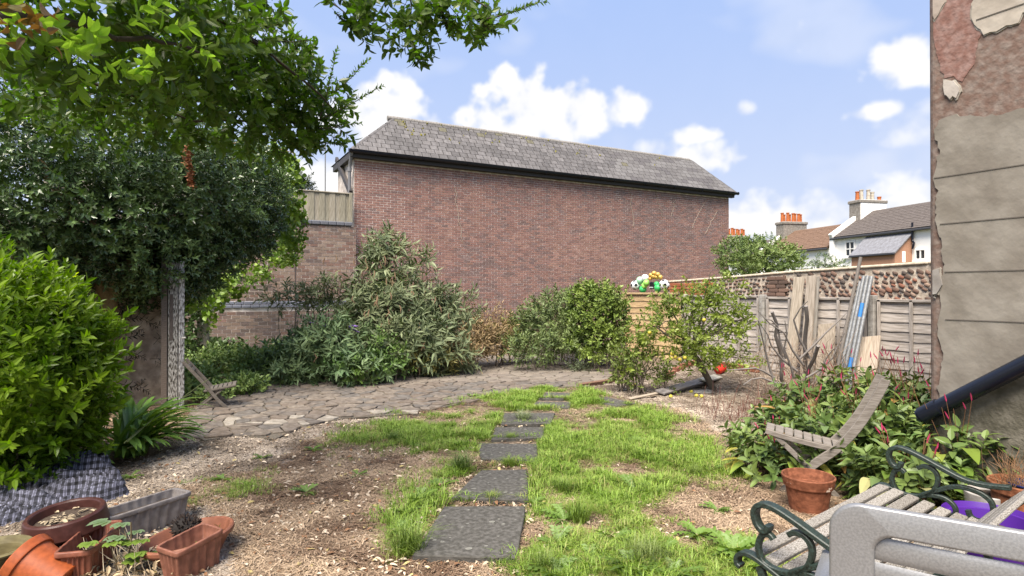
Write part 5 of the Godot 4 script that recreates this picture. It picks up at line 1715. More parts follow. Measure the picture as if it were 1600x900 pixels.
	shrub("vine_bush", "dark leafy vine at the foot of the brick wall", "climbing plant", [
		[Vector3(0.665, 0.025, -16.129), Vector3(0.6, 0.28, 0.5), 130], [Vector3(0.112, 0.245, -15.859), Vector3(0.4, 0.4, 0.5), 100], [Vector3(2.241, 0.088, -15.275), Vector3(0.6, 0.25, 0.5), 90],
	], Vector2(0.11, 0.075), 7, 0.2, Color(0.035, 0.07, 0.02), Color(0.09, 0.14, 0.04), {"seed": 42})
	# grey weed in the joints of the paving
	shrub("grey_weed", "low grey green weed spreading over the paving near the apple tree", "weeds", [
		[Vector3(6.787, 0.040, -9.739), Vector3(0.32, 0.07, 0.2), 90],
	], Vector2(0.06, 0.014), 9, 0.12, Color(0.11, 0.14, 0.08), Color(0.20, 0.24, 0.14), {"stems": 1, "shell": 0.0, "up": 0.2, "seed": 43})
	make_apple_tree()
	make_dead_shrub()


func make_apple_tree() -> void:
	var base := Vector3(7.335, 0.000, -6.806)
	var t := thing("apple_tree", "small leaning apple tree with sparse yellow green leaves by the fence", "tree", base)
	var s := Shape.new()
	var fork := Vector3(6.946, 0.690, -6.929) - base
	branch(s, Vector3.ZERO, fork, 0.055, 0.04, Vector3(0.02, 0.02, 0), 7, 0.01, 9)
	var ends := []
	for q in [Vector3(6.207, 1.105, -7.101), Vector3(6.608, 1.448, -7.111), Vector3(6.858, 1.600, -7.090), Vector3(7.083, 1.651, -6.968), Vector3(7.242, 1.650, -6.655), Vector3(7.344, 1.404, -6.372), Vector3(7.267, 0.978, -6.186), Vector3(7.164, 1.155, -6.583), Vector3(7.263, 0.584, -6.302), Vector3(6.186, 0.550, -7.226), Vector3(6.285, 0.971, -6.832), Vector3(7.112, 1.239, -7.066), Vector3(7.476, 1.261, -6.187), Vector3(7.154, 1.900, -6.703), Vector3(7.497, 1.095, -6.630), Vector3(6.511, 0.512, -6.937)]:
		var e: Vector3 = q - base
		ends.append(e)
		var b := fork.lerp(e, rnd(0.0, 0.2)) if ends.size() % 2 else fork * rnd(0.85, 1.0)
		branch(s, b, e, 0.022, 0.006, Vector3(rnd(-0.1, 0.1), rnd(0, 0.12), 0), 7, 0.025, 6)
	for i in 26:
		var a: Vector3 = ends[i % ends.size()].lerp(fork, rnd(0.1, 0.6))
		branch(s, a, a + Vector3(rnd(-0.4, 0.4), rnd(-0.15, 0.4), rnd(-0.3, 0.3)), 0.008, 0.003, Vector3.ZERO, 4, 0.02, 4)
	part(t, "trunk", s.mesh(), mat(lin(0.15, 0.125, 0.10), 0.95, M.fine, Vector3(6, 2, 6), M.rough_n))
	var blobs := []
	for q in [[Vector3(6.714, 1.150, -6.941), 0.55, 0.38, 70], [Vector3(7.053, 1.448, -6.871), 0.5, 0.25, 70], [Vector3(7.251, 1.254, -6.536), 0.42, 0.35, 90], [Vector3(7.242, 1.600, -6.655), 0.28, 0.22, 42], [Vector3(7.263, 1.019, -6.302), 0.26, 0.3, 48], [Vector3(6.381, 0.957, -7.007), 0.42, 0.36, 58], [Vector3(6.742, 0.817, -6.698), 0.55, 0.25, 96], [Vector3(7.178, 0.584, -6.348), 0.42, 0.10, 58], [Vector3(6.186, 0.900, -7.226), 0.32, 0.3, 42], [Vector3(6.769, 1.396, -7.138), 0.35, 0.2, 45], [Vector3(6.054, 0.550, -7.298), 0.3, 0.3, 42], [Vector3(6.914, 0.573, -6.605), 0.4, 0.16, 54]]:
		blobs.append([q[0] - base, Vector3(q[1], q[2], 0.4), q[3]])
	var xf := blob_shoots(blobs, 0.0, 0.3, 0.9, 0.8, 1.2)
	var lv := shoot_leaves(8, 0.13, 1.3, 0.5, 51)
	many(t, "crown", shoot_mesh(lv, 0.13, 0.06, 0.031, 0.3, 0.3, 3), leafy(0.45, Color(0.7, 0.8, 0.2)), xf, tones(xf, Color(0.16, 0.22, 0.04), Color(0.30, 0.36, 0.075)))
	var ap := Shape.new()
	ap.lathe(Transform3D(), PackedVector2Array([Vector2(0, -0.026), Vector2(0.018, -0.022), Vector2(0.028, -0.006), Vector2(0.029, 0.008), Vector2(0.02, 0.024), Vector2(0.006, 0.024), Vector2(0, 0.02)]), 10)
	var am := ap.mesh()
	var yellow := mat(lin(0.50, 0.42, 0.05), 0.45)
	for q in [Vector3(6.419, 0.609, -6.702), Vector3(6.478, 0.570, -6.670), Vector3(6.546, 0.599, -6.634), Vector3(6.614, 0.580, -6.597), Vector3(6.377, 0.657, -6.725), Vector3(6.360, 0.590, -6.734), Vector3(6.081, 0.974, -6.886), Vector3(6.800, 1.167, -6.496)]:
		part(t, "apple", am, yellow, Transform3D(Basis(), q - base))
	# low bush of suckers at its left
	shrub("apple_suckers", "low twiggy bush of young shoots left of the leaning apple tree", "shrub", [
		[Vector3(6.186, 0.400, -7.226), Vector3(0.48, 0.34, 0.4), 90], [Vector3(6.005, 0.425, -7.552), Vector3(0.26, 0.26, 0.3), 36], [Vector3(6.494, 0.230, -7.060), Vector3(0.26, 0.18, 0.3), 34], [Vector3(6.120, 0.690, -7.376), Vector3(0.36, 0.26, 0.3), 30],
	], Vector2(0.055, 0.028), 8, 0.13, Color(0.11, 0.15, 0.035), Color(0.25, 0.30, 0.075), {"shell": 0.0, "seed": 52, "stems": 6})


func make_dead_shrub() -> void:
	var base := Vector3(7.882, 0.000, -5.865)
	var t := thing("dead_shrub", "bare grey dead shrub with tangled branches in front of the leaning boards", "shrub", base)
	var s := Shape.new()
	# thick cut stems
	branch(s, Vector3(-0.12, 0, 0), Vector3(7.138, 1.314, -5.574) - base, 0.03, 0.022, Vector3(0.06, 0, 0), 8, 0.04, 8)
	branch(s, Vector3(0.30, 0, 0.1), Vector3(7.463, 1.397, -5.284) - base, 0.034, 0.026, Vector3(-0.02, 0, 0), 8, 0.035, 8)
	branch(s, Vector3(0.1, 0, 0.1), Vector3(7.425, 0.869, -5.078) - base, 0.03, 0.024, Vector3.ZERO, 5, 0.02, 7)
	for q in [[Vector3(7.083, 0.410, -5.490), Vector3(6.767, 0.555, -5.547), Vector3(6.381, 0.525, -5.643)], [Vector3(7.238, 0.322, -5.406), Vector3(6.843, 0.424, -5.506), Vector3(6.456, 0.353, -5.602)], [Vector3(7.432, 0.586, -5.301), Vector3(7.111, 1.034, -5.361), Vector3(6.797, 1.342, -5.418)], [Vector3(7.393, 0.674, -5.322), Vector3(7.609, 1.034, -5.091), Vector3(7.803, 1.316, -4.873)], [Vector3(7.316, 0.410, -5.364), Vector3(7.111, 0.816, -5.361), Vector3(7.001, 1.213, -5.307)], [Vector3(7.354, 0.498, -5.343), Vector3(6.958, 0.860, -5.444), Vector3(6.668, 1.127, -5.487)], [Vector3(7.509, 0.674, -5.259), Vector3(7.226, 1.208, -5.299), Vector3(7.251, 1.471, -5.172)], [Vector3(7.471, 0.410, -5.280), Vector3(7.686, 0.685, -5.050), Vector3(7.705, 1.041, -4.926)], [Vector3(7.223, 0.674, -5.414), Vector3(7.035, 1.121, -5.402), Vector3(6.759, 1.230, -5.438)], [Vector3(7.548, 0.322, -5.238), Vector3(7.609, 0.685, -5.091), Vector3(7.591, 0.869, -4.988)], [Vector3(7.083, 0.322, -5.490), Vector3(6.882, 0.816, -5.485), Vector3(6.721, 1.213, -5.458)], [Vector3(7.587, 0.233, -5.217), Vector3(7.763, 0.424, -5.008), Vector3(7.742, 0.697, -4.906)]]:
		var a: Vector3 = q[0] - base
		var b: Vector3 = q[1] - base
		var c: Vector3 = q[2] - base + Vector3(rnd(-0.1, 0.1), 0, rnd(-0.1, 0.1))
		s.tube(PackedVector3Array([a, a.lerp(b, 0.5) + rdir() * 0.03, b, b.lerp(c, 0.5) + rdir() * 0.03, c]), PackedFloat32Array([0.018, 0.015, 0.012, 0.009, 0.005]), 6)
	part(t, "branches", s.mesh(), mat(lin(0.25, 0.225, 0.21), 0.95, M.fine, Vector3(6, 2, 6), M.rough_n))
	var w := Shape.new()
	for i in 430:
		var a := cam_point(rnd(-0.6, 0.85), rnd(-0.5, 0.3), 0.75 * pow(rng.randf(), 1.6)) - cam_point(0, 0, 0)
		var d := Vector3(rnd(-1, 1), rnd(-0.1, 1.3), rnd(-0.6, 0.6)).normalized() * rnd(0.15, 0.55)
		var m := a + d * 0.5 + rdir() * 0.04
		w.tube(PackedVector3Array([a, m, a + d]), PackedFloat32Array([0.0045, 0.0035, 0.0018]), 4, false)
	part(t, "twigs", w.mesh(), mat(lin(0.28, 0.21, 0.16), 0.95)).set_meta("kind", "stuff")


# long strap leaves that arch over and fall
func strap_leaf(length: float, lean: float, width: float, fall: float) -> ArrayMesh:
	var s := Shape.new()
	var l := PackedVector3Array()
	var c := PackedVector3Array()
	var r := PackedVector3Array()
	var p := Vector3.ZERO
	var a := lean
	var n := 9
	for i in n + 1:
		var u := float(i) / n
		var w := width * (0.55 + 0.9 * u) * (1.0 - pow(u, 4.0)) * 0.5 if u < 1 else 0.0
		var d := Vector3(sin(a), cos(a), 0)
		var nn := Vector3(-cos(a), sin(a), 0)
		l.append(p + Vector3(0, 0, -w) + nn * w * 0.35)
		c.append(p)
		r.append(p + Vector3(0, 0, w) + nn * w * 0.35)
		p += d * (length / n)
		a += fall / n
	s.sheet([l, c, r])
	return s.mesh()


func make_border_plants() -> void:
	var t := thing("strap_leaved_lily", "clump of long arching strap leaves at the foot of the hedge", "plant", Vector3(-0.496, 0.000, -6.852))
	var gm := []
	for k in 5:
		var m := leafy(0.35, Color(0.4, 0.5, 0.1))
		m.vertex_color_use_as_albedo = false
		var f := 0.7 + 0.17 * k
		m.albedo_color = lin(0.09 * f, 0.165 * f, 0.034 * f)
		gm.append(m)
	var shapes := []
	for k in 8: shapes.append(strap_leaf(rnd(0.62, 0.95), rnd(0.10, 0.65), rnd(0.042, 0.06), rnd(1.2, 2.0)))
	for i in 130:
		var az := rnd(-1.6, 1.9) if i % 4 else rnd(0, TAU)
		part(t, "leaf", shapes[i % 8], gm[rng.randi() % 5], Transform3D(Basis(Vector3.UP, az).scaled(Vector3.ONE * rnd(0.8, 1.15)), Vector3(rnd(-0.12, 0.12), 0, rnd(-0.12, 0.12))))
	# fallen flower stalks
	var st := Shape.new()
	for q in [[Vector3(-0.470, 0.300, -6.104), Vector3(0.241, 0.497, -8.512)], [Vector3(-0.490, 0.300, -6.066), Vector3(0.025, 0.310, -8.515)], [Vector3(-0.485, 0.200, -6.306), Vector3(0.227, 0.020, -8.028)]]:
		branch(st, q[0] - t.position, q[1] - t.position, 0.006, 0.004, Vector3(0, 0.03, 0), 5, 0.01, 4)
	part(t, "stalk", st.mesh(), mat(lin(0.10, 0.12, 0.04), 0.8))

	# red bistort in the right border: big leaves, thin pink spikes
	var spots := [
		[Vector3(4.580, 0.000, -3.563), 0.34, 24, "red bistort with narrow leaves at the left front of the right border"],
		[Vector3(4.413, 0.000, -3.308), 0.30, 20, "small red bistort with drooping leaves left of the terracotta pot"],
		[Vector3(5.009, 0.000, -3.673), 0.55, 44, "red bistort leaves under the seat of the old wooden chair"],
		[Vector3(4.869, 0.000, -3.199), 0.62, 52, "leafy red bistort between the wooden chair and the terracotta pot"],
		[Vector3(5.208, 0.000, -3.015), 0.72, 56, "broad leaved red bistort behind the bench front"],
		[Vector3(5.696, 0.000, -2.959), 0.86, 56, "tall red bistort with yellowing leaves at the house corner"],
		[Vector3(6.248, 0.000, -3.818), 0.80, 50, "red bistort behind the curved back of the wooden chair"],
		[Vector3(5.743, 0.000, -2.786), 0.95, 44, "tall red bistort covering the lower end of the soil pipe"],
		[Vector3(5.055, 0.000, -2.314), 0.66, 50, "red bistort leaves spilling below the soil pipe"],
		[Vector3(4.582, 0.000, -2.424), 0.45, 44, "low red bistort leaves showing through the bench scroll"],
		[Vector3(6.025, 0.000, -4.258), 0.62, 40, "light green red bistort at the back of the border by the dead shrub"],
	]
	var lf := []
	for k in 4:
		var s := Shape.new()
		leaf_shape(s, Transform3D(), 0.20, 0.08 + 0.008 * k, 0.28, 0.25 + 0.12 * k, 7, Color.WHITE, 0.62)
		lf.append(s.mesh())
	var lm := []
	for c in [Color(0.118, 0.195, 0.035), Color(0.177, 0.248, 0.041), Color(0.088, 0.153, 0.041), Color(0.236, 0.289, 0.053), Color(0.142, 0.212, 0.083), Color(0.342, 0.330, 0.153), Color(0.354, 0.201, 0.059), Color(0.389, 0.354, 0.071)]:
		var m := leafy(0.42, Color(0.5, 0.55, 0.15))
		m.vertex_color_use_as_albedo = false
		m.albedo_color = lin(c.r, c.g, c.b)
		lm.append(m)
	var stem := mat(lin(0.20, 0.10, 0.05), 0.8)
	var pink := mat(lin(0.36, 0.03, 0.09), 0.8)
	var green_small := shoot_leaves(7, 0.14, 1.3, 0.6, 61)
	var under := shoot_mesh(green_small, 0.14, 0.10, 0.042, 0.28, 0.35, 4)
	for q in spots:
		var b := thing("red_bistort", q[3], "flowering plant", q[0], 0, "red bistort plants in the right border")
		var h: float = q[1]
		var sx := []
		for i in int(q[2] * 2.2):
			var a := rnd(0, TAU)
			var r := 0.34 * sqrt(rng.randf())
			sx.append(Transform3D(basis_y(Vector3(cos(a) * 0.5, 1.0, sin(a) * 0.5) + rdir() * 0.5, rnd(0, TAU)).scaled(Vector3.ONE * rnd(0.7, 1.2)), Vector3(cos(a) * r, rnd(0.04, h * 0.8), sin(a) * r)))
		many(b, "foliage", under, leafy(0.45, Color(0.45, 0.5, 0.12)), sx, tones(sx, Color(0.085, 0.14, 0.035), Color(0.20, 0.26, 0.07)))
		for i in int(q[2] * 0.75):
			var a := rnd(0, TAU)
			var r := 0.36 * sqrt(rng.randf())
			var y := h * (1.0 - 0.9 * pow(rng.randf(), 1.8)) * (1.0 - 0.35 * r / 0.36)
			var d := Vector3(cos(a), rnd(-0.25, 0.7), sin(a)) + Vector3(-0.3, 0, 0.5)
			var y_ := d.normalized()
			var z_ := (Vector3.UP - y_ * y_.y).normalized()
			var k := rng.randi() % 5
			if rng.randf() < 0.30: k = 5 + rng.randi() % 3
			part(b, "leaf", lf[i % 4], lm[k], Transform3D(Basis(y_.cross(z_), y_, z_).scaled(Vector3.ONE * rnd(0.55, 1.1)), Vector3(cos(a) * r, maxf(y, 0.05), sin(a) * r)))
		var ss := Shape.new()
		for i in int(q[2] * 0.4):
			var a := rnd(0, TAU)
			var d := Vector3(cos(a) * 0.35, 1.0, sin(a) * 0.35)
			var top := d * (h * rnd(0.85, 1.3))
			top.y = minf(top.y, 1.0)
			ss.tube(PackedVector3Array([Vector3(cos(a) * 0.1, 0.0, sin(a) * 0.1), top * 0.5 + rdir() * 0.03, top]), PackedFloat32Array([0.0035, 0.003, 0.002]), 4, false)
			if rng.randf() < 0.5:
				var u := (d + rdir() * 0.35).normalized()
				var fs := Shape.new()
				fs.tube(PackedVector3Array([top, top + u * 0.012, top + u * 0.035, top + u * 0.06]), PackedFloat32Array([0.003, 0.006, 0.0055, 0.0015]), 6, false)
				part(b, "flower_spike", fs.mesh(), pink)
		part(b, "stems", ss.mesh(), stem)
	# fine dry stalks and seed heads between border and lawn
	var dry := thing("dry_stalks", "fine reddish dry stalks between the lawn edge and the dead shrub", "weeds", Vector3(6.132, 0.000, -4.934))
	var ds := Shape.new()
	for i in 240:
		var p := Vector3(rnd(-0.5, 0.7), 0, rnd(-0.7, 0.6))
		var d := Vector3(rnd(-0.5, 0.5), rnd(0.6, 1.2), rnd(-0.4, 0.4)) * rnd(0.15, 0.42)
		ds.tube(PackedVector3Array([p, p + d * 0.6 + rdir() * 0.03, p + d]), PackedFloat32Array([0.0028, 0.0022, 0.0014]), 3, false)
	part(dry, "stalks", ds.mesh(), mat(lin(0.20, 0.085, 0.065), 0.9)).set_meta("kind", "stuff")


func tuft_mesh(blades: int, height: float, spread: float, width: float, lean: float, seed_: int) -> ArrayMesh:
	var r := RandomNumberGenerator.new()
	r.seed = seed_
	var s := Shape.new()
	s.tinted = true
	for i in blades:
		var a := r.randf() * TAU
		var p := Vector3(r.randf_range(-spread, spread), 0, r.randf_range(-spread, spread))
		var l := lean * r.randf_range(0.2, 1.2)
		var h := height * r.randf_range(0.55, 1.2)
		var d := Vector3(cos(a), 0, sin(a))
		var w := Vector3(-d.z, 0, d.x) * width * 0.5
		var m := p + Vector3.UP * h * 0.6 + d * l * h * 0.35
		var t := p + Vector3.UP * h * (1.0 - 0.35 * l) + d * l * h
		var c := Color.WHITE * r.randf_range(0.75, 1.25)
		var n := (Vector3.UP * 0.6 + d * -0.5).normalized()
		s.quad(p - w, p + w, m + w * 0.8, m - w * 0.8, n, c)
		s.tri(m - w * 0.8, m + w * 0.8, t, n, n, n, c)
	return s.mesh()


func litter_mesh(n: int, length: float, spread: float, seed_: int) -> ArrayMesh:
	var r := RandomNumberGenerator.new()
	r.seed = seed_
	var s := Shape.new()
	s.tinted = true
	for i in n:
		var a := r.randf() * TAU
		var p := Vector3(r.randf_range(-spread, spread), r.randf_range(0.003, 0.02), r.randf_range(-spread, spread))
		var d := Vector3(cos(a), r.randf_range(-0.12, 0.25), sin(a)) * length * r.randf_range(0.5, 1.2)
		var w := Vector3(-d.z, 0, d.x).normalized() * r.randf_range(0.0015, 0.0034)
		var b := Vector3(0, r.randf_range(-0.006, 0.012), 0)
		var c := Color.WHITE * r.randf_range(0.6, 1.35)
		var nn := Vector3.UP
		s.quad(p - w, p + w, p + d * 0.5 + w + b, p + d * 0.5 - w + b, nn, c)
		s.tri(p + d * 0.5 - w + b, p + d * 0.5 + w + b, p + d, nn, nn, nn, c)
	return s.mesh()


func over_slab(p: Vector2) -> bool:
	for q in slab_polys:
		if inside(p, q): return true
	return false


var slab_polys := [
	PackedVector2Array([Vector2(1.67, -4.19), Vector2(2.24, -3.88), Vector2(1.73, -3.10), Vector2(1.15, -3.43)]), PackedVector2Array([Vector2(2.29, -4.89), Vector2(2.73, -4.68), Vector2(2.29, -3.92), Vector2(1.76, -4.29)]), PackedVector2Array([Vector2(2.68, -5.78), Vector2(3.27, -5.43), Vector2(2.88, -4.75), Vector2(2.40, -5.11)]), PackedVector2Array([Vector2(3.17, -6.34), Vector2(3.75, -6.03), Vector2(3.40, -5.52), Vector2(2.82, -5.73)]),
	PackedVector2Array([Vector2(3.66, -7.02), Vector2(4.29, -6.68), Vector2(3.85, -6.09), Vector2(3.25, -6.33)]), PackedVector2Array([Vector2(4.47, -7.54), Vector2(4.94, -7.22), Vector2(4.58, -6.77), Vector2(4.09, -7.03)]), PackedVector2Array([Vector2(4.96, -8.09), Vector2(5.52, -7.79), Vector2(4.87, -7.37), Vector2(4.52, -7.56)]), PackedVector2Array([Vector2(5.13, -7.29), Vector2(5.59, -7.29), Vector2(5.64, -6.62), Vector2(5.22, -6.58)]),
]


func make_lawn() -> void:
	var lo := Vector3(-1.662, 0.000, -4.250)
	var gx := []
	var gc := []
	var tx := []
	var tc := []
	var fresh_a := Color(0.15, 0.26, 0.018)
	var fresh_b := Color(0.26, 0.37, 0.06)
	var dry_g := Color(0.27, 0.24, 0.08)
	var field := [[LAWN, 66000, 1.0], [LAWN_FRONT, 16000, 0.7], [LAWN_EDGE, 20000, 1.15], [LAWN_LEFT, 4200, 0.6]]
	for fdef in field:
		var poly: PackedVector2Array = fdef[0]
		var a := Vector2(1e9, 1e9)
		var b := -a
		for p in poly:
			a = a.min(p)
			b = b.max(p)
		for tries in int(fdef[1]):
			var p := Vector2(rnd(a.x, b.x), rnd(a.y, b.y))
			var q := p + Vector2(rng.randfn(), rng.randfn()) * 0.20
			if not inside(q, poly) or over_slab(p): continue
			# thick drifts, thin worn places and bare spots
			var wide := patch_noise.get_noise_2d(p.x * 13.0 + 30.0, p.y * 13.0)
			var fine := patch_noise.get_noise_2d(p.x * 46.0, p.y * 46.0 + 70.0)
			var den: float = fdef[2] * clampf(0.68 + 1.8 * wide + 1.0 * fine, 0.05, 1.0)
			if p.x < 2.0 and p.y < -4.5: den *= 0.7
			if rng.randf() > den: continue
			var k := rnd(0.5, 1.15) * (0.5 + 0.65 * den) * (1.35 if rng.randf() < 0.08 else 1.0)
			gx.append(Transform3D(Basis(Vector3.UP, rnd(0, TAU)).scaled(Vector3(k, k * rnd(0.55, 1.25), k)), Vector3(p.x, gy(p.x, p.y) - 0.004, p.y)))
			var c := fresh_a.lerp(fresh_b, clampf(0.5 + 0.8 * patch_noise.get_noise_2d(p.x * 40.0 + 90.0, p.y * 40.0) + rnd(-0.35, 0.35), 0, 1))
			if rng.randf() < 0.14 + 0.35 * (1.0 - den): c = c.lerp(dry_g, rnd(0.3, 1.0))
			gc.append(c)
	var lawn := many(self, "lawn_grass", tuft_mesh(12, 0.085, 0.034, 0.0042, 0.9, 1), leafy(0.55, Color(0.5, 0.6, 0.1)), gx, gc)
	tag(lawn, "patchy bright green lawn grass around the stepping slabs", "grass", "", "stuff")
	# dead thatch, chips and twigs over the bare ground
	var i := 0
	var hx := []
	var hc := []
	while i < 40000:
		i += 1
		var d := 3.1 * pow(11.5 / 3.1, rng.randf())
		var u := rnd(-0.95, 0.95)
		var p3 := cam_point(u * d, d, 0)
		var p := Vector2(p3.x, p3.z)
		if p.x > 8.6 or p.x < -2.5 or over_slab(p) or (p.x > 4.95 and p.y > -2.5): continue
		var chips := inside(p, GRAVEL) or inside(p, BED) or inside(p, FRONT_SOIL)
		if inside(p, PATIO): continue
		var wet := inside(p, LAWN)
		if wet and rng.randf() < 0.35: continue
		var k := rnd(0.7, 1.3)
		var xf := Transform3D(Basis(Vector3.UP, rnd(0, TAU)).scaled(Vector3(k, rnd(0.6, 1.2), k)), Vector3(p.x, gy(p.x, p.y), p.y))
		var n := clampf(0.5 + 1.1 * patch_noise.get_noise_2d(p.x * 30.0, p.y * 30.0 + 50.0), 0, 1)
		if chips:
			hx.append(xf)
			hc.append(Color(0.20, 0.155, 0.115).lerp(Color(0.50, 0.42, 0.34), clampf(n + rnd(-0.3, 0.3), 0, 1)))
		elif rng.randf() < 0.45 + n * 0.6:
			tx.append(xf)
			tc.append(Color(0.16, 0.10, 0.065).lerp(Color(0.48, 0.355, 0.24), clampf(n + rnd(-0.3, 0.3), 0, 1)))
	var th := many(self, "dry_thatch", litter_mesh(26, 0.05, 0.055, 2), mat_vert(0.95), tx, tc)
	tag(th, "brown dead grass thatch on the worn left half of the lawn", "dry grass", "", "stuff")
	var cs := Shape.new()
	cs.tinted = true
	for k in 15:
		cs.box(Transform3D(Basis.from_euler(Vector3(rnd(-0.4, 0.4), rnd(0, TAU), rnd(-0.4, 0.4))), Vector3(rnd(-0.06, 0.06), rnd(0.003, 0.012), rnd(-0.06, 0.06))), Vector3(rnd(0.01, 0.032), rnd(0.003, 0.008), rnd(0.006, 0.014)), 0.001, Color.WHITE * rnd(0.5, 1.3))
	var ch := many(self, "bark_chips", cs.mesh(), mat_vert(0.95), hx, hc)
	tag(ch, "pale bark chips and stony litter on the bare soil", "chippings", "", "stuff")
	# fallen leaves
	var lx := []
	var lc := []
	for k in 4000:
		var d := 3.15 * pow(8.0 / 3.15, pow(rng.randf(), 1.2))
		var u := rnd(-0.9, 0.25) if k % 5 else rnd(-0.4, 0.75)
		var p3 := cam_point(u * d, d, 0)
		if inside(Vector2(p3.x, p3.z), LAWN) and rng.randf() < 0.85: continue
		if inside(Vector2(p3.x, p3.z), PATIO) and rng.randf() < 0.7: continue
		lx.append(Transform3D(Basis(Vector3.UP, rnd(0, TAU)) * Basis(Vector3.RIGHT, -PI / 2 + rnd(-0.35, 0.35)) * Basis(Vector3.UP, rnd(-0.5, 0.5)).scaled_local(Vector3.ONE * rnd(0.35, 1.1)), Vector3(p3.x, 0.02 + rnd(0, 0.012), p3.z)))
		var w := rng.randf()
		lc.append((Color(0.55, 0.45, 0.34) if w < 0.66 else Color(0.46, 0.37, 0.16) if w < 0.76 else Color(0.24, 0.13, 0.07)) * rnd(0.65, 1.15))
	var ls := Shape.new()
	ls.tinted = true
	leaf_shape(ls, Transform3D(), 0.052, 0.024, 0.35, 0.3, 4)
	var fl := many(self, "fallen_leaves", ls.mesh(), mat_vert(0.8), lx, lc)
	tag(fl, "curled pale fallen leaves scattered over the ground", "fallen leaves", "", "stuff")
	# larger grass tufts that stand out
	var tuft := [tuft_mesh(260, 0.25, 0.07, 0.005, 1.0, 5), tuft_mesh(300, 0.22, 0.09, 0.0045, 1.25, 6)]
	for q in [
		[Vector3(2.115, 0.000, -4.834), 0.85, 0, Color(0.13, 0.185, 0.05), "round blue green grass tuft left of the third slab"],
		[Vector3(1.170, 0.000, -3.463), 0.95, 0, Color(0.15, 0.22, 0.035), "grass tuft at the left corner of the largest slab"],
		[Vector3(3.614, 0.000, -6.378), 0.75, 1, Color(0.25, 0.29, 0.15), "pale flattened grass tuft lying on the fifth slab"],
		[Vector3(2.359, 0.000, -3.384), 0.80, 0, Color(0.16, 0.245, 0.03), "bright green grass tuft right of the largest slab"],
		[Vector3(3.040, 0.000, -5.616), 0.5, 1, Color(0.16, 0.23, 0.035), "short grass tuft between the third and fourth slabs"],
		[Vector3(2.569, 0.000, -4.807), 0.45, 1, Color(0.17, 0.24, 0.03), "grass tuft between the second and third slabs"],
		[Vector3(2.037, 0.000, -4.072), 0.4, 1, Color(0.18, 0.25, 0.035), "grass line between the two nearest slabs"],
		[Vector3(1.770, 0.000, -2.887), 0.6, 0, Color(0.14, 0.21, 0.03), "grass tuft at the bottom edge right of the largest slab"],
		[Vector3(1.907, 0.000, -6.168), 0.5, 0, Color(0.11, 0.18, 0.03), "dark green grass tuft on the left lawn near the paving"],
		[Vector3(3.826, 0.000, -3.764), 0.5, 0, Color(0.14, 0.2, 0.03), "grass tuft at the right end of the lawn"],
		[Vector3(2.362, 0.000, -2.703), 0.75, 1, Color(0.16, 0.21, 0.05), "spreading pale grass tuft in the front right lawn"],
		[Vector3(2.606, 0.000, -3.961), 0.6, 0, Color(0.15, 0.23, 0.03), "grass tuft right of the second slab"],
	]:
		var m := leafy(0.5, Color(0.5, 0.6, 0.12))
		m.albedo_color = lin(q[3].r, q[3].g, q[3].b)
		var o := part(self, "grass_tuft", tuft[q[2]], m, Transform3D(Basis(Vector3.UP, rnd(0, TAU)).scaled(Vector3.ONE * q[1]), q[0]))
		tag(o, q[4], "grass tuft", "large grass tufts in the lawn")
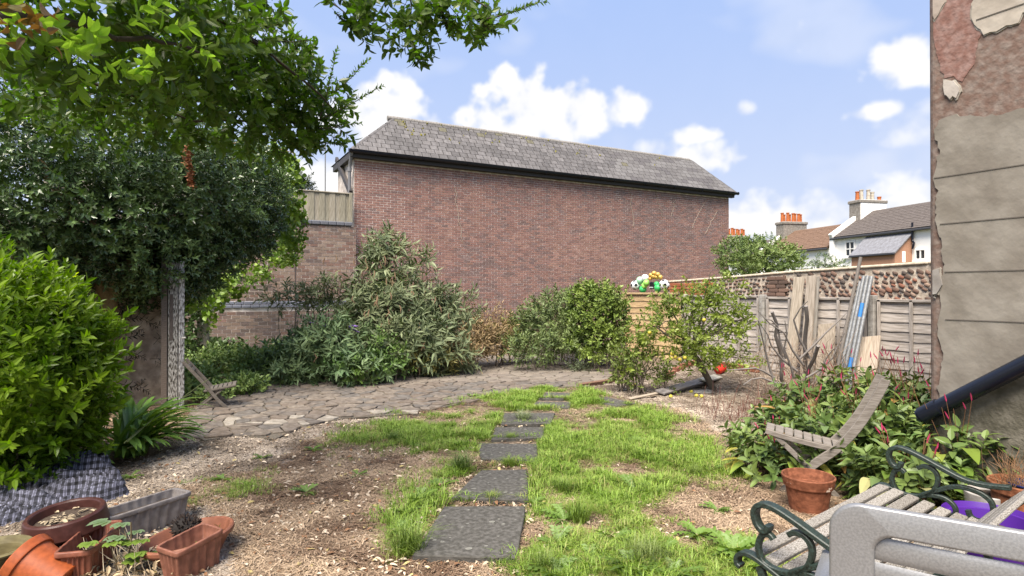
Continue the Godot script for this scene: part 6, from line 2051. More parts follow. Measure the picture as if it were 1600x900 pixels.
	# dandelions and other broad weeds
	for q in [
		[Vector3(1.528, 0.000, -4.300), 1.0, 14, "dandelion rosette left of the second slab"], [Vector3(1.349, 0.000, -4.104), 0.8, 10, "small dandelion left of the largest slab"],
		[Vector3(4.124, 0.000, -4.817), 1.0, 13, "dandelion in the middle of the right lawn"], [Vector3(3.098, 0.000, -3.695), 1.1, 14, "dandelion in the right lawn in front of the bare patch"],
		[Vector3(3.991, 0.000, -3.776), 0.9, 12, "dandelion at the right lawn edge by the border"], [Vector3(2.017, 0.000, -3.138), 1.0, 12, "dandelion right of the largest slab"],
		[Vector3(2.056, 0.000, -2.822), 1.1, 15, "broad dandelion at the bottom edge of the picture"], [Vector3(2.891, 0.000, -2.532), 1.35, 24, "large leafy thistle at the front left of the bench"],
		[Vector3(2.809, 0.000, -2.369), 1.1, 16, "second leafy thistle touching the bench"], [Vector3(2.262, 0.000, -3.827), 0.7, 9, "small dandelion against the right edge of the largest slab"],
		[Vector3(2.534, 0.000, -2.755), 0.9, 12, "dandelion in the front lawn between two grass tufts"], [Vector3(1.803, 0.000, -4.535), 0.9, 14, "dandelion under the blue green grass tuft"], [Vector3(1.190, 0.000, -3.808), 0.8, 12, "dandelion among the grass at the left of the largest slab"], [Vector3(2.280, 0.000, -3.466), 1.0, 13, "dandelion beside the bright grass tuft right of the slabs"], [Vector3(2.394, 0.000, -3.043), 1.1, 14, "broad weed left of the spreading pale tuft"], [Vector3(2.900, 0.000, -2.825), 1.0, 14, "leafy weed between the front lawn and the terracotta pot"], [Vector3(2.217, 0.000, -2.672), 1.2, 16, "wide dandelion at the bottom edge below the pale tuft"], [Vector3(1.793, 0.000, -2.789), 1.1, 15, "dandelion at the bottom edge next to the largest slab"], [Vector3(3.358, 0.000, -3.086), 0.8, 11, "small weed on the dry ground left of the terracotta pot"],
		[Vector3(1.089, 0.000, -6.179), 0.7, 10, "small weed on the worn ground at the lawn's left tip"], [Vector3(0.607, 0.000, -6.105), 0.6, 9, "yellow green weed on the bark chips"], [Vector3(0.814, 0.000, -4.897), 0.8, 12, "flat grey weed on the brown thatch"],
		[Vector3(3.736, 0.000, -8.109), 0.7, 12, "dark weed at the edge of the paving by the path"], [Vector3(-0.440, 0.000, -6.013), 0.6, 8, "small yellow green weed near the hedge foot"], [Vector3(0.253, 0.000, -5.560), 0.8, 12, "flat weed in the left grass patch"], [Vector3(2.030, 0.000, -5.807), 0.5, 8, "tiny weed on the thatch left of the third slab"],
		[Vector3(2.356, 0.000, -2.485), 1.2, 16, "wide dandelion at the bottom right of the lawn"], [Vector3(1.278, 0.000, -5.143), 0.6, 9, "small flat weed in the middle of the brown thatch"],
	]:
		if q[2] == 0: continue
		var s := Shape.new()
		var f: float = q[1]
		for i2 in int(q[2]):
			var az := i2 * 2.4 + rnd(-0.3, 0.3)
			var el := rnd(0.15, 0.95)
			var d := Vector3(cos(az) * cos(el), sin(el), sin(az) * cos(el))
			var z := (Vector3.UP - d * d.y).normalized()
			var b := Basis(d.cross(z), d, z)
			var L := rnd(0.10, 0.17) * f
			# lobed: a row of short leaflets along a rib, and an end lobe
			leaf_shape(s, Transform3D(b, Vector3(0, 0.01, 0)), L, 0.034 * f, 0.3, 0.5, 5)
			for e in 4:
				var u := 0.3 + 0.16 * e
				var at := b * Vector3(0, L * u, -0.5 * L * u * u)
				for sd in [-1.0, 1.0]:
					leaf_shape(s, Transform3D(b * Basis(Vector3(0, 0, 1), -sd * 1.15), at + Vector3(0, 0.01, 0)), (0.026 + 0.008 * e) * f, 0.022 * f, 0.1, 0.2, 2)
		var m := leafy(0.5, Color(0.45, 0.55, 0.12))
		m.vertex_color_use_as_albedo = false
		var t := rnd(0.8, 1.15)
		m.albedo_color = lin(0.12 * t, 0.195 * t, 0.04 * t)
		var o := part(self, "lawn_weed", s.mesh(), m, Transform3D(Basis(Vector3.UP, rnd(0, TAU)), q[0]))
		tag(o, q[3], "weed", "broad weeds in the lawn")


func mat_vert(rough: float) -> StandardMaterial3D:
	var m := StandardMaterial3D.new()
	m.vertex_color_use_as_albedo = true
	m.roughness = rough
	m.metallic_specular = 0.3
	return m


const SIDE_ON := -0.4962


# a round pot: outer radius at the rim, radius at the foot, height, depth of the collar
func pot_shape(rim: float, foot: float, h: float, collar: float, wall := 0.012, segs := 32, fill := 0.35) -> ArrayMesh:
	var s := Shape.new()
	var cr := lerpf(rim, foot, collar / h * 0.8)
	var p := PackedVector2Array([Vector2(0, 0), Vector2(foot - 0.004, 0), Vector2(foot, 0.004)])
	if collar > 0:
		p.append_array([Vector2(cr - 0.014, h - collar), Vector2(cr - 0.002, h - collar), Vector2(cr, h - collar + 0.005)])
	p.append_array([Vector2(rim, h - 0.006), Vector2(rim - 0.003, h), Vector2(rim - wall + 0.002, h), Vector2(rim - wall, h - 0.004)])
	if collar > 0:
		p.append_array([Vector2(cr - wall - 0.006, h - collar), Vector2(cr - wall - 0.014, h - collar - 0.004)])
	p.append_array([Vector2(lerpf(foot, rim, fill) - wall - 0.01, h * fill), Vector2(0, h * fill)])
	s.lathe(Transform3D(), p, segs)
	return s.mesh()


func fill_disc(r: float, y: float, bump: float) -> ArrayMesh:
	var s := Shape.new()
	var rows := []
	for i in 6:
		var line := PackedVector3Array()
		for k in 20:
			var a := TAU * k / 20
			var q := r * (i + 0.02) / 5.0
			line.append(Vector3(cos(a) * q, y + rnd(-bump, bump) * (1.0 if i < 5 else 0.0), sin(a) * q))
		rows.append(line)
	s.sheet(rows, Color.WHITE, true)
	return s.mesh()


# a fluted window box: outside, rim and inside as sweeps of rounded rectangles
func trough_shape(length: float, width: float, h: float, flutes: int) -> ArrayMesh:
	var s := Shape.new()
	var loop := func(l: float, w: float, y: float, flute: float) -> PackedVector3Array:
		var out := PackedVector3Array()
		var n := 240
		for i in n:
			var a := TAU * i / n
			var c := cos(a)
			var q := sin(a)
			var k := pow(pow(absf(c), 9.0) + pow(absf(q), 9.0), -1.0 / 9.0)
			var f := flute * cos(i * TAU * flutes / n)
			out.append(Vector3(c * k * (l / 2.0 + f), y, q * k * (w / 2.0 + f)))
		return out
	var rows := [
		loop.call(0.02, 0.01, 0.0, 0.0), loop.call(length * 0.80, width * 0.74, 0.0, 0.0), loop.call(length * 0.81, width * 0.75, 0.004, 0.005),
		loop.call(length * 0.93, width * 0.91, h - 0.034, 0.005), loop.call(length * 0.935, width * 0.92, h - 0.032, 0.0),
		loop.call(length * 0.99, width * 0.985, h - 0.030, 0.0), loop.call(length, width, h - 0.022, 0.0), loop.call(length, width, h - 0.005, 0.0), loop.call(length - 0.008, width - 0.008, h, 0.0),
		loop.call(length * 0.925, width * 0.86, h, 0.0), loop.call(length * 0.915, width * 0.85, h - 0.006, 0.002), loop.call(length * 0.84, width * 0.76, h * 0.38, 0.002), loop.call(0.02, 0.01, h * 0.36, 0.0),
	]
	s.sheet(rows, Color.WHITE, true)
	return s.mesh()


func make_pots_left() -> void:
	# checked blanket crumpled on the ground
	var bl := Shape.new()
	var rows := []
	var fold := FastNoiseLite.new()
	fold.seed = 12
	fold.frequency = 1.3
	fold.fractal_octaves = 3
	var o0 := Vector3(-1.341, 0.000, -5.010)
	var ex := Vector3(-0.402, -0.000, -5.506) - o0
	var ez := Vector3(-1.618, 0.000, -6.334) - o0
	for i in 44:
		var line := PackedVector3Array()
		for j in 30:
			var u := i / 43.0
			var v := j / 29.0
			var p := o0 + ex * u + ez * v * (1.0 - 0.45 * u)
			var n := fold.get_noise_2d(p.x * 1.6 + v, p.z * 2.4 - u)
			var y := 0.02 + 0.20 * absf(n) + 0.10 * smoothstep(0.5, 0.95, v) + 0.015 * fold.get_noise_2d(p.x * 3.0, p.z * 3.0)
			y *= smoothstep(0.0, 0.06, u) * smoothstep(0.0, 0.06, 1.0 - u) * smoothstep(0.0, 0.08, 1.0 - v) * smoothstep(0.0, 0.10, v)
			line.append(Vector3(p.x + 0.05 * n, maxf(y, 0.012), p.z + 0.06 * fold.get_noise_2d(p.z * 2.0, p.x * 2.0)))
		rows.append(line)
	bl.sheet(rows)
	var im := Image.create(128, 128, false, Image.FORMAT_RGB8)
	for i in 128:
		for j in 128:
			var a := (i / 16) % 2 == 0
			var b := (j / 16) % 2 == 0
			var c := 0.10 if a and b else 0.80 if not a and not b else 0.38
			if (i % 32) in [22, 23, 26, 27] and not b: c = 0.22
			c *= 0.92 + 0.08 * float((i + j) % 2)
			im.set_pixel(i, j, Color(c * 0.97, c * 0.98, c * 1.06))
	var tex := ImageTexture.create_from_image(im)
	var bm := mat(Color(0.66, 0.66, 0.7), 0.9, tex, Vector3(5.5, 5.5, 5.5))
	bm.cull_mode = BaseMaterial3D.CULL_DISABLED
	var bo := part(self, "checked_blanket", bl.mesh(), bm)
	tag(bo, "crumpled black and white checked blanket behind the dark brown pot", "blanket")

	var dark := mat(lin(0.085, 0.032, 0.026), 0.4, M.blotch, Vector3(3, 3, 3))
	var p := thing("flower_pot", "large dark brown glazed pot with a thick collar, in front of the checked blanket", "pot", Vector3(-0.632, 0.000, -4.459), 0, "pots in the left corner")
	var s := Shape.new()
	s.lathe(Transform3D(), PackedVector2Array([Vector2(0, 0), Vector2(0.13, 0), Vector2(0.165, 0.16), Vector2(0.168, 0.17), Vector2(0.215, 0.172), Vector2(0.218, 0.18), Vector2(0.205, 0.265), Vector2(0.198, 0.274), Vector2(0.180, 0.274), Vector2(0.174, 0.266), Vector2(0.165, 0.20), Vector2(0, 0.20)]), 40)
	part(p, "pot", s.mesh(), dark)
	part(p, "soil", fill_disc(0.166, 0.222, 0.008), M.soil)
	p.rotation = Vector3(0.05, 0.2, 0.10)
	var lx := []
	var lc := []
	for i in 60:
		var a := rnd(0, TAU)
		var r := rnd(0, 0.15)
		lx.append(Transform3D(Basis.from_euler(Vector3(rnd(-1.8, -1.2), rnd(0, 6), rnd(0, 6))).scaled(Vector3.ONE * rnd(0.5, 1.0)), Vector3(cos(a) * r, 0.232, sin(a) * r)))
		lc.append(Color(0.45, 0.36, 0.24) * rnd(0.5, 1.1))
	var lsh := Shape.new()
	leaf_shape(lsh, Transform3D(), 0.05, 0.022, 0.4, 0.3, 3)
	var lsm := lsh.mesh()
	many(p, "fallen_leaves", lsm, mat_vert(0.9), lx, lc)

	var tro := trough_shape(0.56, 0.20, 0.20, 26)
	var g := thing("window_box", "weathered grey plastic trough standing behind the terracotta planters", "planter", (Vector3(-0.387, 0.000, -4.582) + Vector3(-0.134, 0.000, -4.734)) / 2.0, 0, "pots in the left corner")
	var gd := Vector3(-0.112, 0.000, -4.774) - Vector3(-0.387, 0.000, -4.582)
	g.rotation.y = -atan2(gd.z, gd.x)
	part(g, "trough", tro, mat(lin(0.27, 0.245, 0.235), 0.6, M.blotch, Vector3(2, 2, 2)))
	part(g, "soil", soil_patch(0.46, 0.14, 0.15), M.soil)

	var t1 := thing("window_box", "fluted terracotta trough between the dark brown pot and the sapling", "planter", Vector3(-0.497, 0.000, -4.159), 0, "pots in the left corner")
	var d1 := Vector3(-0.449, 0.080, -4.507) - Vector3(-0.579, 0.199, -4.009)
	t1.rotation.y = -atan2(d1.z, d1.x)
	part(t1, "trough", trough_shape(0.46, 0.19, 0.20, 24), M.plastic_terracotta)
	part(t1, "soil", soil_patch(0.36, 0.13, 0.10), M.soil)

	var t2 := thing("window_box", "small fluted terracotta trough tilted against the round planter bowl", "planter", Vector3(0.018, 0.000, -3.854), 0, "pots in the left corner")
	var d2 := Vector3(0.173, 0.198, -3.806) - Vector3(-0.064, 0.200, -3.628)
	t2.rotation = Vector3(0.04, -atan2(d2.z, d2.x), 0.10)
	part(t2, "trough", trough_shape(0.30, 0.19, 0.21, 18), tinted(M.plastic_terracotta, lin(0.28, 0.12, 0.08)))
	part(t2, "soil", soil_patch(0.26, 0.13, 0.11), M.soil)
	for q in [[-0.02, 0.16], [0.05, 0.15], [-0.07, 0.14]]:
		var w := Shape.new()
		for i in 7:
			var a := i * 2.4
			leaf_shape(w, Transform3D(basis_y(Vector3(cos(a), 0.6, sin(a)), 0.0), Vector3(q[0], 0.11, 0)), 0.05, 0.016, 0.3, 0.4, 4)
		var wm := leafy(0.5)
		wm.vertex_color_use_as_albedo = false
		wm.albedo_color = lin(0.14, 0.20, 0.03)
		part(t2, "weed", w.mesh(), wm)

	var bw := thing("planter_bowl", "shallow round terracotta planter bowl holding dry leaves and a dark seed head", "planter", Vector3(0.012, 0.000, -4.051), 0, "pots in the left corner")
	var bs := Shape.new()
	bs.lathe(Transform3D(Basis().scaled(Vector3(1.0, 1, 0.86)), Vector3.ZERO), PackedVector2Array([Vector2(0, 0), Vector2(0.16, 0), Vector2(0.235, 0.12), Vector2(0.252, 0.122), Vector2(0.256, 0.13), Vector2(0.256, 0.148), Vector2(0.248, 0.155), Vector2(0.232, 0.152), Vector2(0.20, 0.09), Vector2(0, 0.08)]), 44)
	part(bw, "bowl", bs.mesh(), tinted(M.plastic_terracotta, lin(0.29, 0.115, 0.068)))
	part(bw, "soil", fill_disc(0.195, 0.088, 0.008), M.soil)
	bw.rotation = Vector3(-0.04, 0.35, 0.10)
	lx = []
	lc = []
	for i in 90:
		var a := rnd(0, TAU)
		var r := 0.17 * sqrt(rng.randf())
		lx.append(Transform3D(Basis.from_euler(Vector3(rnd(-1.9, -1.1), rnd(0, 6), rnd(0, 6))).scaled(Vector3.ONE * rnd(0.6, 1.3)), Vector3(cos(a) * r - 0.05, 0.10 + rnd(0, 0.02), sin(a) * r * 0.8)))
		lc.append(Color(0.48, 0.38, 0.26) * rnd(0.5, 1.1))
	many(bw, "fallen_leaves", lsm, mat_vert(0.9), lx, lc)
	var wx := []
	for i in 26:
		wx.append(Transform3D(basis_y(Vector3(rnd(-0.6, 0.6), 1, rnd(-0.6, 0.6))).scaled(Vector3.ONE * rnd(0.5, 0.9)), Vector3(0.12 + rnd(-0.06, 0.06), 0.09, rnd(-0.08, 0.06))))
	many(bw, "weed", shoot_mesh(shoot_leaves(6, 0.05, 1.3, 0.5, 81), 0.05, 0.04, 0.018), leafy(0.5), wx, tones(wx, Color(0.10, 0.15, 0.03), Color(0.20, 0.26, 0.06)))
	var hd := thing("seed_head", "dark spiky seed head lying in the terracotta planter bowl", "seed head", bw.position + Vector3(-0.03, 0.185, -0.04))
	var hs := Shape.new()
	var rows2 := []
	for i in 8:
		var th := PI * i / 7.0
		var line := PackedVector3Array()
		for j in 14:
			var ph := TAU * j / 14.0
			line.append(Vector3(cos(ph) * sin(th) * 0.075, cos(th) * 0.055, sin(ph) * sin(th) * 0.07))
		rows2.append(line)
	hs.sheet(rows2, Color.WHITE, true)
	part(hd, "core", hs.mesh(), mat(lin(0.022, 0.018, 0.016), 0.9))
	var sc := Shape.new()
	for i in 190:
		var d := rdir()
		var q := d * Vector3(0.072, 0.053, 0.068)
		sc.tube(PackedVector3Array([q, q + d * 0.010, q + d * 0.020 + Vector3(0, 0.004, 0)]), PackedFloat32Array([0.006, 0.004, 0.001]), 4, false)
	part(hd, "scales", sc.mesh(), mat(lin(0.05, 0.035, 0.028), 0.85)).set_meta("kind", "stuff")

	var orange := mat(lin(0.35, 0.085, 0.026), 0.45, M.fine, Vector3(2, 2, 2))
	var op := thing("flower_pot", "bright orange plastic pot lying on its side in the left corner", "pot", Vector3(-0.684, 0.083, -4.032), 0, "pots in the left corner")
	part(op, "pot", pot_shape(0.150, 0.105, 0.27, 0.05, 0.008, 36, 0.05), orange, Transform3D(basis_y(cam_point(-0.80, 0.02, 0.42) - cam_point(0, 0, 0)), Vector3.ZERO) * Transform3D(Basis(), Vector3(0, -0.13, 0)))

	var ol := thing("flower_pot", "olive glazed bowl shaped pot cut off by the left picture edge", "pot", Vector3(-0.925, 0.000, -4.156), 0, "pots in the left corner")
	var os := Shape.new()
	os.lathe(Transform3D(), PackedVector2Array([Vector2(0, 0), Vector2(0.09, 0), Vector2(0.13, 0.08), Vector2(0.145, 0.17), Vector2(0.150, 0.19), Vector2(0.172, 0.205), Vector2(0.174, 0.215), Vector2(0.165, 0.222), Vector2(0.14, 0.216), Vector2(0.128, 0.19), Vector2(0.115, 0.10), Vector2(0, 0.09)]), 40)
	part(ol, "pot", os.mesh(), mat(lin(0.20, 0.17, 0.085), 0.35, M.blotch, Vector3(2, 6, 2)))

	var st := thing("stone", "rough grey stone at the foot of the hedge", "stone", Vector3(-0.832, 0.000, -6.186))
	part(st, "boulder", rock(Vector3(0.13, 0.09, 0.10), 5), M.concrete)
	part(st, "boulder", rock(Vector3(0.09, 0.06, 0.08), 6), M.concrete, Transform3D(Basis(), Vector3(-0.17, 0.0, 0.05)))

	# young sycamore sapling with lobed leaves, and the dry stalks round it
	var sp := thing("sapling", "young sapling with lobed grey green leaves among the terracotta planters", "sapling", Vector3(-0.318, 0.000, -3.974))
	var ss := Shape.new()
	branch(ss, Vector3.ZERO, Vector3(0.03, 0.30, 0.0), 0.006, 0.004, Vector3(0.01, 0, 0), 5, 0.004, 5)
	branch(ss, Vector3(-0.03, 0, 0.02), Vector3(-0.08, 0.24, 0.02), 0.005, 0.003, Vector3(0.01, 0, 0), 5, 0.004, 5)
	var lob := Shape.new()
	for a in [-1.05, -0.5, 0.0, 0.5, 1.05]:
		leaf_shape(lob, Transform3D(Basis(Vector3(0, 0, 1), a), Vector3(0, 0.0, 0)), 0.085 - 0.022 * absf(a), 0.052, 0.1, 0.2, 5, Color.WHITE, 0.75)
	var lm := lob.mesh()
	var l1 := leafy(0.55)
	l1.vertex_color_use_as_albedo = false
	l1.albedo_color = lin(0.15, 0.215, 0.115)
	var l2: StandardMaterial3D = l1.duplicate()
	l2.albedo_color = lin(0.14, 0.21, 0.035)
	var k := 0
	for q in [Vector3(-0.419, 0.276, -4.150), Vector3(-0.338, 0.272, -4.072), Vector3(-0.351, 0.223, -4.011), Vector3(-0.267, 0.228, -4.033), Vector3(-0.291, 0.191, -3.978), Vector3(-0.240, 0.185, -3.996), Vector3(-0.258, 0.134, -3.949), Vector3(-0.376, 0.213, -3.956), Vector3(-0.214, 0.097, -3.982), Vector3(-0.280, 0.098, -3.961), Vector3(-0.481, 0.234, -3.956)]:
		var at: Vector3 = q - sp.position
		var dirn := (cam_point(-0.5 + 0.12 * k, -0.4, 0.1) - cam_point(0, 0, 0)).normalized()
		var zz := (Vector3.UP - dirn * dirn.y).normalized()
		part(sp, "leaf", lm, l1 if k < 4 else l2, Transform3D(Basis(dirn.cross(zz), dirn, zz).rotated(Vector3.UP, rnd(-1, 1)).scaled(Vector3.ONE * rnd(0.8, 1.25)), at))
		ss.tube(PackedVector3Array([Vector3(0.01, minf(at.y, 0.28) * 0.8, 0), at]), PackedFloat32Array([0.002, 0.0015]), 4, false)
		k += 1
	part(sp, "stem", ss.mesh(), mat(lin(0.12, 0.09, 0.05), 0.9))
	var sk := thing("dry_stalks", "straw coloured dry stalks and dead leaves heaped at the bottom left", "weeds", Vector3(-0.286, 0.000, -3.915))
	var ds := Shape.new()
	for i in 46:
		var a := cam_point(rnd(-0.30, 0.14), rnd(-0.1, 0.25), rnd(0.0, 0.05)) - cam_point(0, 0, 0)
		var d := cam_point(rnd(-0.20, 0.02), rnd(-0.05, 0.15), rnd(0.03, 0.18)) - cam_point(0, 0, 0)
		ds.tube(PackedVector3Array([a, a + d * 0.5 + rdir() * 0.008, a + d]), PackedFloat32Array([0.0028, 0.0022, 0.001]), 4, false)
	part(sk, "stalks", ds.mesh(), mat(lin(0.55, 0.46, 0.33), 0.8)).set_meta("kind", "stuff")
	lx = []
	lc = []
	for i in 420:
		var q := cam_point(rnd(-0.45, 0.32), rnd(-0.2, 0.35), 0) - cam_point(0, 0, 0)
		q.y = rnd(0.01, 0.14) * clampf(1.0 - q.length() * 2.0, 0.12, 1)
		lx.append(Transform3D(Basis.from_euler(Vector3(rnd(-2.4, -0.8), rnd(0, 6), rnd(0, 6))).scaled(Vector3(rnd(0.5, 1.2), rnd(0.9, 2.0), 1)), q))
		lc.append(Color(0.42, 0.32, 0.20) * rnd(0.4, 1.2))
	many(sk, "dead_leaves", lsm, mat_vert(0.9), lx, lc)


func soil_patch(l: float, w: float, y: float) -> ArrayMesh:
	var s := Shape.new()
	var rows := []
	for i in 9:
		var line := PackedVector3Array()
		for j in 5:
			line.append(Vector3(-l / 2 + l * i / 8.0, y + rnd(-0.008, 0.008), -w / 2 + w * j / 4.0))
		rows.append(line)
	s.sheet(rows)
	return s.mesh()


func rock(r: Vector3, seed_: int) -> ArrayMesh:
	var f := FastNoiseLite.new()
	f.seed = seed_
	f.frequency = 1.1
	f.fractal_octaves = 3
	var s := Shape.new()
	var rows := []
	for i in 11:
		var th := PI * i / 10.0
		var line := PackedVector3Array()
		for j in 16:
			var ph := TAU * j / 16.0
			var d := Vector3(cos(ph) * sin(th), cos(th), sin(ph) * sin(th))
			line.append(d * r * (1.0 + 0.35 * f.get_noise_3d(d.x, d.y, d.z)) + Vector3(0, r.y * 0.55, 0))
		rows.append(line)
	s.sheet(rows, Color.WHITE, true)
	return s.mesh()


# a flat bar swept along a curve in a plane: width in the plane, depth across it
func sweep(s: Shape, pts: PackedVector2Array, width: float, depth: float, xf: Transform3D, taper := 0.0) -> void:
	var n := pts.size()
	var loops := []
	for i in n:
		var d := (pts[mini(i + 1, n - 1)] - pts[maxi(i - 1, 0)]).normalized()
		var nn := Vector2(-d.y, d.x)
		var w := width * (1.0 - taper * absf(2.0 * i / (n - 1) - 1.0)) / 2.0
		var b := minf(w, depth / 2.0) * 0.35
		var line := PackedVector3Array()
		for c in [[-w + b, -depth / 2], [w - b, -depth / 2], [w, -depth / 2 + b], [w, depth / 2 - b], [w - b, depth / 2], [-w + b, depth / 2], [-w, depth / 2 - b], [-w, -depth / 2 + b]]:
			var q: Vector2 = pts[i] + nn * c[0]
			line.append(xf * Vector3(q.x, q.y, c[1]))
		loops.append(line)
	for i in n - 1:
		for k in 8:
			var j := (k + 1) % 8
			var a: Vector3 = loops[i][k]
			var b: Vector3 = loops[i][j]
			var c: Vector3 = loops[i + 1][j]
			var e: Vector3 = loops[i + 1][k]
			var mid := (a + b + c + e) / 4.0
			var cen := xf * Vector3((pts[i].x + pts[i + 1].x) / 2, (pts[i].y + pts[i + 1].y) / 2, 0)
			var nn := (b - a).cross(c - a).normalized()
			if nn.dot(mid - cen) < 0: nn = -nn
			s.quad(a, b, c, e, nn)
	for e in [0, n - 1]:
		var nn := xf.basis * Vector3(pts[e].x - pts[1 if e == 0 else n - 2].x, pts[e].y - pts[1 if e == 0 else n - 2].y, 0).normalized()
		for k in range(1, 7):
			s.tri(loops[e][0], loops[e][k], loops[e][k + 1], nn, nn, nn)


func smooth_curve(pts: PackedVector2Array, per := 4) -> PackedVector2Array:
	var out := PackedVector2Array()
	for i in pts.size() - 1:
		var a := pts[maxi(i - 1, 0)]
		var b := pts[i]
		var c := pts[i + 1]
		var d := pts[mini(i + 2, pts.size() - 1)]
		for k in per:
			out.append(b.cubic_interpolate(c, a, d, float(k) / per))
	out.append(pts[pts.size() - 1])
	return out


# folding garden chair: side profiles in metres, a frame on each side, slats across
func folding_chair(label: String, at: Vector3, turn: float, back: PackedVector2Array, seat: PackedVector2Array, leg: PackedVector2Array, bar: float, wide: float, wood: StandardMaterial3D, slats: int, backs: int) -> void:
	var c := thing("folding_chair", label, "chair", at, turn)
	for z in [-wide / 2.0, wide / 2.0]:
		var xf := Transform3D(Basis(), Vector3(0, 0, z))
		var s := Shape.new()
		sweep(s, smooth_curve(back), bar, 0.026, xf)
		part(c, "back_rail", s.mesh(), wood)
		var r := Shape.new()
		sweep(r, smooth_curve(seat), bar * 0.62, 0.026, Transform3D(Basis(), Vector3(0, 0, z * 0.93)))
		part(c, "seat_rail", r.mesh(), wood)
		var l := Shape.new()
		sweep(l, leg, bar * 0.6, 0.024, Transform3D(Basis(), Vector3(0, 0, z * 0.86)))
		part(c, "leg", l.mesh(), wood)
	var sl := Shape.new()
	sl.box(Transform3D(), Vector3(seat[0].distance_to(seat[seat.size() - 1]) / slats - 0.010, 0.014, wide * 0.98), 0.003)
	var sm := sl.mesh()
	for i in slats:
		var u := (i + 0.5) / slats
		var p := seat[0].lerp(seat[seat.size() - 1], u)
		var d := (seat[seat.size() - 1] - seat[0]).normalized()
		part(c, "slat", sm, wood, Transform3D(Basis(Vector3(0, 0, 1), atan2(d.y, d.x)), Vector3(p.x, p.y + bar * 0.22, 0)))
	for i in backs:
		var cb := smooth_curve(back)
		var q := cb[int(cb.size() * (0.80 + 0.06 * i))] if cb.size() > 10 else back[0].lerp(back[1], 0.1 + 0.06 * i)
		var q2 := cb[int(cb.size() * (0.80 + 0.06 * i)) - 1] if cb.size() > 10 else back[0]
		part(c, "back_slat", sm, wood, Transform3D(Basis(Vector3(0, 0, 1), atan2(q.y - q2.y, q.x - q2.x)), Vector3(q.x, q.y, 0)))


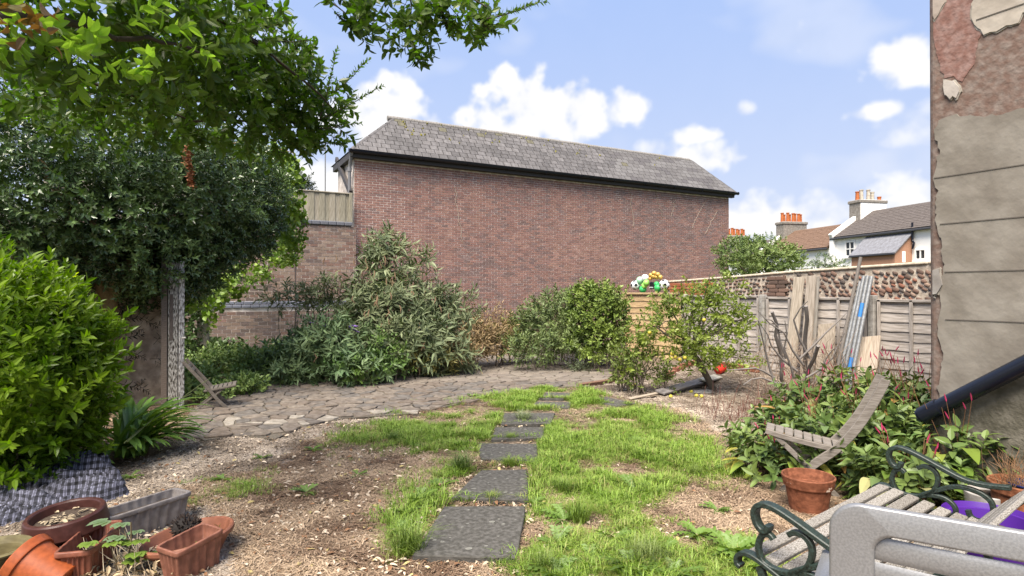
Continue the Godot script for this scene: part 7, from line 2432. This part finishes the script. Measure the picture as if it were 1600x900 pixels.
func make_right_corner() -> void:
	var tp := thing("flower_pot", "empty terracotta pot standing by the border in front of the bistort", "pot", Vector3(3.972, 0.000, -2.797), 0)
	part(tp, "pot", pot_shape(0.182, 0.125, 0.26, 0.075, 0.014, 44, 0.2), M.terracotta)
	var lm := Shape.new()
	# lime bloom and worn patches on the collar
	for i in 9:
		var a := rnd(0, TAU)
		var y := rnd(0.192, 0.232)
		var r := 0.1685 + (y - 0.19) * 0.16
		var q := Vector3(cos(a) * r, y, sin(a) * r)
		var t := Vector3(-sin(a), 0, cos(a))
		var w := rnd(0.008, 0.02)
		lm.quad(q - t * w - Vector3.UP * 0.008, q + t * w - Vector3.UP * 0.006, q + t * w * 0.7 + Vector3.UP * rnd(0.006, 0.012) + Vector3(cos(a), 0, sin(a)) * 0.002, q - t * w * 0.6 + Vector3.UP * rnd(0.006, 0.012) + Vector3(cos(a), 0, sin(a)) * 0.002, Vector3(cos(a), 0, sin(a)))
	part(tp, "lime_bloom", lm.mesh(), mat(lin(0.42, 0.33, 0.26), 0.95)).set_meta("kind", "stuff")

	folding_chair("old grey wooden folding chair sunk in the bistort, facing left", Vector3(4.364, 1.600, -3.073) * Vector3(1, 0, 1), SIDE_ON - 0.44,
		PackedVector2Array([Vector2(-0.188, 0.000), Vector2(0.014, 0.230), Vector2(0.188, 0.385), Vector2(0.329, 0.564), Vector2(0.442, 0.771), Vector2(0.517, 0.940)]), PackedVector2Array([Vector2(-0.310, 0.475), Vector2(-0.127, 0.432), Vector2(0.061, 0.400), Vector2(0.235, 0.376)]), PackedVector2Array([Vector2(-0.235, 0.442), Vector2(0.000, 0.216), Vector2(0.207, 0.009)]), 0.066, 0.27, M.old_wood, 8, 0)
	folding_chair("small grey wooden folding chair on the paving by the old door, facing right", Vector3(0.295, 1.600, -9.051) * Vector3(1, 0, 1), SIDE_ON + 0.40,
		PackedVector2Array([Vector2(0.200, 0.000), Vector2(0.061, 0.139), Vector2(-0.078, 0.331), Vector2(-0.217, 0.505), Vector2(-0.357, 0.679)]), PackedVector2Array([Vector2(-0.113, 0.270), Vector2(0.087, 0.296), Vector2(0.278, 0.331)]), PackedVector2Array([Vector2(0.148, 0.313), Vector2(-0.043, 0.157), Vector2(-0.235, 0.000)]), 0.042, 0.34, tinted(M.old_wood, lin(0.15, 0.132, 0.115)), 7, 2)

	var pp := thing("flower_pot", "purple plastic pot behind the bench scroll", "pot", Vector3(4.132, 1.600, -1.743) * Vector3(1, 0, 1), 0)
	part(pp, "pot", pot_shape(0.235, 0.17, 0.29, 0.03, 0.006, 40, 0.6), mat(lin(0.065, 0.016, 0.21), 0.4))
	part(pp, "soil", fill_disc(0.20, 0.18, 0.015), M.soil)
	var wp := thing("flower_pot", "pale grey pot with pebbly soil and a windfall apple, between the purple and terracotta pots", "pot", Vector3(4.568, 1.600, -1.916) * Vector3(1, 0, 1), 0)
	part(wp, "pot", pot_shape(0.15, 0.11, 0.30, 0.0, 0.012, 36, 0.85), mat(lin(0.50, 0.48, 0.45), 0.6, M.blotch, Vector3(2, 2, 2)))
	part(wp, "soil", fill_disc(0.13, 0.275, 0.012), M.soil)
	var ap := Shape.new()
	ap.lathe(Transform3D(), PackedVector2Array([Vector2(0, -0.02), Vector2(0.016, -0.016), Vector2(0.021, 0.0), Vector2(0.016, 0.018), Vector2(0, 0.016)]), 10)
	var a := thing("windfall_apple", "small yellow green apple lying in the pale grey pot", "apple", wp.position + Vector3(-0.02, 0.30, 0.03))
	part(a, "apple", ap.mesh(), mat(lin(0.35, 0.38, 0.06), 0.5))
	var bp := thing("flower_pot", "tall terracotta pot with dry grass against the house wall at the right edge", "pot", Vector3(4.603, 1.600, -1.761) * Vector3(1, 0, 1), 0)
	part(bp, "pot", pot_shape(0.185, 0.14, 0.40, 0.06, 0.014, 40, 0.8), tinted(M.terracotta, lin(0.33, 0.13, 0.06)))
	part(bp, "soil", fill_disc(0.16, 0.33, 0.012), M.soil)
	var dg := Shape.new()
	for i in 120:
		var d := Vector3(rnd(-0.5, 0.3), 1.0, rnd(-0.5, 0.5)) * rnd(0.12, 0.30)
		var q := Vector3(rnd(-0.1, 0.08), 0.33, rnd(-0.1, 0.1))
		dg.tube(PackedVector3Array([q, q + d * 0.5 + rdir() * 0.03, q + d + rdir() * 0.05 + Vector3(0, -0.03, 0)]), PackedFloat32Array([0.002, 0.0016, 0.001]), 3, false)
	part(bp, "dry_grass", dg.mesh(), mat(lin(0.30, 0.17, 0.09), 0.9)).set_meta("kind", "stuff")
	var bl := thing("blue_dish", "dark blue dish sitting in the tall terracotta pot", "dish", bp.position + Vector3(0.03, 0.33, 0.02))
	part(bl, "dish", pot_shape(0.115, 0.08, 0.065, 0.0, 0.008, 28, 0.3), mat(lin(0.012, 0.02, 0.09), 0.2))


func make_bench() -> void:
	var c := cam_point(1.63, 3.03, 0.0)
	var b := thing("garden_bench", "weathered slatted garden bench with dark green cast iron scroll ends", "bench", c, deg_to_rad(10.0))
	var iron := mat(lin(0.022, 0.042, 0.036), 0.5, noise_tex(91, 0.03, Color(0.7, 0.62, 0.55), Color(1, 1, 1), 4), Vector3(4, 4, 4), M.rough_n)
	iron.metallic_specular = 0.5
	var curves := [
		[PackedVector2Array([Vector2(0.060, 0.611), Vector2(0.054, 0.588), Vector2(0.031, 0.583), Vector2(0.009, 0.604), Vector2(-0.003, 0.642), Vector2(0.011, 0.679), Vector2(0.048, 0.694), Vector2(0.100, 0.687), Vector2(0.171, 0.662), Vector2(0.271, 0.620), Vector2(0.356, 0.588), Vector2(0.442, 0.579), Vector2(0.556, 0.592)]), 0.023, 0.048],
		[PackedVector2Array([Vector2(0.080, 0.557), Vector2(0.063, 0.571), Vector2(0.034, 0.561), Vector2(0.017, 0.531), Vector2(0.014, 0.489), Vector2(0.037, 0.446), Vector2(0.100, 0.433), Vector2(0.174, 0.450), Vector2(0.219, 0.490), Vector2(0.239, 0.545), Vector2(0.234, 0.587), Vector2(0.208, 0.613), Vector2(0.171, 0.615), Vector2(0.145, 0.598)]), 0.022, 0.030],
		[PackedVector2Array([Vector2(0.151, 0.443), Vector2(0.242, 0.500), Vector2(0.328, 0.540), Vector2(0.413, 0.538), Vector2(0.470, 0.506), Vector2(0.484, 0.453), Vector2(0.464, 0.400), Vector2(0.419, 0.383), Vector2(0.387, 0.397), Vector2(0.376, 0.428)]), 0.024, 0.030],
		[PackedVector2Array([Vector2(0.174, 0.457), Vector2(0.256, 0.465), Vector2(0.305, 0.443), Vector2(0.322, 0.402), Vector2(0.293, 0.370), Vector2(0.268, 0.380), Vector2(0.256, 0.405)]), 0.022, 0.030],
		[PackedVector2Array([Vector2(-0.066, 0.393), Vector2(-0.083, 0.404), Vector2(-0.080, 0.435), Vector2(-0.048, 0.458), Vector2(0.000, 0.455), Vector2(0.071, 0.429), Vector2(0.157, 0.394), Vector2(0.242, 0.362), Vector2(0.328, 0.338), Vector2(0.399, 0.346), Vector2(0.450, 0.369)]), 0.020, 0.046],
	]
	var rear := PackedVector2Array([Vector2(0.43, 0.37), Vector2(0.50, 0.43), Vector2(0.58, 0.52), Vector2(0.67, 0.62), Vector2(0.74, 0.70)])
	var front_leg := PackedVector2Array([Vector2(0.02, 0.42), Vector2(0.05, 0.30), Vector2(0.01, 0.16), Vector2(-0.03, 0.06), Vector2(-0.05, 0.0)])
	var rear_leg := PackedVector2Array([Vector2(0.44, 0.38), Vector2(0.45, 0.25), Vector2(0.50, 0.10), Vector2(0.55, 0.0)])
	for x in [-0.74, 0.74]:
		# profile x is bench z, depth is bench x
		var xf := Transform3D(Basis(Vector3(0, 0, 1), Vector3(0, 1, 0), Vector3(-1, 0, 0)), Vector3(x, 0, 0))
		var e := Shape.new()
		for q in curves: sweep(e, smooth_curve(q[0], 5), q[1], q[2], xf, 0.0)
		var end := part(b, "scroll_end", e.mesh(), iron)
		for lg in [front_leg, rear_leg]:
			var l := Shape.new()
			sweep(l, smooth_curve(lg, 4), 0.034, 0.032, xf)
			part(end, "leg", l.mesh(), iron)
		var r := Shape.new()
		sweep(r, smooth_curve(rear, 4), 0.034, 0.032, xf)
		part(end, "back_support", r.mesh(), iron)
	var wood := mat(lin(0.30, 0.28, 0.255), 0.95, noise_tex(92, 0.03, Color(0.60, 0.585, 0.56), Color(1, 1, 1), 6, false, 512, 0.2, 0.7), Vector3(2.5, 14, 14), M.grain_n)
	var woods := [wood, tinted(wood, lin(0.34, 0.32, 0.295)), tinted(wood, lin(0.25, 0.232, 0.21))]
	var s := Shape.new()
	s.box(Transform3D(), Vector3(1.43, 0.022, 0.058), 0.004)
	var sm := s.mesh()
	var seat := [Vector2(-0.02, 0.455), Vector2(0.055, 0.448), Vector2(0.13, 0.435), Vector2(0.205, 0.42), Vector2(0.28, 0.405), Vector2(0.355, 0.395), Vector2(0.42, 0.39)]
	for i in seat.size():
		part(b, "seat_slat", sm, woods[i % 3], Transform3D(Basis(Vector3(1, 0, 0), 0.18 if i > 0 else 0.05), Vector3(0, seat[i].y, seat[i].x)))
	for i in 5:
		var u := 0.12 + i * 0.19
		var p := Vector2(0.47, 0.41).lerp(Vector2(0.735, 0.70), u)
		part(b, "back_slat", sm, woods[i % 3], Transform3D(Basis(Vector3(1, 0, 0), -0.82), Vector3(0, p.y + 0.01, p.x - 0.012)))


func rounded_loop(x0: float, x1: float, y0: float, y1: float, r: float, n := 14) -> PackedVector2Array:
	var out := PackedVector2Array()
	for c in [[x0 + r, y1 - r, PI], [x1 - r, y1 - r, PI / 2], [x1 - r, y0 + r, 0.0], [x0 + r, y0 + r, -PI / 2]]:
		for k in n:
			var a: float = c[2] - PI / 2.0 * k / (n - 1)
			out.append(Vector2(c[0] + cos(a) * r, c[1] + sin(a) * r))
	return out


func make_metal_chair() -> void:
	var at := cam_point(1.105, 1.94, 0.0)
	var c := thing("metal_chair", "grey cast aluminium garden chair seen from behind, in front of the bench", "chair", at, deg_to_rad(-61.1))
	var m := mat(lin(0.335, 0.335, 0.34), 0.44, noise_tex(95, 0.05, Color(0.88, 0.88, 0.88), Color(1, 1, 1), 6), Vector3(3.6, 3.6, 3.6), bump_tex(96, 0.09, 0.4))
	m.metallic = 0.55
	m.metallic_specular = 0.5
	# back: a plate with a wide opening; rings from the inner edge round the rolled rim and back
	var outer := rounded_loop(-0.066, 0.70, 0.40, 0.908, 0.10)
	var inner := rounded_loop(0.063, 0.57, 0.46, 0.822, 0.06)
	var rows := []
	for q in [[0.0, -0.008], [0.12, -0.013], [0.5, -0.013], [0.94, -0.014], [1.0, -0.010], [1.012, 0.0], [1.0, 0.010], [0.94, 0.016], [0.5, 0.015], [0.12, 0.015], [0.03, 0.012], [0.0, 0.004], [0.0, -0.008]]:
		var line := PackedVector3Array()
		for i in outer.size():
			var p := inner[i].lerp(outer[i], q[0])
			# the plate is gently dished
			var z: float = q[1] - 0.03 * pow((p.x - 0.317) / 0.383, 2.0)
			line.append(Vector3(p.x, p.y, z))
		rows.append(line)
	var s := Shape.new()
	s.sheet(rows, Color.WHITE, true)
	var back := part(c, "backrest", s.mesh(), m)
	# rolled slats across the opening
	for k in 4:
		var y1 := 0.812 - k * 0.084
		var sl := Shape.new()
		var rr := []
		for i in 9:
			var u := i / 8.0
			var a := PI * u
			var line := PackedVector3Array()
			for j in 13:
				var x := lerpf(0.045, 0.588, j / 12.0)
				var z := -0.008 - 0.03 * pow((x - 0.317) / 0.383, 2.0)
				line.append(Vector3(x, y1 - 0.077 * u, z + 0.007 * pow(sin(a), 0.5) - 0.002))
			rr.append(line)
		sl.sheet(rr)
		part(back, "slat", sl.mesh(), m)
	# arms leave the sides of the back, seat and legs below
	for side in [0, 1]:
		var x: float = -0.03 if side == 0 else 0.66
		var dx: float = -1.0 if side == 0 else 1.0
		var arm := Shape.new()
		var ar := []
		for i in 10:
			var u := i / 9.0
			var line := PackedVector3Array()
			for j in 6:
				var v := j / 5.0 - 0.5
				line.append(Vector3(x + dx * (0.01 + 0.05 * sin(PI * 0.5 * minf(u * 2.5, 1.0))) + v * 0.07, 0.60 - 0.012 * pow(v * 2.0, 2.0) - 0.02 * u, 0.02 - 0.46 * u))
			ar.append(line)
		arm.sheet(ar)
		part(c, "armrest", arm.mesh(), m)
		for z in [-0.05, -0.42]:
			var l := Shape.new()
			l.tube(PackedVector3Array([Vector3(x + dx * 0.05, 0.58 if z < -0.3 else 0.45, z), Vector3(x + dx * 0.03, 0.42, z), Vector3(x + dx * 0.06, 0.0, z - (0.03 if z < -0.3 else -0.08))]), PackedFloat32Array([0.014]), 8)
			part(c, "leg", l.mesh(), m)
	var st := Shape.new()
	st.box(Transform3D(Basis(), Vector3(0.317, 0.43, -0.25)), Vector3(0.68, 0.02, 0.46), 0.008)
	part(c, "seat", st.mesh(), m)


func lean_board(label: String, a: Vector3, b: Vector3, width: float, thick: float, wood: StandardMaterial3D, called := "leaning_board") -> void:
	var s := Shape.new()
	var l := a.distance_to(b)
	s.box(Transform3D(), Vector3(l, width, thick), 0.004)
	# board length along x, its width along the fence
	var x := (b - a).normalized()
	var z := x.cross(Vector3(0, 0, -1)).normalized()
	var o := thing(called, label, "plank", a)
	part(o, "plank", s.mesh(), wood, Transform3D(Basis(x, z.cross(x), z), (b - a) / 2.0))


func make_bed_things() -> void:
	lean_board("tall grey scaffold board leaning on the fence, left of the pair", Vector3(8.420, 0.053, -6.277), Vector3(8.800, 1.831, -6.347), 0.185, 0.038, tinted(M.pale_wood, lin(0.40, 0.345, 0.28)))
	lean_board("tall grey scaffold board leaning on the fence, right of the pair", Vector3(8.420, 0.093, -5.995), Vector3(8.800, 1.847, -6.129), 0.16, 0.038, tinted(M.pale_wood, lin(0.36, 0.31, 0.26)))
	lean_board("narrow dark board edge behind the right scaffold board", Vector3(8.500, 0.157, -5.920), Vector3(8.840, 1.836, -6.046), 0.06, 0.03, tinted(M.grey_wood, lin(0.27, 0.25, 0.225)))
	lean_board("short rotten board leaning beside the tall scaffold boards", Vector3(8.380, 0.146, -5.648), Vector3(8.720, 1.092, -5.813), 0.27, 0.03, tinted(M.old_wood, lin(0.33, 0.28, 0.225)))
	lean_board("wide short pale board leaning against the fence right of the poles", Vector3(8.300, 0.192, -4.990), Vector3(8.700, 0.939, -5.137), 0.30, 0.03, tinted(M.pale_wood, lin(0.46, 0.385, 0.31)))
	var steel := mat(lin(0.36, 0.375, 0.39), 0.5, M.blotch, Vector3(3, 3, 3), M.rough_n)
	steel.metallic = 0.45
	var tape := mat(lin(0.04, 0.19, 0.50), 0.5)
	var k := 0
	for q in [
		[Vector3(8.300, 0.171, -5.384), Vector3(8.740, 1.742, -5.302), 0.0245, "leftmost and shortest of the steel scaffold poles leaning on the fence", []],
		[Vector3(8.280, 0.155, -5.313), Vector3(8.740, 1.826, -5.245), 0.026, "second steel scaffold pole from the left, plain grey", []],
		[Vector3(8.260, 0.159, -5.234), Vector3(8.740, 1.825, -5.189), 0.026, "third steel scaffold pole, with blue tape bands high and low", [[0.64, 0.76], [0.2, 0.29]]],
		[Vector3(8.240, 0.162, -5.165), Vector3(8.740, 1.815, -5.133), 0.026, "rightmost of the steel scaffold poles leaning on the fence", []],
	]:
		var o := thing("scaffold_pole", q[3], "pole", q[0], 0, "scaffold poles leaning on the fence")
		var d: Vector3 = q[1] - q[0]
		var s := Shape.new()
		s.tube(PackedVector3Array([Vector3.ZERO, d]), PackedFloat32Array([q[2]]), 14)
		part(o, "tube", s.mesh(), steel)
		for t in q[4]:
			var ts := Shape.new()
			ts.tube(PackedVector3Array([d * t[0], d * t[1]]), PackedFloat32Array([q[2] + 0.0015]), 14, false)
			part(o, "tape", ts.mesh(), tape)
		k += 1
	var dp := thing("wooden_pole", "long thin dark pole leaning across the fence above the scaffold poles", "pole", Vector3(8.300, 0.240, -5.424))
	var ds := Shape.new()
	ds.tube(PackedVector3Array([Vector3.ZERO, Vector3(8.800, 2.106, -5.329) - dp.position]), PackedFloat32Array([0.026, 0.024]), 8)
	part(dp, "pole", ds.mesh(), mat(lin(0.20, 0.18, 0.165), 0.9, M.grain, Vector3(5, 5, 5)))
	var sl := thing("stone_offcut", "pale broken stone slab lying in the border below the fence", "stone", Vector3(8.200, 0.237, -4.401))
	var so := Shape.new()
	so.prism(Transform3D(Basis(Vector3(0, 1, 0), -0.4) * Basis(Vector3(1, 0, 0), -0.5), Vector3.ZERO), PackedVector2Array([Vector2(-0.2, -0.1), Vector2(0.18, -0.13), Vector2(0.23, 0.08), Vector2(0.05, 0.17), Vector2(-0.17, 0.12)]), 0.05)
	part(sl, "slab", so.mesh(), mat(lin(0.50, 0.44, 0.38), 0.95, M.blotch, Vector3(2, 2, 2), M.rough_n))
	# planks and edging round the apple tree
	flat_board("grey plank lying on the soil under the leaning apple tree", Vector3(6.295, 0.060, -6.899), Vector3(7.813, 0.100, -7.349), 0.17, 0.035, tinted(M.grey_wood, lin(0.26, 0.24, 0.235)))
	flat_board("short pale plank end with flaking white paint beside the apple trunk", Vector3(7.454, 0.130, -7.149), Vector3(8.023, 0.130, -7.345), 0.17, 0.03, tinted(M.pale_wood, lin(0.50, 0.48, 0.42)))
	flat_board("thin split strip of wood at the edge of the grass", Vector3(5.650, 0.030, -6.824), Vector3(6.213, 0.060, -6.879), 0.05, 0.02, tinted(M.pale_wood, lin(0.40, 0.34, 0.27)))
	flat_board("long thin edging board on the soil right of the apple tree", Vector3(8.061, 0.040, -7.337), Vector3(8.172, 0.040, -6.502), 0.05, 0.03, tinted(M.pale_wood, lin(0.42, 0.36, 0.29)))
	flat_board("reddish timber edging between the paving and the apple bed", Vector3(5.679, 0.040, -8.149), Vector3(6.548, 0.040, -8.324), 0.06, 0.06, tinted(M.dark_wood, lin(0.19, 0.11, 0.075)))
	var brick := [mat(lin(0.30, 0.12, 0.07), 0.95, M.blotch, Vector3(3, 3, 3), M.rough_n), mat(lin(0.25, 0.10, 0.065), 0.95, M.blotch, Vector3(3, 3, 3), M.rough_n), mat(lin(0.34, 0.17, 0.11), 0.95, M.blotch, Vector3(3, 3, 3), M.rough_n)]
	var bs := Shape.new()
	bs.box(Transform3D(), Vector3(0.215, 0.11, 0.10), 0.012)
	var bm := bs.mesh()
	for e in [[Vector3(7.656, 0.000, -8.206), Vector3(9.017, -0.000, -8.547), "low row of red bricks edging the bed behind the apple tree"], [Vector3(8.820, 0.000, -8.044), Vector3(8.752, 0.000, -7.095), "low row of weathered bricks edging the bed right of the red pot"]]:
		var o := thing("brick_edging", e[2], "edging", e[0], 0)
		var d: Vector3 = e[1] - e[0]
		var n := int(d.length() / 0.225)
		for i in n:
			part(o, "brick", bm, brick[rng.randi() % 3], Transform3D(basis_x(d) * Basis.from_euler(Vector3(rnd(-0.08, 0.08), rnd(-0.08, 0.08), rnd(-0.04, 0.04))), d * ((i + 0.5) / n) + Vector3(0, 0.05 + gy(e[0].x + d.x * i / n, e[0].z + d.z * i / n), 0)))
	var rp := thing("red_bucket", "small bright red pot lying tilted by the brick edging", "pot", Vector3(8.187, 0.100, -7.495))
	part(rp, "bucket", pot_shape(0.085, 0.07, 0.15, 0.02, 0.006, 24, 0.1), mat(lin(0.55, 0.035, 0.02), 0.4), Transform3D(Basis(Vector3(0, 0, 1), -1.2), Vector3(-0.03, 0.09, 0)))
	var wb := thing("weathered_plank", "brown broken plank propped behind the apple trunk", "plank", Vector3(8.171, 0.100, -7.686))
	var ws := Shape.new()
	ws.box(Transform3D(basis_x(Vector3(0.3, 0.25, -0.5)), Vector3(0.0, 0.12, 0)), Vector3(0.6, 0.03, 0.13), 0.004)
	part(wb, "plank", ws.mesh(), M.dark_wood)
	# fallen apples
	var fa := Shape.new()
	fa.lathe(Transform3D(), PackedVector2Array([Vector2(0, -0.026), Vector2(0.018, -0.022), Vector2(0.028, -0.006), Vector2(0.029, 0.008), Vector2(0.02, 0.024), Vector2(0, 0.02)]), 10)
	var fm := fa.mesh()
	var ym := mat(lin(0.48, 0.42, 0.06), 0.5)
	for q in [[Vector3(6.334, 0.028, -6.708), "fallen yellow apple in front of the plank"], [Vector3(6.899, 0.028, -6.854), "fallen yellow apple near the middle of the plank"], [Vector3(6.713, 0.028, -6.565), "fallen apple in front of the small stone by the trunk"], [Vector3(6.739, 0.028, -6.489), "fallen apple close left of the apple trunk"], [Vector3(6.585, 0.028, -7.822), "fallen apple under the low apple shoots"]]:
		var o := part(self, "fallen_apple", fm, ym, Transform3D(Basis.from_euler(Vector3(rnd(0, 3), 0, rnd(0, 3))), q[0]))
		tag(o, q[1], "apple", "apples fallen under the tree")
	var fs := thing("flat_stone", "flat grey stone on the soil left of the apple trunk", "stone", Vector3(7.093, 0.000, -6.802))
	part(fs, "slab", rock(Vector3(0.2, 0.03, 0.14), 9), M.concrete)
	make_balloons()


func flat_board(label: String, a: Vector3, b: Vector3, width: float, thick: float, wood: StandardMaterial3D) -> void:
	var s := Shape.new()
	s.box(Transform3D(), Vector3(a.distance_to(b), thick, width), 0.005)
	var o := thing("plank", label, "plank", a)
	part(o, "plank", s.mesh(), wood, Transform3D(basis_x(b - a) * Basis(Vector3(1, 0, 0), 0.2), (b - a) / 2.0))


func balloon_shape(r: float) -> ArrayMesh:
	var s := Shape.new()
	var p := PackedVector2Array()
	for i in 13:
		var a := -PI / 2 + PI * i / 12.0
		p.append(Vector2(cos(a) * r * (1.0 if a > 0 else 1.0 - 0.12 * absf(sin(a))), sin(a) * r * (1.0 if a > 0 else 1.18)))
	s.lathe(Transform3D(), p, 18)
	s.lathe(Transform3D(Basis(), Vector3(0, -r * 1.2, 0)), PackedVector2Array([Vector2(0, 0.02 * r), Vector2(0.16 * r, -0.1 * r), Vector2(0, -0.06 * r)]), 8)
	return s.mesh()


func make_balloons() -> void:
	var mats := {
		"green": mat(lin(0.05, 0.42, 0.12), 0.25), "mint": mat(lin(0.38, 0.68, 0.45), 0.28), "lime": mat(lin(0.30, 0.62, 0.12), 0.28), "white": mat(lin(0.80, 0.82, 0.82), 0.28), "gold": mat(lin(0.62, 0.40, 0.10), 0.3), "black": mat(lin(0.015, 0.015, 0.018), 0.3),
	}
	mats.gold.metallic = 0.4
	for q in [
		[Vector3(9.000, 1.643, -10.415), 0.085, "green", "dark green balloon lowest on the left, resting on the new fence"], [Vector3(9.000, 1.670, -9.924), 0.085, "green", "dark green balloon beside the right football balloon"], [Vector3(9.000, 1.847, -10.513), 0.085, "mint", "pale mint balloon above the left football balloon"],
		[Vector3(9.000, 1.902, -10.340), 0.08, "white", "white balloon at the top left of the balloon bunch"], [Vector3(9.000, 1.786, -10.297), 0.075, "lime", "lime green balloon in the middle of the bunch"], [Vector3(9.000, 1.730, -10.361), 0.07, "lime", "small lime green balloon under the middle one"], [Vector3(9.000, 1.754, -9.964), 0.06, "green", "small dark green balloon behind the black one"],
		[Vector3(9.000, 1.955, -10.150), 0.052, "gold", "leftmost of the small gold balloons"], [Vector3(9.000, 1.995, -10.046), 0.055, "gold", "topmost of the small gold balloons"], [Vector3(9.000, 1.964, -9.924), 0.052, "gold", "small gold balloon right of the topmost one"], [Vector3(9.000, 1.925, -10.067), 0.055, "gold", "small gold balloon in the centre of the gold cluster"], [Vector3(9.000, 1.909, -9.964), 0.05, "gold", "small gold balloon low in the gold cluster"], [Vector3(9.000, 1.906, -9.843), 0.05, "gold", "rightmost of the small gold balloons"], [Vector3(9.000, 1.884, -10.171), 0.045, "gold", "lowest left of the small gold balloons"],
	]:
		var o := thing("balloon", q[3], "balloon", q[0], 0, "party balloons on the new fence")
		part(o, "balloon", balloon_shape(q[1]), mats[q[2]], Transform3D(Basis.from_euler(Vector3(rnd(-0.6, 0.6), 0, rnd(-0.7, 0.7))), Vector3.ZERO))
	for q in [[Vector3(8.970, 1.739, -10.632), "left white balloon printed like a football"], [Vector3(8.970, 1.738, -9.692), "right white balloon printed like a football"]]:
		var o := thing("football_balloon", q[1], "balloon", q[0], 0.4, "football balloons on the new fence")
		var r := 0.112
		var s := Shape.new()
		var p := PackedVector2Array()
		for i in 15:
			var a := -PI / 2 + PI * i / 14.0
			p.append(Vector2(cos(a) * r, sin(a) * r))
		s.lathe(Transform3D(), p, 24)
		part(o, "balloon", s.mesh(), mats.white)
		var g := (1.0 + sqrt(5.0)) / 2.0
		for v in [Vector3(0, 1, g), Vector3(0, 1, -g), Vector3(0, -1, g), Vector3(0, -1, -g), Vector3(1, g, 0), Vector3(1, -g, 0), Vector3(-1, g, 0), Vector3(-1, -g, 0), Vector3(g, 0, 1), Vector3(g, 0, -1), Vector3(-g, 0, 1), Vector3(-g, 0, -1)]:
			var d: Vector3 = v.normalized()
			var b := basis_y(d)
			var ps := Shape.new()
			for k in 5:
				var a0 := TAU * k / 5
				var a1 := TAU * (k + 1) / 5
				var e0 := (d + (b.x * cos(a0) + b.z * sin(a0)) * 0.40).normalized()
				var e1 := (d + (b.x * cos(a1) + b.z * sin(a1)) * 0.40).normalized()
				var m0 := (d + e0).normalized()
				var m1 := (d + e1).normalized()
				var rr := r + 0.0015
				ps.tri(d * rr, m0 * rr, m1 * rr, d, m0, m1)
				ps.tri(m0 * rr, e0 * rr, e1 * rr, m0, e0, e1)
				ps.tri(m0 * rr, e1 * rr, m1 * rr, m0, e1, m1)
			part(o, "black_patch", ps.mesh(), mats.black)
	var f := thing("foil_balloon", "black foil balloon with white marks in the middle of the bunch", "balloon", Vector3(8.990, 1.727, -10.107), -PI / 2 + 0.2)
	var fs := Shape.new()
	fs.box(Transform3D(), Vector3(0.12, 0.17, 0.05), 0.024)
	part(f, "foil", fs.mesh(), mats.black)
	var mk := Shape.new()
	for i in 5:
		mk.box(Transform3D(Basis(), Vector3(-0.042 + i * 0.021, -0.045 + 0.006 * (i % 2), 0.026)), Vector3(0.011, 0.022, 0.003))
	part(f, "white_marks", mk.mesh(), mats.white)
